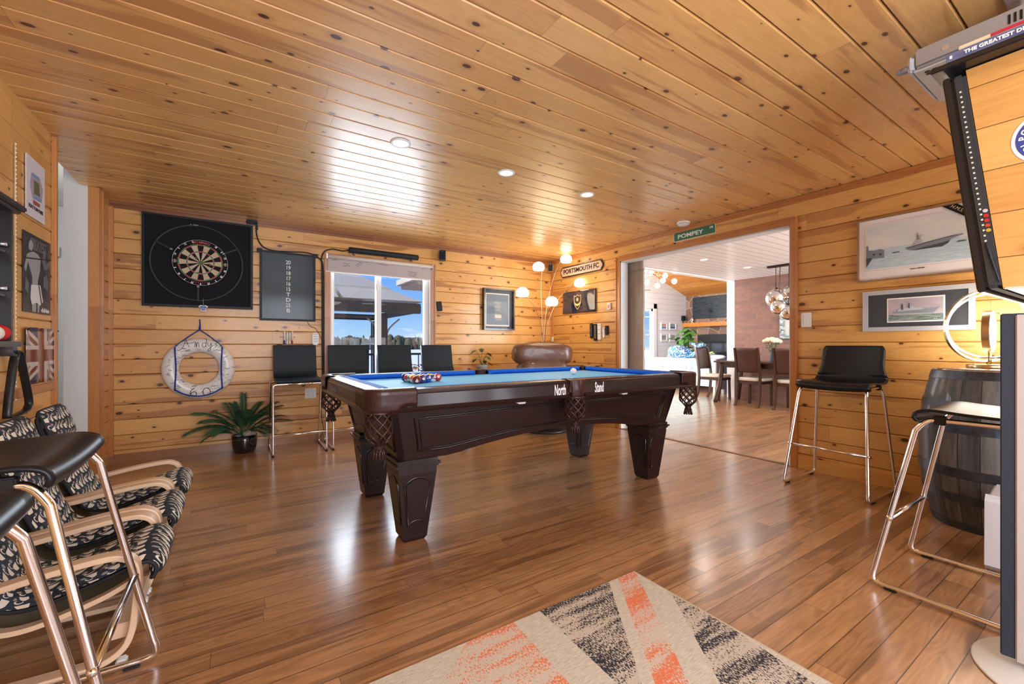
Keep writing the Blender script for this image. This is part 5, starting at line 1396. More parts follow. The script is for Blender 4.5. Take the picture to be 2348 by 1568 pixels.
# aircraft carrier print
def relief(parent, name, mt, polys, y): 
    m = MB()
    for p in polys: m.prism(p, y-.0012, y)
    return m.build(name, mt, parent)
yl, zt1 = B_(1968, 507); _, zb1 = B_(1968, 649.5)
yr, zt2 = B_(2216, 463); _, zb2 = B_(2216, 624)
yc = B_(2104.5, 600)[0]; w_ = 2*(yl-yc); h_ = ((zt1-zb1)+(zt2-zb2))/2; z = (zt1+zb1+zt2+zb2)/4
cpn = on_wall('B', 'framed_ship_print', 'large framed print of a grey aircraft carrier at sea under a pale sky', 'picture', yc, z)
frame_mb(w_, h_, .010, .022).build('frame', mat('silver bronze frame', (.45, .38, .32), .25, .9), cpn)
m = MB(); m.box(-w_/2+.008, w_/2-.008, -.006, 0, -h_/2+.008, h_/2-.008); m.build('mount_board', mat('white mount', (.84, .80, .79), .6), cpn)
def painting(name, sky, sea, hor):
    m = bpy.data.materials.new(name); nt = nodes_of(m); h = NT(nt)
    b = h.n('ShaderNodeBsdfPrincipled'); o = h.n('ShaderNodeOutputMaterial'); nt.links.new(b.outputs[0], o.inputs[0])
    g, x, y, z = h.coord()
    s = h.ramp(h.noise(h.vec(h.m('MULTIPLY', x, 4.0), h.m('MULTIPLY', z, 9.0), 0), 1, 3), [(.3, sky[0]), (.7, sky[1])])
    e = h.ramp(h.noise(h.vec(h.m('MULTIPLY', x, 12.0), h.m('MULTIPLY', z, 90.0), 0), 1, 4, .7), [(.3, sea[0]), (.7, sea[1])])
    f = h.m('LESS_THAN', h.m('ADD', z, h.m('MULTIPLY', h.noise(g, 12, 2), .012)), hor)
    h.put(b.inputs['Base Color'], h.mix(f, s, e)); b.inputs['Roughness'].default_value = .5; b.inputs['Coat Weight'].default_value = .0
    return m
iw, iz0, iz1 = w_/2-.055, -h_/2+.095, h_/2-.055
m = MB(); m.box(-iw-.012, iw+.012, -.0068, -.006, iz0-.012, iz1+.012); m.build('keyline', mat('grey keyline', (.5, .46, .46), .6), cpn)
m = MB(); m.box(-iw-.010, iw+.010, -.0072, -.0068, iz0-.010, iz1+.010); m.build('inner_mount', mat('white mount'), cpn)
m = MB(); m.box(-iw, iw, -.0082, -.007, iz0, iz1); m.build('picture_sheet', painting('carrier seascape', ((.62, .71, .76), (.82, .83, .80)), ((.33, .55, .70), (.70, .79, .82)), iz0+.16), cpn)
hz = 1.785-z
gry = mat('warship grey', (.22, .26, .31), .6); dkg = mat('dark ink grey', (.07, .08, .11), .6); ltg = mat('pale ship grey', (.42, .46, .50), .6)
sh_ = lambda P: [(.005+x*.57, hz+(q)*.70) for x, q in P]
relief(cpn, 'ship_hull', gry, [sh_([(-.11, .012), (-.05, -.006), (.22, -.004), (.27, .02), (.30, .062), (.40, .085), (.40, .095), (.33, .094), (.10, .065), (-.12, .032)])], -.009)
relief(cpn, 'hull_shadow', dkg, [sh_([(-.05, -.004), (.22, -.003), (.27, .022), (.29, .045), (.20, .030), (.0, .008)]), sh_([(-.12, .030), (.10, .063), (.33, .092), (.33, .088), (.10, .058), (-.11, .025)])], -.0103)
relief(cpn, 'ship_island', ltg, [sh_([(-.05, .045), (.04, .058), (.035, .085), (.015, .10), (-.005, .105), (-.03, .09)]), sh_([(-.012, .10), (-.004, .16), (-.001, .16), (.003, .10)]), sh_([(.018, .10), (.022, .135), (.045, .138), (.045, .143), (.01, .14), (.010, .10)])], -.0103)
relief(cpn, 'ship_mast', dkg, [sh_([(-.011, .105), (-.006, .175), (-.004, .175), (-.004, .105)]), sh_([(-.018, .135), (.006, .138), (.006, .141), (-.018, .138)])], -.0115)
relief(cpn, 'harbour_wall', gry, [[(-iw, hz-.02), (-iw+.11, hz-.03), (-iw+.11, hz+.03), (-iw+.09, hz+.042), (-iw+.05, hz+.035), (-iw, hz+.045)], [(-iw, hz+.04), (-iw+.015, hz+.04), (-iw+.012, hz+.08), (-iw, hz+.08)]], -.009)
relief(cpn, 'harbour_detail', dkg, [[(-iw, iz0+.02), (-iw, hz-.015), (-iw+.04, hz-.02)], [(-iw+.04, hz+.0), (-iw+.055, hz-.002), (-iw+.055, hz+.012), (-iw+.04, hz+.014)], [(-iw+.08, hz-.005), (-iw+.095, hz-.007), (-iw+.095, hz+.008), (-iw+.08, hz+.010)], [(.20, hz+.012), (.25, hz+.014), (.245, hz+.020), (.21, hz+.020)], [(-.14, hz-.004), (-.10, hz-.001), (-.10, hz+.004), (-.14, hz+.002)]], -.0103)
text('caption', 'H.M.S. HERMES', .012, ink, cpn, (0, -.0075, iz0-.030))
text('caption', '. . . . . . . . . . . . . . . . . . .', .012, mat('grey keyline'), cpn, (0, -.0075, iz0-.048))
tp_ = h_/2-.009
m = MB(); m.prism([(.130, tp_), (.205, tp_), (w_/2-.009, tp_-.125), (w_/2-.009, tp_-.185)], -.016, -.013); rb = m.build('cap_ribbon', frame_blk, cpn)
text('ribbon_lettering', 'H.M.S. HERMES', .030, gm, rb, (.250, -.0165, tp_-.070), rot=(PI/2, math.radians(39.5), 0), shear=.15)
# second print
a, z, w_, h_ = rectB(1980.8, 672, 762.3, 2238.6, 647, 753)
sp2 = on_wall('B', 'framed_ship_print', 'wide silver framed picture of a warship in rough sea with dark grey mount', 'picture', a, z)
frame_mb(w_, h_, .032, .026).build('frame', mat('brushed silver frame', (.55, .57, .62), .45, .35), sp2)
m = MB(); m.box(-w_/2+.02, w_/2-.02, -.012, 0, -h_/2+.02, h_/2-.02); m.build('mount_board', mat('charcoal mount', (.045, .050, .060), .55), sp2)
pw, ph = w_*.245, h_*.265
m = MB(); m.box(-pw-.009, pw+.009, -.0145, -.012, -ph-.009, ph+.009); m.build('inner_mount', mat('white mount'), sp2)
m = MB(); m.box(-pw, pw, -.016, -.0146, -ph, ph); m.build('picture_sheet', painting('warship seascape', ((.36, .31, .36), (.50, .45, .48)), ((.03, .07, .06), (.34, .42, .40)), -.35*ph), sp2)
relief(sp2, 'ship_hull', gry, [[(-.13, -.025), (.10, -.03), (.135, .012), (.02, .0), (-.12, -.012)]], -.0165)
relief(sp2, 'ship_superstructure', ltg, [[(-.10, -.012), (.05, -.002), (.03, .012), (.0, .012), (-.01, .028), (-.03, .028), (-.04, .012), (-.09, .008)]], -.018)
relief(sp2, 'ship_masts', dkg, [[(-.075, .0), (-.072, .045), (-.066, .045), (-.063, .0)], [(-.035, .01), (-.032, .05), (-.029, .05), (-.026, .01)]], -.0185)
text('caption', 'HMS Southampton', .008, white_ink, sp2, (-pw+.05, -.0165, -ph+.008)); text('caption', 'PL-95', .008, white_ink, sp2, (pw-.04, -.0165, -ph+.010))

# ================================================================ ON THE LEFT WALL
def C_item(name, lab, cat, y0, y1, z0, z1, group=None, off=0.0):
    return on_wall('C', name, lab, cat, (y0+y1)/2, (z0+z1)/2, group, off), (y1-y0), (z1-z0)
t, w_, h_ = C_item('metal_sign', 'white FRATTON PARK metal sign with small stadium drawing, topmost on the left wall', 'sign', 3.395, 3.665, 1.805, 2.14)
m = MB(); m.prism(rrect(-w_/2, w_/2, -h_/2, h_/2, .008), -.008, -.004); m.build('plate', mat('white tin', (.74, .73, .80), .4), t)
pk = mat('stadium pink grey', (.42, .35, .42), .6); bl_ = mat('stadium roof blue', (.20, .32, .60), .6); gr_ = mat('pitch green', (.13, .14, .06), .6); rd_ = mat('brick red print', (.3, .08, .06), .6)
relief(t, 'stadium_stands', pk, [[(-.09, .0), (-.05, -.06), (.08, -.05), (.10, .03), (.05, .085), (-.07, .08)]], -.008)
relief(t, 'stadium_roof', bl_, [[(-.065, .066), (.045, .070), (.040, .086), (-.055, .084)], [(-.04, -.052), (.075, -.048), (.07, -.032), (-.035, -.036)]], -.0093)
relief(t, 'pitch', gr_, [[(-.035, -.028), (.052, -.024), (.035, .05), (-.035, .048)]], -.0093)
relief(t, 'entrance', rd_, [[(-.04, -.09), (.05, -.085), (.05, -.066), (-.04, -.064)]], -.0093)
text('lettering', 'FRATTON PARK', .030, ink, t, (0, -.0088, -h_/2+.058), sx=(w_*.86)/(.030*8.0))
t, w_, h_ = C_item('boxer_poster', 'black and white poster of a boxer in white shorts standing among a crowd', 'poster', 3.362, 3.765, 1.270, 1.712)
m = MB(); m.box(-w_/2, w_/2, -.006, -.003, -h_/2, h_/2); m.build('sheet', mat('dark grey poster', (.035, .035, .042), .35, noise=.6, nscale=25), t)
sk = mat('poster pale grey', (.34, .34, .36), .5); sk2 = mat('poster mid grey', (.13, .13, .14), .5); wh2 = mat('poster white', (.72, .72, .73), .5)
relief(t, 'person_figure', sk, [[(-.10, .01), (-.14, .06), (-.17, .0), (-.19, .02), (-.15, .10), (-.09, .12), (-.06, .125), (.0, .12), (.04, .10), (.03, .03), (.0, -.03), (-.01, -.07), (-.08, -.07), (-.08, -.02)], [(-.13, .13), (-.09, .125), (-.07, .15), (-.075, .175), (-.10, .185), (-.125, .17)]], -.006)
relief(t, 'person_figure', sk2, [[(.06, .10), (.10, .04), (.16, .06), (.19, .09), (.19, .12), (.13, .08), (.11, .12), (.13, .15), (.10, .165), (.08, .15), (.08, .12)], [(.09, -.06), (.15, -.08), (.16, -.02), (.13, .02), (.09, .0)], [(-.17, -.03), (-.13, -.06), (-.14, -.12), (-.18, -.10)]], -.006)
relief(t, 'shorts', wh2, [[(-.10, -.065), (.03, -.055), (.07, -.15), (.02, -.175), (-.02, -.16), (-.09, -.175), (-.11, -.14)]], -.0073)
relief(t, 'legs', sk, [[(-.09, -.175), (-.03, -.165), (-.035, -.215), (-.085, -.215)], [(-.01, -.168), (.015, -.175), (.012, -.215), (-.01, -.215)]], -.0072)
relief(t, 'ring_rope', ink, [[(-w_/2, .065), (w_/2, .115), (w_/2, .122), (-w_/2, .073)], [(.0, -.06), (.012, -.06), (.05, -.16), (.04, -.163)]], -.0085)
text('lettering', 'GREATEST', .085, sk2, t, (.01, -.0062, .165), sx=.62, bold=.002)
text('lettering', 'of all time', .036, wh2, t, (.105, -.0088, -h_/2+.022), sx=.85, bold=.001)
t, w_, h_ = C_item('flag_sign', 'rippled enamel Union Jack sign low on the left wall', 'flag sign', 3.365, 3.850, .868, 1.186)
def flag_mat(w_, h_):
    m = bpy.data.materials.new('union flag enamel'); nt = nodes_of(m); h = NT(nt)
    b = h.n('ShaderNodeBsdfPrincipled'); o = h.n('ShaderNodeOutputMaterial'); nt.links.new(b.outputs[0], o.inputs[0])
    g, x, y, z = h.coord()
    X = h.m('DIVIDE', x, w_/2); Z = h.m('DIVIDE', z, h_/2)
    d1_ = h.m('ABSOLUTE', h.m('SUBTRACT', X, Z)); d2_ = h.m('ABSOLUTE', h.m('ADD', X, Z)); dd = h.m('MINIMUM', d1_, d2_)
    wht, red, blu = (.58, .55, .52), (.20, .035, .025), (.055, .05, .11)
    c = h.mix(h.m('LESS_THAN', dd, .24), blu, wht); c = h.mix(h.m('LESS_THAN', dd, .085), c, red)
    aX, aZ = h.m('ABSOLUTE', X), h.m('ABSOLUTE', Z)
    c = h.mix(h.m('MAXIMUM', h.m('LESS_THAN', aX, .27), h.m('LESS_THAN', aZ, .36)), c, wht)
    c = h.mix(h.m('MAXIMUM', h.m('LESS_THAN', aX, .15), h.m('LESS_THAN', aZ, .22)), c, red)
    c = h.mix(h.m('MULTIPLY', h.noise(g, 14, 4, .7), .25), c, (.25, .18, .13))
    h.put(b.inputs['Base Color'], c); b.inputs['Roughness'].default_value = .15; b.inputs['Coat Weight'].default_value = .7
    return m
m = MB(); m.grid(lambda u, v: ((-.5+u)*w_, -.010-.006*math.cos(u*19), (-.5+v)*h_), 48, 12); m.build('plate', flag_mat(w_, h_), t, solid=.002)
for sx in (-1, 1):
    m = MB(); m.sphere((sx*(w_/2-.012), -.02, h_/2-.012), .005, 8, 6); m.build('screw', frame_blk, t)
# dark wall cabinet with cornice
t = on_wall('C', 'display_cabinet', 'dark brown open display cabinet on the left wall, cut by the photo edge', 'cabinet', 2.55, 1.415)
dw = mat('dark stained wood', (.018, .012, .012), .4, coat=.3, noise=.3, nscale=30)
m = MB(); m.box(-.4, .37, -.012, 0, -.31, .29); m.build('back_panel', dw, t)
for s in (-.385, .36):
    m = MB(); m.cbox(s-.012, s+.012, -.10, -.012, -.31, .29, .003); m.build('side_panel', dw, t)
m = MB(); m.cbox(-.43, .405, -.135, 0, .30, .325, .005); m.cbox(-.415, .39, -.12, 0, .285, .302, .004); m.build('cornice', dw, t)
m = MB(); m.cbox(-.43, .40, -.125, 0, -.335, -.31, .005); m.build('shelf', dw, t)
for zz in (-.1, .1):
    m = MB(); m.cbox(-.37, .345, -.085, -.012, zz-.006, zz+.006, .002); m.build('shelf', dw, t)
    m = MB(); m.rod((.32, -.095, zz+.03), (.32, -.06, zz+.03), .008); m.build('knob', wire, t)
py_, pz_ = onX(12, 757, XC+.07)[1:]
t = thing('plush_toy', 'small red and white plush toy on the bottom shelf of the dark cabinet', 'toy', (XC+.065, 2.84, 1.106), 0)
m = MB(); m.sphere((0, 0, .035), .034, 14, 10, sc=(1, 1, 1)); m.build('body', mat('white plush', (.75, .70, .62), .9), t)
m = MB(); m.sphere((0, .05, .038), .038, 14, 10); m.build('cap', mat('red plush', (.55, .02, .02), .9), t)
rl = on_wall('C', 'fairy_light_string', 'thin string of tiny warm lights hanging straight down the left wall beside the cabinet', 'string lights', 3.262, 1.52)
m = MB(); m.tube([(0, -.006, -.72), (0, -.006, .62)], .0035, 6); m.build('string', mat('cream cord', (.75, .65, .42), .5), rl)
m = MB()
for k in range(60): m.sphere((0, -.008, -.715+k*.0225), .0040, 6, 4)
o = m.build('bulbs', mat('warm bulb', (1, .9, .7), .4, emit=(1, .85, .6), estr=.15), rl); o['kind'] = 'stuff'
# wainscot rail under the signs
mb = MB(); mb.cbox(XC, XC+.02, 2.2, HY0-.055, .812, .858, .004); struct('trim_18', mb, trim_mat)
# black bent band holder
t = on_wall('C', 'band_holder', 'black bent triangular band hanging from a wall knob below the dark cabinet', 'wall holder', 3.115, 1.06)
bandm = mat('black leather band', (.012, .013, .016), .45, coat=.2)
m = MB(); m.tube([(0, 0, .0), (0, -.05, 0)], .028, 16); m.build('knob', mat('dark grey keys'), t)
outl = [(-.02, .0), (.055, -.01), (.085, -.06), (.175, -.255), (.165, -.30), (.12, -.315), (-.055, -.325), (-.075, -.29), (-.02, -.09), (.01, -.02)]
pts = spline([(a_, -.07, b_) for a_, b_ in outl+[outl[0]]], 5)
m = MB(); n = len(pts)
cen = Vector((.04, -.07, -.18))
for i in range(n-1):
    p, q = pts[i], pts[i+1]
    m.add([(p.x, -.03, p.z), (q.x, -.03, q.z), (q.x, -.062, q.z), (p.x, -.062, p.z)], [(0, 1, 2, 3)], 0, True)
m.build('band', bandm, t, weld=True, solid=.006)
# ================================================================ CEILING
bulbm = mat('downlight glow', (1, 1, 1), .5, emit=(1, .93, .82), estr=14)
def downlight(x, y, z, lab, grp, power=22, col=(1, .90, .76), vis=True):
    t = thing('downlight', lab, 'ceiling light', (x, y, z), 0, grp)
    m = MB(); m.lathe([(.046, -.001), (.050, -.006), (.062, -.006), (.066, -.001), (.066, .0)], 32); m.build('trim_ring', mat('white plastic', (.8, .8, .8), .35), t)
    m = MB(); m.lathe([(.0001, -.003), (.046, -.003)], 28); m.build('lens', bulbm, t)
    d = bpy.data.lights.new('downlight_beam', 'SPOT'); d.energy = power; d.color = col; d.spot_size = math.radians(150); d.spot_blend = .6; d.shadow_soft_size = .05
    o = bpy.data.objects.new('downlight_beam', d); COL.objects.link(o); o.location = (x, y, z-.012); o.parent = None
    return t
gl1 = 'recessed lights over the pool table'
downlight(.900, 2.715, ZC, 'round recessed ceiling light nearest the camera, over the left end of the pool table', gl1)
downlight(1.732, 2.746, ZC, 'round recessed ceiling light in the middle of the three over the table', gl1)
downlight(2.574, 2.762, ZC, 'round recessed ceiling light furthest right over the pool table', gl1)
sx_, sy_, _ = at(1571, 515, ZC-.02)
t = thing('smoke_detector', 'white round smoke detector on the ceiling above the street sign', 'smoke detector', (sx_-.03, sy_, ZC))
m = MB(); m.lathe([(.068, 0), (.068, -.012), (.064, -.016), (.058, -.018), (.056, -.030), (.045, -.036), (.0001, -.038)], 36); m.build('body', mat('white plastic'), t)
m = MB(); m.lathe([(.0585, -.0185), (.0585, -.0225), (.0575, -.0225), (.0575, -.0185)], 36); m.build('vent_slot', mat('grey plastic', (.25, .25, .28), .4), t)
# projector
pj = thing('projector', 'silver ceiling projector with vents and foot grilles above the television', 'projector', (2.555, .34, 2.262), 0)
silv = mat('silver projector case', (.42, .42, .44), .4, .3); silv2 = mat('white projector underside', (.66, .66, .68), .5)
m = MB(); m.cbox(-.205, .205, -.24, .24, -.040, .045, .014); m.build('case', silv, pj)
m = MB(); m.cbox(-.195, .195, -.23, .238, -.046, -.036, .004); m.build('underside', silv2, pj)
m = MB(); m.cbox(-.21, .17, .232, .252, -.044, .020, .008); m.build('front_trim', mat('pale blue plastic', (.60, .66, .76), .3), pj)
m = MB(); m.rod((-.19, .25, -.02), (-.19, .275, -.02), .014); m.sphere((-.19, .278, -.02), .013, 10, 8); m.build('adjust_knob', mat('grey plastic'), pj)
for k in range(11):
    m = MB(); m.box(-.2075, -.203, -.17+k*.014, -.164+k*.014, -.012, .022); m.build('vent', ink, pj)
for xx in (-.15, .16):
    for q in range(4):
        m = MB(); m.lathe([(.006, -.0475), (.022, -.0475), (.022, -.046)], 5, (xx+.022*((q % 2)-.5), .19+.022*((q//2)-.5), 0), sx=.45, sy=.45); m.build('foot_grille', ink, pj)
m = MB(); m.box(-.12, -.02, .06, .12, -.0468, -.0455); m.build('label', mat('grey plastic'), pj)
m = MB(); m.box(.0, .09, .02, .10, -.0468, -.0455); m.build('label', mat('grey plastic'), pj)
m = MB(); m.tube([(-.10, -.05, .045), (-.10, -.05, .137)], .012, 8); m.build('mount_rod', wire, pj)
m = MB(); m.tube([(.10, -.05, .045), (.10, -.05, .137)], .012, 8); m.build('mount_rod', wire, pj)
m = MB(); m.cbox(-.15, .15, -.10, .0, .125, .1372, .003); m.build('ceiling_plate', wire, pj)
m = MB(); m.rod((-.207, .14, .0), (-.203, .14, .0), .010); m.build('screw', wire, pj)

# pine-clad box carrying the television
eb = thing('television_enclosure', 'pine clad box hung behind the television, with a round club sticker, at the right edge', 'cabinet', (2.15, .30, 1.277), 0)
bxw, bxd, bxh = 1.25, 1.66, .775
TLT = math.radians(6.4)
def slant(me, co, no):
    bm = bmesh.new(); bm.from_mesh(me)
    r = bmesh.ops.bisect_plane(bm, geom=bm.verts[:]+bm.edges[:]+bm.faces[:], plane_co=co, plane_no=no, clear_outer=True)
    bm.to_mesh(me); bm.free()
m = MB(); board_face(m, -.11, bxd, 1.277, 1.277+bxh, .15, 1.532, lambda a, c, d: (a, d, c), cham=.002, dep=.001, back=.015)
o = m.build('side_cladding', pine_box, eb); o.rotation_euler = (0, 0, -PI/2); o.location = (0, 0, -1.277)
slant(o.data, Vector((0, 0, 1.277)), Vector((-math.cos(TLT), 0, -math.sin(TLT))))
m = MB()
vs = [(x, y, z) for x in (.015, bxw) for y, z in ((-bxd, 0), (-.004, 0), (bxh*math.tan(TLT)-.006, bxh), (-bxd, bxh))]
m.add(vs, [(0, 1, 2, 3), (7, 6, 5, 4), (0, 4, 5, 1), (1, 5, 6, 2), (2, 6, 7, 3), (3, 7, 4, 0)]); m.build('carcass', boards('pine shelf', 'x', 'y', .3, 0, PL, PD, PS, PK, rough=.35, coat=.3), eb)
m = MB(); m.box(-.003, .0, -bxd, -.004, -.003, .004); m.build('edge_strip', mat('pale edging', (.75, .68, .58), .5), eb)
m = MB(); m.cbox(.22, .34, -.22, -.14, -.03, .0, .006); o = m.build('cable_clip', frame_blk, eb)
m = MB(); m.tube(spline([(.28, -.20, -.028), (.24, -.30, -.02), (.20, -.42, -.012), (.16, -.60, -.012)], 5), .006, 6); m.build('cable', cab, eb)
# sticker
stc = bpy.data.objects.new('sticker', None)
y0s, z0s = onX(2416, 304, 2.147)[1:]
m = MB(); Ms = Matrix.Translation((-.0012, y0s-.30, z0s-1.277)) @ Matrix.Rotation(-PI/2, 4, 'Y')
Rs = .088
m.lathe([(.0001, .0), (Rs, 0)], 48, M=Ms); m.lathe([(Rs*.53, .0006), (Rs*.89, .0006)], 48, M=Ms, mi=1)
sk_ = m.build('sticker', [mat('sticker white', (.78, .78, .80), .4), mat('sticker blue', (.045, .07, .30), .4)], eb)
for i, ch in enumerate('PORTSMOUTH'):
    an = PI-.30-i*.245; text('sticker_lettering', ch, .024, white_ink, sk_, (-.0022, y0s-.30-Rs*.71*math.cos(an), z0s-1.277+Rs*.71*math.sin(an)), rot=(PI/2, -(an-PI/2), -PI/2), bold=.0008) if False else None
for word, top in (('PORTSMOUTH', True), ('FOOTBALL CLUB', False)):
    n = len(word)
    for i, ch in enumerate(word):
        if ch == ' ': continue
        if top: an = PI*.97-i*(PI*.94)/(n-1); ro = an-PI/2
        else: an = PI*1.10+i*(PI*.80)/(n-1); ro = an+PI/2
        Mr = Matrix.Translation((-.0022, y0s-.30-Rs*.71*math.cos(an), z0s-1.277+Rs*.71*math.sin(an))) @ Matrix.Rotation(-PI/2, 4, 'Z') @ Matrix.Rotation(-ro, 4, 'Y') @ Matrix.Rotation(PI/2, 4, 'X')
        o = text('sticker_lettering', ch, .023, white_ink, sk_, (0, 0, 0), bold=.0006); o.rotation_mode = 'XYZ'
        o.location = Mr.to_translation(); o.rotation_euler = Mr.to_euler()
# television: end view, tilted forward
tv = thing('television', 'black wall mounted television seen edge on, tilted forward on the pine box', 'television', (2.128, .338, 1.277), 0)
tilt = Matrix.Rotation(math.radians(-6.4), 4, 'X')
tvb = mat('black television casing', (.010, .010, .013), .35, coat=.3)
m = MB(); m.cbox(0, 1.24, .0, .018, -.008, .768, .003, M=tilt); m.build('bezel', tvb, tv)
m = MB(); m.box(.008, 1.232, .018, .020, .004, .760, M=tilt); m.build('screen', mat('dark screen glass', (.02, .03, .05), .05, coat=1), tv)
m = MB(); m.cbox(.004, 1.23, -.036, .001, .0, .765, .010, M=tilt); m.build('back_shell', mat('charcoal casing', (.035, .036, .040), .5), tv)
for k in range(34):
    pass
m = MB()
for k in range(30): m.box(.0015, .004, -.022, -.017, .16+k*.0185, .1655+k*.0185, M=tilt)
o = m.build('led_strip', mat('led beads', (.5, .5, .42), .4, emit=(.8, .8, .65), estr=.25), tv); o['kind'] = 'stuff'
for k, c in enumerate(((.5, .5, .52), (.5, .02, .02), (.5, .02, .02), (.5, .06, .02), (.5, .35, .05))):
    m = MB(); m.rod((.0005, -.030, .265-k*.017), (.005, -.030, .265-k*.017), .006, M=tilt); m.build('socket', mat('socket colour %d' % k, c, .4), tv)
m = MB(); m.tube([tilt @ Vector(p) for p in spline([(.002, -.02, .155), (.0, -.024, .12), (.002, -.030, .06), (.004, -.034, .02)], 5)], .003, 6); m.build('lead', cab, tv)
hb = thing('media_shelf', 'black shelf board on top of the television and pine box', 'shelf', (2.09, .465, 2.056), 0)
m = MB(); m.cbox(0, .36, -1.80, 0, .0, .020, .003); m.build('board', tvb, hb)
def dvd(loc, sz, base, lab, words):
    t = thing('disc_case', lab, 'disc case', loc, 0, 'disc cases lying on the black shelf')
    L, W2, T2 = sz
    m = MB(); m.cbox(0, W2, -L, 0, 0, T2, .001); m.build('case', base, t)
    for s, y, z_, sz2, mt in words: text('spine_lettering', s, sz2, mt, t, (-.0008, y, z_), rot=(PI/2, 0, -PI/2), bold=.0006)
    return t
rdm = mat('red spine print', (.45, .03, .05), .4)
dvd((2.094, .425, 2.076), (.30, .135, .030), boards('blue red white sleeve', 'y', 'z', 9, -4, (.28, .30, .42), (.04, .07, .2), (.10, .12, .3), (0, 0, 0), rough=.25, coat=.6, knots=0, seglen=20), 'blue and white boxed disc set with THE GREATEST DECADES on its spine', [('THE GREATEST DECADES', -.138, .015, .0165, white_ink), ('8', -.012, .015, .014, white_ink)])
t = dvd((2.098, .395, 2.1065), (.19, .13, .014), mat('cream case', (.70, .62, .42), .3, coat=.5), 'cream disc case with a red strip stacked on the boxed set', [])
m = MB(); m.box(-.0007, .001, -.15, -.075, .002, .013); m.build('red_strip', rdm, t)

# ================================================================ FAR CORNER: arc lamp, recliner, plants
glow = mat('opal globe glow', (1, 1, 1), .5, emit=(1.0, .88, .70), estr=4.5)
ax_, ay_ = 3.70, 4.87
al = thing('arc_floor_lamp', 'five-armed arc floor lamp with glowing white globes in the far corner', 'floor lamp', (ax_, ay_, 0))
m = MB(); m.lathe([(.0001, 0), (.16, 0), (.16, .02), (.05, .03), (.012, .035), (.0001, .035)], 32); m.build('base', mat('brushed nickel'), al)
stem_m = mat('bronze stem', (.50, .36, .24), .3, .8)
gd = [((1235, 611), 4.80), ((1298, 593), 4.70), ((1330, 648), 4.62), ((1198, 670), 4.55), ((1265, 691), 4.42)]
for k, ((u, v), yy) in enumerate(gd):
    gx_, _, gz_ = onY(u, v, yy)
    gl = Vector((gx_-ax_, yy-ay_, gz_)); sx0 = (k-2)*.010
    d = gl-Vector((sx0, 0, 0)); hx = gl.x-(.07 if gl.x > 0.05 else -.07 if gl.x < -.05 else 0)*1.0
    pts = [(sx0*.5, 0, .03), (sx0*.7, 0, .70), (sx0, 0, 1.02), (sx0+(gl.x-sx0)*.14, gl.y*.14, 1.02+(gl.z-1.02)*.42), (sx0+(gl.x-sx0)*.42, gl.y*.42, 1.02+(gl.z-1.02)*.76), (gl.x-(.075 if gl.x > sx0 else -.075), gl.y*.85, gl.z-.018)]
    m = MB(); m.tube(spline(pts, 8), .0045, 6); st_ = m.build('arm', stem_m, al)
    m = MB(); m.lathe([(.0001, .064), (.03, .061), (.060, .044), (.080, .015), (.085, -.012), (.080, -.036), (.068, -.054), (.05, -.058), (.0001, -.058)], 28, tuple(gl)); m.build('lamp_shade', glow, st_)
light('arc_lamp_glow', 'POINT', (3.62, 4.55, 1.75), (0, 0, 0), 20, (1, .78, .48), shadow_soft_size=.30)

brn = mat('brown leather', (.135, .062, .038), .38, coat=.3, bump=.9, nscale=14, noise=.2)
rc_ = thing('recliner', 'plump brown leather recliner on a round black base in the far corner', 'armchair', (3.33, 4.35, 0), math.radians(-118))
# local +x is where the chair faces
def puff(m, c, s, e=3.0, seg=24, wr=.0, seed=1):
    def fn(u, v):
        a = 2*PI*u; b_ = PI*(v-.5); cs = lambda t: math.copysign(abs(math.cos(t))**(2/e), math.cos(t)); sn = lambda t: math.copysign(abs(math.sin(t))**(2/e), math.sin(t))
        w_ = 1+wr*math.sin(a*5+seed+v*9)*math.sin(v*14+seed)
        return (c[0]+s[0]*cs(b_)*cs(a)*w_, c[1]+s[1]*cs(b_)*sn(a)*w_, c[2]+s[2]*sn(b_)*w_)
    m.grid(fn, seg*2, seg); return m
m = MB(); m.lathe([(.0001, 0), (.29, 0), (.30, .015), (.28, .035), (.05, .05), (.05, .24), (.0001, .24)], 36); m.build('base', mat('black wood base', (.02, .015, .013), .4), rc_)
m = MB(); puff(m, (.05, 0, .34), (.36, .34, .13), 4, wr=.01); m.build('seat', brn, rc_)
m = MB(); puff(m, (-.20, 0, .62), (.15, .36, .30), 3.5, wr=.015); m.build('backrest', brn, rc_)
m = MB(); puff(m, (-.25, 0, .965), (.17, .405, .150), 3.6, 26, wr=.028, seed=4)
m.build('head_cushion', brn, rc_)
for s in (-1, 1):
    m = MB(); puff(m, (.02, s*.40, .48), (.38, .10, .16), 3.2, wr=.01); m.build('armrest', brn, rc_)

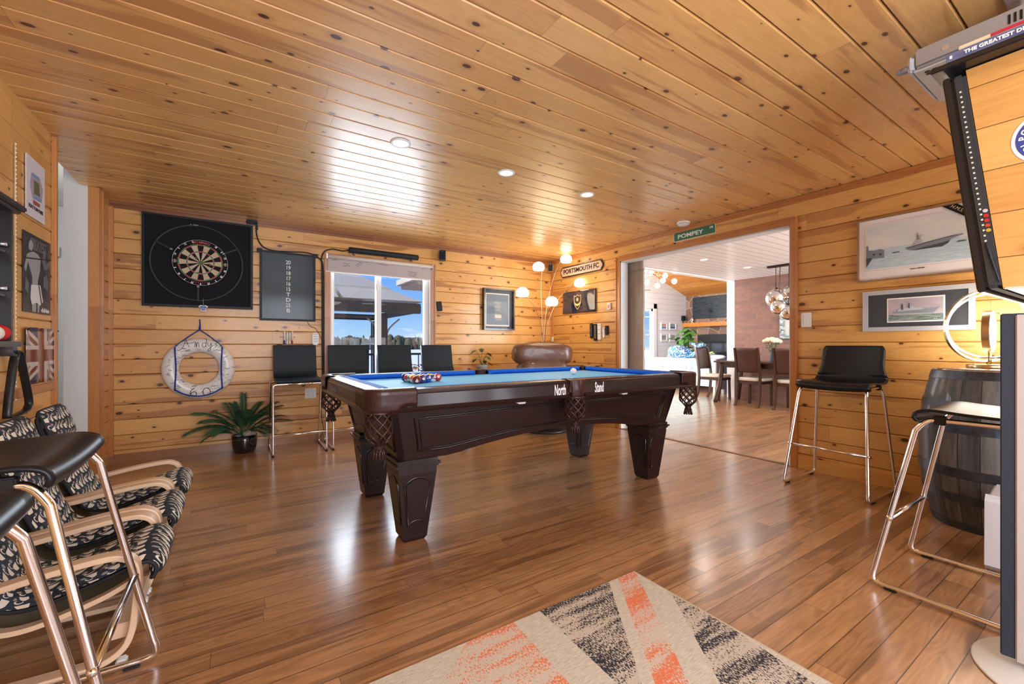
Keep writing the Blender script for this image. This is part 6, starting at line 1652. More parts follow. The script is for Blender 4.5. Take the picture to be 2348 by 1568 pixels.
def palm_frond(root, base, az, elev, length, droop, nl=48, width=.155, mt=None, rng=None):
    rng = rng or random; d = Vector((math.cos(az), math.sin(az)*(.35 if math.sin(az) > 0 else .8), 0)); pts = []
    for k in range(16):
        t = k/15; r = length*t*math.cos(elev*(1-.25*t)); z_ = length*(t*math.sin(elev)-droop*t*t)
        pts.append(Vector(base)+d*r+Vector((0, 0, z_)))
    m = MB(); m.tube(pts, [.0035*(1-.75*k/15) for k in range(16)], 5)
    side = Vector((-d.y, d.x, 0))
    for k in range(nl):
        t = .22+.76*k/nl; i = min(int(t*15), 14); f = t*15-i; p = pts[i].lerp(pts[i+1], f); T = (pts[i+1]-pts[i]).normalized()
        L = width*(math.sin(PI*min(1, t*1.02))**.55+.15)*rng.uniform(.85, 1.1)
        for s in (-1, 1):
            dirv = (T*.75+side*s*.62+Vector((0, 0, .30-.35*t))).normalized()
            up = T.cross(dirv).normalized()*.0
            w_ = dirv.cross(Vector((0, 0, 1))).normalized()*.0030
            q = [p, p+dirv*L*.4+w_+Vector((0, 0, .004)), p+dirv*L-Vector((0, 0, L*.25)), p+dirv*L*.4-w_]
            m.add(q, [(0, 1, 2, 3)], 0, False)
    return m.build('frond', mt, root)
leafg = mat('palm green', (.040, .120, .055), .45, noise=.25, nscale=30)
px_, py2, _ = at(561, 1040, 0)
pl = thing('potted_palm', 'small artificial palm in a glossy black pot on the floor by the far wall', 'potted plant', (px_, py2+.07, 0))
m = MB(); m.lathe([(.0001, 0), (.075, 0), (.092, .012), (.108, .07), (.112, .13), (.112, .180), (.104, .180), (.104, .150), (.0001, .150)], 40); m.build('pot', mat('glossy black pot', (.006, .006, .009), .12, coat=1), pl)
ra = random.Random(5)
for az, el, ln, dr in ((PI*1.02, .75, .58, .55), (PI*.93, .95, .47, .42), (PI*1.1, 1.15, .42, .25), (PI*1.5, 1.2, .42, .22), (PI*.6, 1.3, .42, .2), (.15, 1.25, .44, .22), (-.25, .95, .46, .40), (.05, .72, .50, .42), (-.6, 1.1, .40, .30), (PI*1.25, .8, .42, .5), (PI*1.75, .75, .36, .45), (PI*1.35, 1.3, .46, .15), (PI*.3, 1.2, .42, .15), (PI*.85, .55, .36, .5), (-.9, .6, .34, .45), (PI*.97, 1.05, .56, .38), (.1, 1.1, .54, .36), (PI*1.45, .95, .44, .3), (PI*1.65, 1.05, .46, .3), (PI*.5, 1.45, .48, .12), (PI*1.15, .95, .5, .4), (-.35, 1.2, .50, .25)):
    palm_frond(pl, (ra.uniform(-.03, .01), ra.uniform(-.02, .02), .16), az, el, ln, dr, mt=leafg, rng=ra)
m = MB(); puff(m, (.045, -.03, .185), (.062, .045, .038), 2.2, 12, wr=.05); m.build('pebble', mat('speckled stone', (.36, .30, .22), .8, noise=.5, nscale=60), pl)
m = MB(); puff(m, (-.055, -.03, .168), (.030, .03, .020), 2.2, 8, wr=.05); m.build('pebble', mat('grey stone', (.2, .21, .21), .8, noise=.4, nscale=60), pl)

def leaf(m, base, d, L, W, n, mi=0, up=Vector((0, 0, 1)), notch=0):
    """pointed leaf, optionally notched like a monstera"""
    d = d.normalized(); s = d.cross(up).normalized(); nn = s.cross(d)
    L_, R_ = [], []
    for k in range(n+1):
        t = k/n; w_ = W*math.sin(PI*t**.75)**.8*(1 if not notch or k % 2 == 0 else .5)
        c = base+d*L*t+nn*(-.25*L*t*t)
        L_.append(c+s*w_+nn*.0); R_.append(c-s*w_)
    vs = L_+R_[::-1]
    for k in range(n): m.add([L_[k], L_[k+1], base+d*L*(k+1)/n+nn*(-.25*L*((k+1)/n)**2-.003), base+d*L*k/n+nn*(-.25*L*(k/n)**2-.003)], [(0, 1, 2, 3)], mi, True)
    for k in range(n): m.add([R_[k], R_[k+1], base+d*L*(k+1)/n+nn*(-.25*L*((k+1)/n)**2-.003), base+d*L*k/n+nn*(-.25*L*(k/n)**2-.003)], [(3, 2, 1, 0)], mi, True)
mx_, _, mz_ = onY(1105, 845, 4.95)
stb = thing('side_table', 'small round side table mostly hidden behind the pool table, holding the monstera', 'side table', (mx_, 4.95, 0))
tz0 = .70
m = MB(); m.lathe([(.0001, tz0-.02), (.18, tz0-.02), (.18, tz0), (.0001, tz0)], 32); m.build('tabletop', mat('dark grey table', (.06, .06, .065), .4), stb)
m = MB(); m.rod((0, 0, .02), (0, 0, tz0-.02), .02); m.build('column', mat('dark grey table'), stb)
m = MB(); m.lathe([(.0001, 0), (.13, 0), (.13, .02), (.0001, .02)], 32); m.build('base', mat('dark grey table'), stb)
mo = thing('monstera_plant', 'small monstera in a grey pot standing behind the pool table, left of the recliner', 'potted plant', (mx_, 4.95, tz0))
m = MB(); m.lathe([(.0001, 0), (.055, 0), (.075, .10), (.078, .125), (.070, .125), (.068, .11), (.0001, .11)], 28); m.build('pot', mat('grey ceramic pot', (.28, .28, .27), .5), mo)
mg = mat('monstera green', (.035, .10, .045), .35, coat=.3, noise=.3, nscale=12)
for k in range(10):
    az = k*2.4; r = .05+.055*ra.random(); hgt = .16+.20*((k*7) % 10)/10
    tip = Vector((r*math.cos(az)*1.3, r*math.sin(az), hgt))
    m = MB(); m.tube(spline([(0, 0, .11), (tip.x*.4, tip.y*.4, .11+(hgt-.11)*.6), tuple(tip)], 4), .0022, 5)
    leaf(m, tip, Vector((math.cos(az), math.sin(az), -.35)), .10, .040, 8, notch=1)
    m.build('leaf', mg, mo)
# ================================================================ DINING ROOM
walnut = boards('dark walnut', 'z', 'x', 5, -2.5, (.09, .034, .020), (.045, .018, .012), (.04, .015, .01), (.02, .01, .008), rough=.35, coat=.25, knots=0, streak=.3, seglen=6)
cream = mat('cream seat fabric', (.62, .57, .49), .8, noise=.06, nscale=150)
def dining_chair(root):
    """faces local +x"""
    m = MB(); puff(m, (.02, 0, .475), (.235, .225, .035), 5, 16); m.build('seat', cream, root)
    m = MB(); m.cbox(-.20, .22, -.205, .205, .395, .442, .006); m.build('seat_frame', walnut, root)
    for s in (-1, 1):
        m = MB(); m.tube(spline([(-.285, s*.20, .0), (-.235, s*.20, .12), (-.205, s*.20, .40), (-.215, s*.20, .62), (-.255, s*.20, .85), (-.29, s*.20, 1.035)], 4), 1, flat=(.032, .042, (0, 1, 0))); m.build('leg', walnut, root)
        m = MB(); m.tube([(.19, s*.19, .40), (.20, s*.19, .0)], 1, flat=(.036, .036, (0, 1, 0))); m.build('leg', walnut, root)
    m = MB()
    def fn(u, v):
        z_ = .60+.43*v; x = -.215-.040*((z_-.62)/.23 if z_ > .62 else 0) if z_ < .85 else -.255-.035*(z_-.85)/.185
        s = -1+2*u; return (x-.022*(1-s*s), s*.19, z_)
    m.grid(fn, 14, 8); m.build('backrest', walnut, root, solid=.016)
dcg = 'dark wood dining chairs round the table'
dc0 = thing('dining_chair', 'dark wood dining chair with cream seat, seen whole from behind', 'dining chair', (7.80, 4.035, 0), 0, dcg)
dining_chair(dc0)
for loc, rz, lab in (((7.80, 3.38, 0), 0, 'dark wood dining chair with cream seat, cut off by the right door casing'),
                     ((8.02, 4.93, 0), -PI/2, 'dark wood dining chair at the left head of the dining table'),
                     ((8.40, 3.35, 0), PI, 'dark wood dining chair on the brick wall side of the table')):
    c = copy_tree(dc0); c.location = loc; c.rotation_euler = (0, 0, rz); c['label'] = lab
dt = thing('dining_table', 'dark wood dining table with curved legs before the brick wall', 'dining table', (8.02, 3.72, 0))
m = MB(); m.cbox(-.42, .42, -.98, .98, .755, .785, .006); m.build('tabletop', walnut, dt)
m = MB(); m.cbox(-.34, .34, -.88, .88, .665, .755, .004); m.build('table_apron', walnut, dt)
for sx in (-1, 1):
    for sy in (-1, 1):
        m = MB(); m.tube(spline([(sx*.33, sy*.86, .755), (sx*.335, sy*.87, .55), (sx*.35, sy*.90, .30), (sx*.39, sy*.96, .0)], 4), [.045]*13, 4); m.build('leg', walnut, dt)
# vase with roses
fz, fyy = .785, 8.02
fl_ = onX(1772, 800, 8.0)
vs_ = thing('flower_vase', 'glass vase of cream roses on the dining table', 'vase of flowers', (8.0, fl_[1], .785))
m = MB(); m.lathe([(.0001, 0), (.045, 0), (.05, .02), (.04, .12), (.06, .20), (.056, .20), (.036, .12), (.045, .02), (.0001, .012)], 24); m.build('vase', mat('blue glass vase', (.25, .40, .5), .05, trans=.8), vs_)
rose = mat('cream roses', (.85, .68, .52), .7); stemg = mat('leaf green', (.03, .12, .025), .5, noise=.3, nscale=20)
ra = random.Random(9)
for k in range(15):
    a = k*2.4; r = .125*math.sqrt(k/15); zz = .40-.5*r*r*10*.6+ra.uniform(-.01, .015)
    m = MB(); c = (r*math.cos(a), r*math.sin(a), zz)
    m.grid(lambda u, v: tuple(Vector(c)+Vector((math.sin(PI*v)*math.cos(2*PI*u), math.sin(PI*v)*math.sin(2*PI*u), -math.cos(PI*v)*.85))*.043*(1+.12*math.sin(u*31+v*17))), 14, 9)
    fo = m.build('rose', rose, vs_)
    m = MB(); m.tube([(c[0]*.2, c[1]*.2, .12), (c[0]*.7, c[1]*.7, .27), c], .003, 4); m.build('stem', stemg, fo)
for k in range(12):
    m = MB(); a = k*1.9; leaf(m, Vector((.05*math.cos(a), .05*math.sin(a), .20+.012*k)), Vector((math.cos(a), math.sin(a), .1)), .09, .03, 5); m.build('leaf', stemg, vs_)
# pendant: dark bar with mirrored globes
pcx, _, pcz = onX(1779, 684, 7.5)
pc = onX(1779, 684, 7.5)
pn = thing('globe_pendant', 'hanging pendant of mirrored glass globes on a dark ceiling bar over the dining table', 'pendant light', (7.5, pc[1]-.28, ZC))
m = MB(); m.cbox(-.05, .05, -.34, .40, -.03, 0, .004); m.build('ceiling_bar', mat('bronze bar', (.05, .035, .03), .4, .6), pn)
mglass = mat('mirrored glass', (.75, .74, .73), .04, 1.0); bul = mat('pendant bulb glow', (1, 1, 1), .5, emit=(1, .85, .6), estr=6)
for k, (u, v, xx, rr) in enumerate(((1779, 684, 7.50, .155), (1786, 704, 7.42, .125), (1808, 716, 7.46, .125), (1812, 672, 7.55, .12))):
    q = onX(u, v, xx); loc = Vector((xx-7.5, q[1]-(pc[1]-.28), q[2]-ZC))
    m = MB(); m.tube([(loc.x*.5, loc.y, -.02), (loc.x, loc.y, loc.z+rr)], .006, 6); cdp = m.build('rod', mat('bronze bar'), pn)
    m = MB(); m.sphere(tuple(loc), rr, 28, 18); m.build('globe', mglass, cdp)
    m = MB(); m.lathe([(.0001, rr+.02), (.03, rr+.02), (.035, rr-.02), (.0001, rr-.02)], 16, tuple(loc)); m.build('cap', mat('bronze bar'), cdp)
# brick wall mirror in a mosaic frame
a0 = onX(1788, 690, XD-.02); a1 = onX(1788, 776, XD-.02)
mi_ = thing('wall_mirror', 'tall mirror with silver mosaic frame on the brick wall', 'mirror', (XD, a0[1]-.45, (a0[2]+a1[2])/2), -PI/2)
hh_ = a0[2]-a1[2]
frame_mb(.90, hh_, .08, .03).build('frame', boards('mosaic frame', 'x', 'z', .03, 0, (.45, .55, .58), (.10, .12, .14), (.7, .7, .7), (.1, .1, .1), rough=.2, coat=.5, knots=0, seglen=.05, var=.5), mi_)
m = MB(); m.box(-.38, .38, -.015, -.001, -hh_/2+.07, hh_/2-.07); m.build('mirror_glass', mat('pale mirror', (.70, .75, .76), .15, .6), mi_)
gl2 = 'recessed lights in the white dining ceiling'
for (u, v), lab in (((1614, 595), 'glaring recessed light in the white dining ceiling, nearer one'), ((1713, 613), 'glaring recessed light in the white dining ceiling, right of the other')):
    x, y, _ = onZ(u, v, ZC); downlight(x, y, ZC, lab, gl2, 60, (1, .95, .88))

# ================================================================ LIVING ROOM
aqua = mat('aqua gloss door', (.42, .64, .66), .12, coat=.8); wsb = mat('white sideboard body', (.80, .82, .82), .3, coat=.3)
oakb = mat('brown board end', (.24, .14, .08), .5)
q0 = onZ(1640, 904, 0); sxx = 8.80
ya_ = onX(1641, 824, sxx)[1]; yb_ = onX(1479.8, 819.5, sxx)[1]
sbd = thing('sideboard', 'long aqua gloss sideboard with chrome bar handles in the living room', 'sideboard', (sxx, ya_, 0))
Ls = yb_-ya_; zt0 = .765
m = MB(); m.cbox(.02, .42, .0, Ls, .16, zt0-.012, .004); m.build('body', wsb, sbd)
m = MB(); m.cbox(.0, .43, -.022, -.001, .10, zt0, .003); m.build('end_panel', oakb, sbd)
m = MB(); m.cbox(-.01, .43, -.0, Ls+.01, zt0-.012, zt0+.006, .003); m.build('top', wsb, sbd)
for k in range(3):
    a, b_ = Ls*k/3, Ls*(k+1)/3
    m = MB(); m.cbox(.0, .018, a+.003, b_-.003, .16, zt0-.016, .002); dr_ = m.build('door', aqua, sbd)
    yh = (b_-.07) if k == 0 else (a+.07 if k == 1 else a+.07)
    m = MB(); m.tube([(-.03, yh, .52), (-.03, yh, .72)], .009, 8)
    for zz in (.54, .70): m.rod((0, yh, zz), (-.03, yh, zz), .006)
    m.build('handle', chrome, dr_)
for yy in (.05, Ls-.05):
    for xx in (.05, .37):
        m = MB(); m.cbox(xx-.03, xx+.03, yy-.03, yy+.03, 0, .16, .003); m.build('leg', mat('pale steel leg', (.6, .58, .52), .3, .5), sbd)
# mosaic whale
wq = onX(1566, 815, sxx+.18)
wh_ = thing('whale_ornament', 'blue and white mosaic whale ornament with raised tail on the sideboard', 'ornament', (sxx+.18, wq[1], zt0+.006), -PI/2)
def whale_mat():
    m = bpy.data.materials.new('mosaic tiles'); nt = nodes_of(m); h = NT(nt)
    b = h.n('ShaderNodeBsdfPrincipled'); o = h.n('ShaderNodeOutputMaterial'); nt.links.new(b.outputs[0], o.inputs[0])
    g, x, y, z = h.coord(); vo = h.n('ShaderNodeTexVoronoi'); nt.links.new(g, vo.inputs['Vector']); vo.inputs['Scale'].default_value = 45
    sp = h.n('ShaderNodeSeparateColor'); nt.links.new(vo.outputs['Color'], sp.inputs[0])
    f = h.m('ADD', sp.outputs[0], h.m('MULTIPLY', h.m('ADD', x, .05), 1.0))
    c = h.ramp(f, [(.0, (.62, .70, .74)), (.16, (.35, .52, .66)), (.24, (.03, .18, .40)), (.5, (.01, .03, .12)), (.68, (.0, .22, .34)), (.85, (.01, .05, .2)), (1, (.3, .5, .65))], 'CONSTANT')
    h.put(b.inputs['Base Color'], c); b.inputs['Roughness'].default_value = .15; b.inputs['Coat Weight'].default_value = .6
    return m
wm = whale_mat()
m = MB(); bodyp = [(-.36, .12, .02), (-.35, .13, .10), (-.28, .14, .145), (-.12, .145, .16), (.05, .125, .145), (.18, .09, .10), (.26, .085, .06), (.33, .13, .045), (.37, .20, .035), (.385, .25, .03)]
sp_ = spline([(p[0], 0, p[1]) for p in bodyp], 4); rsx = spline([(p[2], 0, 0) for p in bodyp], 4)
m.tube(sp_, [max(.012, r.x) for r in rsx], 18)
for v in range(len(m.v)): m.v[v].z = max(m.v[v].z, 0.0)
m.build('body', wm, wh_)
for s in (-1, 1):
    m = MB(); m.tube(spline([(.385, 0, .25), (.385+s*.08, s*.02, .32), (.385+s*.20, s*.03, .36 if s < 0 else .30)], 5), [.03, .035, .045, .05, .05, .048, .045, .035, .025, .015, .004], 10); m.build('tail_fluke', wm, wh_)
# pothos in a pot behind the sideboard, on a stand; small spider plant and white tray on the sideboard
pqx = 9.75
pq = onX(1578, 800, pqx)
pst = thing('plant_stand', 'slim pale plant stand behind the sideboard holding the leafy plant', 'plant stand', (pqx, pq[1], 0))
m = MB(); m.lathe([(.0001, 0), (.16, 0), (.16, .02), (.03, .03), (.03, .70), (.16, .71), (.16, .73), (.0001, .73)], 24); m.build('stand', mat('pale wood', (.6, .5, .38), .5), pst)
pot = thing('pothos_plant', 'bushy green round-leaved plant in a cream pot behind the whale', 'potted plant', (pqx, pq[1], .73))
m = MB(); m.lathe([(.0001, 0), (.10, 0), (.13, .2), (.135, .26), (.12, .26), (.0001, .24)], 24); m.build('pot', mat('cream pot', (.75, .70, .6), .5), pot)
lg = mat('pothos leaf', (.06, .19, .03), .4, noise=.4, nscale=9)
ra = random.Random(21)
for k in range(46):
    a = ra.uniform(0, 2*PI); r = ra.uniform(.03, .40)*(1 if k % 3 else .5); zz = .22+ra.uniform(0, .62)*(1-r*1.0)
    p = Vector((r*math.cos(a), r*math.sin(a), zz)); m = MB()
    leaf(m, p, Vector((math.cos(a), math.sin(a), -.2-ra.random()*.6)), .17, .075, 6)
    if k % 3 == 0: m.tube(spline([(0, 0, .24), (p.x*.5, p.y*.5, .24+(p.z-.24)*.7), tuple(p)], 3), .005, 4)
    m.build('leaf', lg, pot)
spq = onX(1624, 810, sxx+.2)
spp = thing('spider_plant', 'tiny striped spider plant on the sideboard right of the whale', 'potted plant', (sxx+.2, spq[1], zt0+.006))
m = MB(); m.lathe([(.0001, 0), (.03, 0), (.04, .05), (.0001, .05)], 16); m.build('pot', mat('cream pot'), spp)
for k in range(7):
    a = k*.9+.3; m = MB(); m.tube(spline([(0, 0, .04), (.03*math.cos(a), .06*math.sin(a), .14), (.08*math.cos(a), .14*math.sin(a), .16-.02*(k % 3))], 4), 1, flat=(.012, .002)); m.build('leaf', mat('lime leaf', (.35, .48, .10), .5), spp)
wt = onX(1637, 815, sxx+.2)
wtr = thing('white_dish', 'white curved dish at the right end of the sideboard', 'dish', (sxx+.2, wt[1]-.10, zt0+.006))
m = MB(); puff(m, (0, .0, .045), (.09, .17, .045), 2.4, 12); m.build('dish', white, wtr)
lq = onX(1485.5, 812, 8.6)
ll = thing('globe_lamp', 'round white glowing globe lamp at the left end of the sideboard', 'lamp', (8.62, lq[1]+.06, 0))
m = MB(); m.lathe([(.0001, 0), (.12, 0), (.12, .02), (.015, .03), (.015, .72), (.0001, .72)], 20); m.build('stand', mat('aqua stand', (.35, .52, .54), .4), ll)
m = MB(); m.sphere((0, 0, .84), .115, 24, 16); m.build('lamp_globe', mat('white globe glow', (1, 1, 1), .5, emit=(1, .98, .95), estr=1.6), ll)
# sofa behind
sofa = mat('sage fabric', (.34, .42, .38), .8, noise=.08, nscale=80)
sq = onX(1517, 800, 10.2)
so = thing('sofa', 'pale sage green sofa behind the sideboard by the white wall', 'sofa', (10.45, min(sq[1], YG-1.0), 0))
m = MB(); m.cbox(-.42, .45, -.75, .75, .08, .42, .04); m.build('base', sofa, so)
for yy in (-.37, .37):
    m = MB(); puff(m, (-.30, yy, .64), (.13, .36, .24), 4, 16); m.build('back_cushion', sofa, so)
    m = MB(); puff(m, (.08, yy, .48), (.34, .36, .09), 5, 14); m.build('seat_cushion', sofa, so)
for yy in (-.82, .82):
    m = MB(); puff(m, (0, yy, .40), (.45, .10, .30), 4, 14); m.build('armrest', sofa, so)
# chimney wall: television, mantel, insert, small things
def XSp(u, v): return onX(u, v, XS-.05)
tvq0, tvq1 = XSp(1588.5, 683), XSp(1588.5, 731)
tl = thing('television', 'large wall television with dark reflective screen above the orange mantel', 'television', (XS, tvq0[1]-.62, (tvq0[2]+tvq1[2])/2), -PI/2)
th_ = tvq0[2]-tvq1[2]
m = MB(); m.cbox(-.62, .62, -.06, -.01, -th_/2, th_/2, .006); m.build('case', tvb, tl)
m = MB(); m.box(-.61, .61, -.062, -.0595, -th_/2+.012, th_/2-.012); m.build('screen', boards('screen with reflections', 'x', 'z', 5, -2, (.03, .06, .085), (.005, .01, .018), (.0, .01, .02), (0, 0, 0), rough=.12, coat=.6, knots=0, seglen=20, grain=.9), tl)
mq0, mq1 = onX(1565, 741, XS-.2), onX(1565, 750, XS-.2)
mt_ = thing('mantel_shelf', 'thick orange stained timber mantel on the stone chimney wall', 'mantel', (XS, mq0[1]-1.05, mq1[2]-.0), -PI/2)
m = MB(); m.cbox(-1.05, 1.05, -.22, 0, 0, mq0[2]-mq1[2], .012); m.build('beam', boards('orange mantel wood', 'x', 'z', 5, -2, (.75, .30, .05), (.55, .18, .02), (.4, .1, .01), (.08, .02, .01), rough=.35, coat=.4, knots=.6, seglen=9), mt_)
mtz = mq0[2]
cq = onX(1587, 738, XS-.12)
cm = thing('camera_gadget', 'small white round-headed gadget with a black eye on the mantel', 'camera', (XS-.12, cq[1], mtz))
m = MB(); m.lathe([(.0001, 0), (.03, 0), (.03, .012), (.012, .02), (.012, .05), (.0001, .05)], 16); m.build('stand', white, cm)
m = MB(); m.sphere((0, 0, .085), .045, 16, 12); hd = m.build('head', white, cm)
m = MB(); m.sphere((-.03, 0, .085), .022, 12, 8); m.build('lens', ink, hd)
iq0, iq1 = XSp(1599.5, 767), onX(1599.5, 812, XS-.05)
fi = thing('fireplace_insert', 'black glazed fireplace insert set in the stone wall', 'fireplace', (XS, iq0[1]-.60, .30), -PI/2)
ih = iq0[2]-.30
m = MB(); m.cbox(-.60, .60, -.05, -.005, 0, ih, .006); m.build('surround', mat('charcoal metal', (.035, .035, .037), .45), fi)
m = MB(); m.cbox(-.60, .60, -.06, -.045, ih-.20, ih, .006); m.build('hood', mat('black metal', (.02, .02, .02), .35), fi)
m = MB(); m.prism([(-.5, .1), (.5, .1), (.5, ih-.42)]+arc(0, ih-.42, .5, 0, 180, 12)[1:-1]+[(-.5, ih-.42)], -.056, -.05)
for i in range(len(m.v)): m.v[i].z = min(m.v[i].z, ih-.26)
m.build('glass_door', mat('fireplace glass', (.03, .035, .04), .06, coat=1), fi)
for k in range(5):
    m = MB(); m.cbox(-.46, .46, -.060, -.055, ih-.245+k*.008, ih-.242+k*.008, .001); m.build('louvre', ink, fi)
sq2 = onY(1567, 729, YG-.05)
hk = thing('wall_speaker', 'small black speaker on the white wall beside the chimney corner', 'speaker', (sq2[0], YG, sq2[2]))
m = MB(); m.cbox(-.055, .055, -.09, -.01, -.085, .065, .01); m.build('cabinet', frame_blk, hk)
m = MB(); m.rod((0, -.03, -.085), (.03, -.03, -.16), .012); m.build('bracket', ink, hk)
# four small framed pictures on the gable wall
for (u0, v0, u1, v1), nm, cA, cB, cC in (((1516, 739.5, 1530.5, 757), 'orange sunset seascape, top left of four', (.75, .22, .12), (.62, .60, .55), (.10, .28, .50)), ((1535.5, 739.5, 1551, 757), 'dark blue mountain lake, top right of four', (.30, .40, .42), (.35, .45, .45), (.02, .16, .32)),
        ((1516, 765.5, 1530.5, 783), 'grey green shoreline, bottom left of four', (.35, .38, .35), (.30, .36, .28), (.40, .40, .36)), ((1535.5, 765.5, 1551, 783), 'pale mauve rocks, bottom right of four', (.45, .40, .45), (.34, .32, .36), (.28, .38, .40))):
    p0, p1 = onY(u0, v0, YG-.02), onY(u1, v1, YG-.02)
    cxx, czz = (p0[0]+p1[0])/2, (p0[2]+p1[2])/2; w_, h_ = p1[0]-p0[0], p0[2]-p1[2]
    f = thing('framed_picture', 'small white framed picture of '+nm, 'picture', (cxx, YG, czz), 0, 'four small pictures on the white gable wall')
    frame_mb(w_, h_, .035, .025).build('frame', white, f)
    m = MB(); m.box(-w_/2+.03, w_/2-.03, -.008, -.001, -h_/2+.03, h_/2-.03); m.build('mount', white, f)
    iw2, ih2 = w_/2-.045, h_/2-.05
    m = MB(); m.box(-iw2, iw2, -.010, -.008, -ih2, ih2); ps = m.build('picture_sheet', mat('pic base '+nm[:9], cB, .6), f)
    m = MB(); m.box(-iw2, iw2, -.0115, -.010, -ih2, -ih2*.15); m.build('sea_area', mat('pic sea '+nm[:9], cC, .6), ps)
    m = MB(); m.prism(arc(0, -.1*ih2, iw2*.95, 10, 170, 8)+arc(0, -.1*ih2, iw2*.5, 170, 10, 8), -.012, -.0105); m.build('sky_shape', mat('pic sky '+nm[:9], cA, .6), ps)
# branching globe chandelier, ceiling fan
gx0 = onX(1510, 630, 6.9)
ch_ = thing('globe_chandelier', 'gold branching chandelier of small white glowing globes in the living room', 'chandelier', gx0)
gg = mat('small globe glow', (1, 1, 1), .5, emit=(1, .95, .88), estr=3.5)
m = MB(); m.sphere((0, 0, 0), .035, 12, 8); m.tube([(0, 0, 0), (0, 0, zv(6.9)-gx0[2])], .008, 6); hub = m.build('hub', gold, ch_)
for u, v, dx in ((1494, 622, .1), (1483, 647, -.12), (1507, 655, -.1), (1520, 643, .05), (1525, 632, .15), (1546, 645, .1), (1474, 633, .0), (1512, 617, .2), (1480, 618, .12)):
    q = Vector(onX(u, v, 6.9+dx))-Vector(gx0)
    m = MB(); m.tube([(0, 0, 0), tuple(q)], .004, 6); a_ = m.build('arm', gold, ch_)
    m = MB(); m.sphere(tuple(q), .052, 16, 10); m.build('globe', gg, a_)
fq = onX(1481, 661, 8.6)
fn_ = thing('ceiling_fan', 'striped wooden blade of a ceiling fan at the left edge of the living room view', 'ceiling fan', (8.6, fq[1]+.62, fq[2]+.02))
m = MB(); m.lathe([(.0001, -.06), (.09, -.05), (.10, .03), (.02, .06), (.02, zv(8.6)-fq[2]-.03), (.0001, zv(8.6)-fq[2]-.03)], 20); m.build('motor', mat('brushed nickel'), fn_)
stw = boards('striped blade wood', 'y', 'x', .05, 0, (.45, .20, .08), (.12, .045, .02), (.1, .03, .01), (.1, .03, .01), rough=.3, coat=.4, knots=0, seglen=9, groove=.006)
for k in range(3):
    an = -PI/2+k*2*PI/3; Mx = Matrix.Rotation(an+PI/2, 4, 'Z')
    m = MB(); m.prism([(-.06, -.1)]+[(-.075, -.45)]+arc(0, -.56, .075, 180, 360, 8)+[(.075, -.45), (.06, -.1)], -.006, .006, M=Mx @ Matrix.Rotation(-PI/2, 4, 'X') @ Matrix.Scale(-1, 4, (0, 0, 1)) @ Matrix.Identity(4)); m.build('blade', stw, fn_)

# ================================================================ OUTSIDE THE FAR WINDOW
snow = mat('snow', (.80, .82, .85), .8)
mb = MB(); mb.add([(-260, 5.9, -.9), (300, 5.9, -.9), (300, 420, -1.6), (-260, 420, -1.6)], [(0, 1, 2, 3)]); o = struct('ground', mb, snow)
deckm = boards('grey deck boards', 'x', 'y', .14, 0, (.26, .22, .18), (.14, .12, .10), (.1, .09, .08), (.05, .04, .04), rough=.7, coat=0, knots=0, groove=.006)
mb = MB(); mb.box(-3, 5.5, YA+.12, 10.2, -.25, -.15); struct('deck', mb, deckm)
grs = mat('weathered grey beige metal', (.40, .36, .29), .6, noise=.1, nscale=30); grd = mat('dark bronze metal', (.055, .047, .035), .5, noise=.3, nscale=60)
gb = thing('gazebo', 'grey beige hardtop gazebo with dark valance standing on the deck outside', 'gazebo', (1.2, 9.8, -.15))
ez = 2.05+.15
def G(x, y, z): return (x-1.2, y-9.8, z+.15)
crn = [(-1.6, 8.9), (3.42, 8.9), (3.42, 12.5), (-1.6, 12.5)]; apx = [(.2, 10.7), (1.7, 10.7)]
m = MB()
tiers = [(0, 2.02), (.30, 2.30), (.31, 2.335), (.62, 2.66), (.63, 2.70), (1.0, 3.15)]
for (t0, z0), (t1, z1) in zip(tiers[:-1], tiers[1:]):
    def cn(i, t):
        a_ = apx[0] if i in (0, 3) else apx[1]; return (crn[i][0]+(a_[0]-crn[i][0])*t, crn[i][1]+(a_[1]-crn[i][1])*t)
    for i in range(4):
        j = (i+1) % 4; a, b_, c, d = cn(i, t0), cn(j, t0), cn(j, t1), cn(i, t1)
        m.add([G(*a, z0), G(*b_, z0), G(*c, z1), G(*d, z1)], [(0, 1, 2, 3)])
m.build('roof', grs, gb, solid=.02)
for (x0, y0), (x1, y1) in (((-1.6, 8.9), (3.42, 8.9)), ((3.42, 8.9), (3.42, 12.5)), ((-1.6, 12.5), (3.42, 12.5)), ((-1.6, 8.9), (-1.6, 12.5))):
    m = MB(); v0 = Vector(G(x0*.985+.03, y0+.02 if y0 < 10 else y0-.02, 1.87)); v1 = Vector(G(x1*.985+.03, y1+.02 if y1 < 10 else y1-.02, 1.87)); m.tube([v0, v1], 1, flat=(.22 if y1 < 9 else .16, .03, (0, 0, 1))); m.build('valance', grd, gb)
for x, y in ((2.62, 9.0), (-1.2, 9.0), (3.32, 12.2), (-1.3, 12.2)):
    m = MB(); q = G(x, y, 0); m.cbox(q[0]-.065, q[0]+.065, q[1]-.065, q[1]+.065, 0, 1.75+.15, .01); m.cbox(q[0]-.12, q[0]-.09, q[1]-.03, q[1]+.03, 0, 1.9, .005); m.build('post', grd, gb)
m = MB(); m.tube([G(-1.3, 9.0, 1.68), G(2.62, 9.0, 1.66)], 1, flat=(.05, .05, (0, 0, 1))); m.build('cross_beam', grd, gb)
for s in (-1, 1):
    m = MB(); m.tube(spline([G(2.62+s*.06, 9.0, 1.10), G(2.62+s*.10, 9.0, 1.40), G(2.62+s*.34, 9.0, 1.64)], 5), .018, 6); m.build('brace', grs, gb)
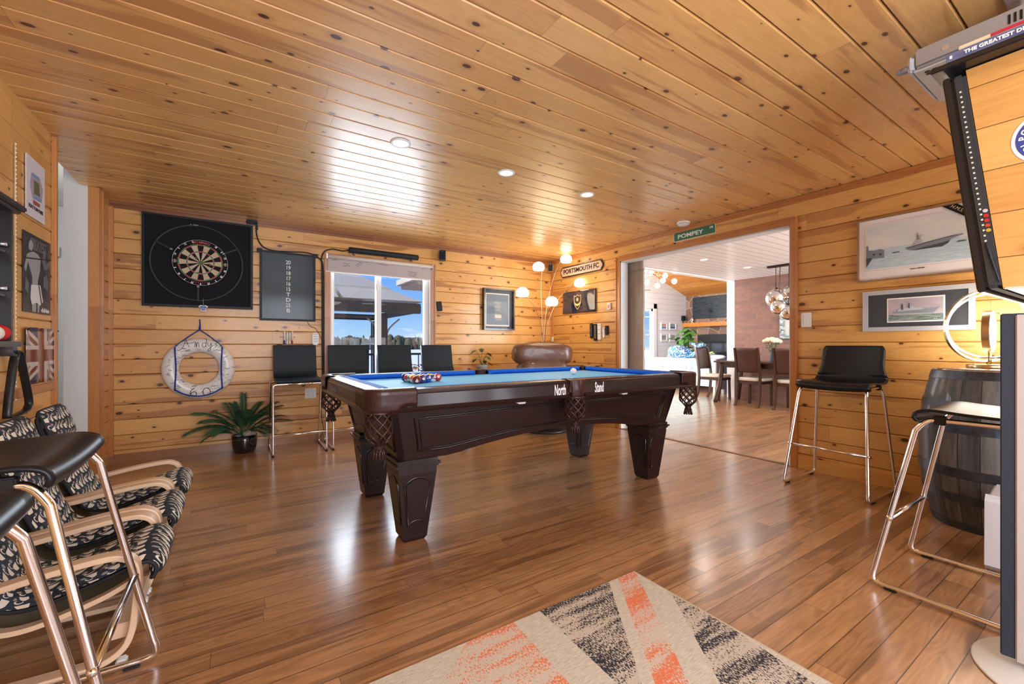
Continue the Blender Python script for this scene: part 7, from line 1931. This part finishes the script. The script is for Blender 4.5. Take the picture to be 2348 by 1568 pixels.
m = MB(); p0_, p1_ = onY(764, 655, 8.8), onY(783, 683, 8.8); m.tube([G(*p0_), G(*p1_)], .03, 8); m.build('roof_strut', grs, gb)
# railing
rl_ = thing('deck_railing', 'dark deck railing with thin balusters outside the window', 'railing', (1.2, 10.1, -.15))
rz0 = onY(950, 809, 10.1)[2]+.15
m = MB(); m.cbox(-4, 4, -.03, .03, rz0-.05, rz0, .004); m.build('top_rail', grd, rl_)
m = MB(); m.cbox(-4, 4, -.02, .02, .10, .14, .004); m.build('bottom_rail', grd, rl_)
for k in range(32):
    m = MB(); x = -3.9+k*.25; m.box(x-.01, x+.01, -.01, .01, .12, rz0-.04); m.build('baluster', grd, rl_)
# patio heater post, planter with dry leaves
hq = onY(842, 790, 9.6)
ht = thing('patio_torch', 'metal capped outdoor lamp post seen between the stool backs', 'lamp post', (hq[0], 9.6, -.15))
m = MB(); m.rod((0, 0, 0), (0, 0, hq[2]+.15-.1), .04); m.build('post', grd, ht)
m = MB(); m.lathe([(.0001, .12), (.03, .10), (.14, .02), (.14, .0), (.05, .0), (.05, -.12), (.0001, -.12)], 20, (0, 0, hq[2]+.15)); m.build('cap', mat('brushed nickel'), ht)
lq2 = onY(950, 850, 8.3)
pt = thing('planter', 'dark planter heaped with dry orange brown leaves outside the window', 'planter', (lq2[0]+.12, 8.3, -.15))
m = MB(); m.lathe([(.0001, 0), (.22, 0), (.30, lq2[2]-.05), (.28, lq2[2]), (.0001, lq2[2])], 20); m.build('pot', mat('dark clay pot', (.05, .045, .035), .7), pt)
dl = MB(); ra = random.Random(4)
for k in range(90):
    a = ra.uniform(0, 2*PI); r = .30*math.sqrt(ra.random()); leaf(dl, Vector((r*math.cos(a), r*math.sin(a), lq2[2]+.02+ra.uniform(0, .30)*(1-r))), Vector((ra.uniform(-1, 1), ra.uniform(-1, 1), ra.uniform(-.5, .5))), .12, .05, 4, mi=k % 3)
o = dl.build('dry_leaves', [mat('dry tan leaf', (.45, .30, .16), .8), mat('orange leaf', (.55, .20, .03), .8), mat('brown leaf', (.16, .10, .05), .8)], pt); o['kind'] = 'stuff'
# neighbouring eave
eq0, eq1 = onY(931, 643, 6.6), onY(961, 655, 6.6)
ev = thing('roof_eave', 'pale stepped corner of a roof eave at the top right of the window', 'eave', (eq0[0], 6.6, eq0[2]))
m = MB(); m.cbox(.0, 1.6, -.3, .5, -.03, .06, .005); m.build('soffit', mat('pale eave', (.62, .58, .50), .6), ev)
m = MB(); m.cbox(.09, 1.6, -.28, .5, -.085, -.03, .005); m.build('fascia', mat('pale eave grey', (.45, .43, .38), .6), ev)
# distant treeline and hills
tr_ = MB(); ra = random.Random(8)
for k in range(900):
    x = ra.uniform(-20, 135); y = ra.uniform(190, 235); hgt = ra.uniform(4.2, 7.2)*(1.25 if ra.random() < .06 else 1); r = ra.uniform(1.0, 2.4)
    if ra.random() < .35: tr_.lathe([(r, 0), (r*.7, hgt*.3), (r*.35, hgt*.7), (.02, hgt)], 6, (x, y, -1.6), mi=0)
    else: tr_.sphere((x, y, -1.6+hgt*.45), r*1.1, 7, 6, mi=1 if k % 2 else 2, sc=(1, 1, hgt*.42/r))
tag(tr_.build('treeline', [mat('pine tree green', (.05, .075, .035), .9), mat('bare wood brown', (.14, .105, .07), .9, noise=.4, nscale=1.5), mat('olive scrub', (.10, .095, .05), .9, noise=.4, nscale=1.5)]), 'distant brown and green treeline beyond the snowy field', 'trees', kind='stuff')
hl = MB()
hl.grid(lambda u, v: (-150+u*420, 400-v*20, -2+(1-abs(v-.5)*2)*(9.5+3.0*math.sin(u*9)+1.2*math.sin(u*31))), 60, 4)
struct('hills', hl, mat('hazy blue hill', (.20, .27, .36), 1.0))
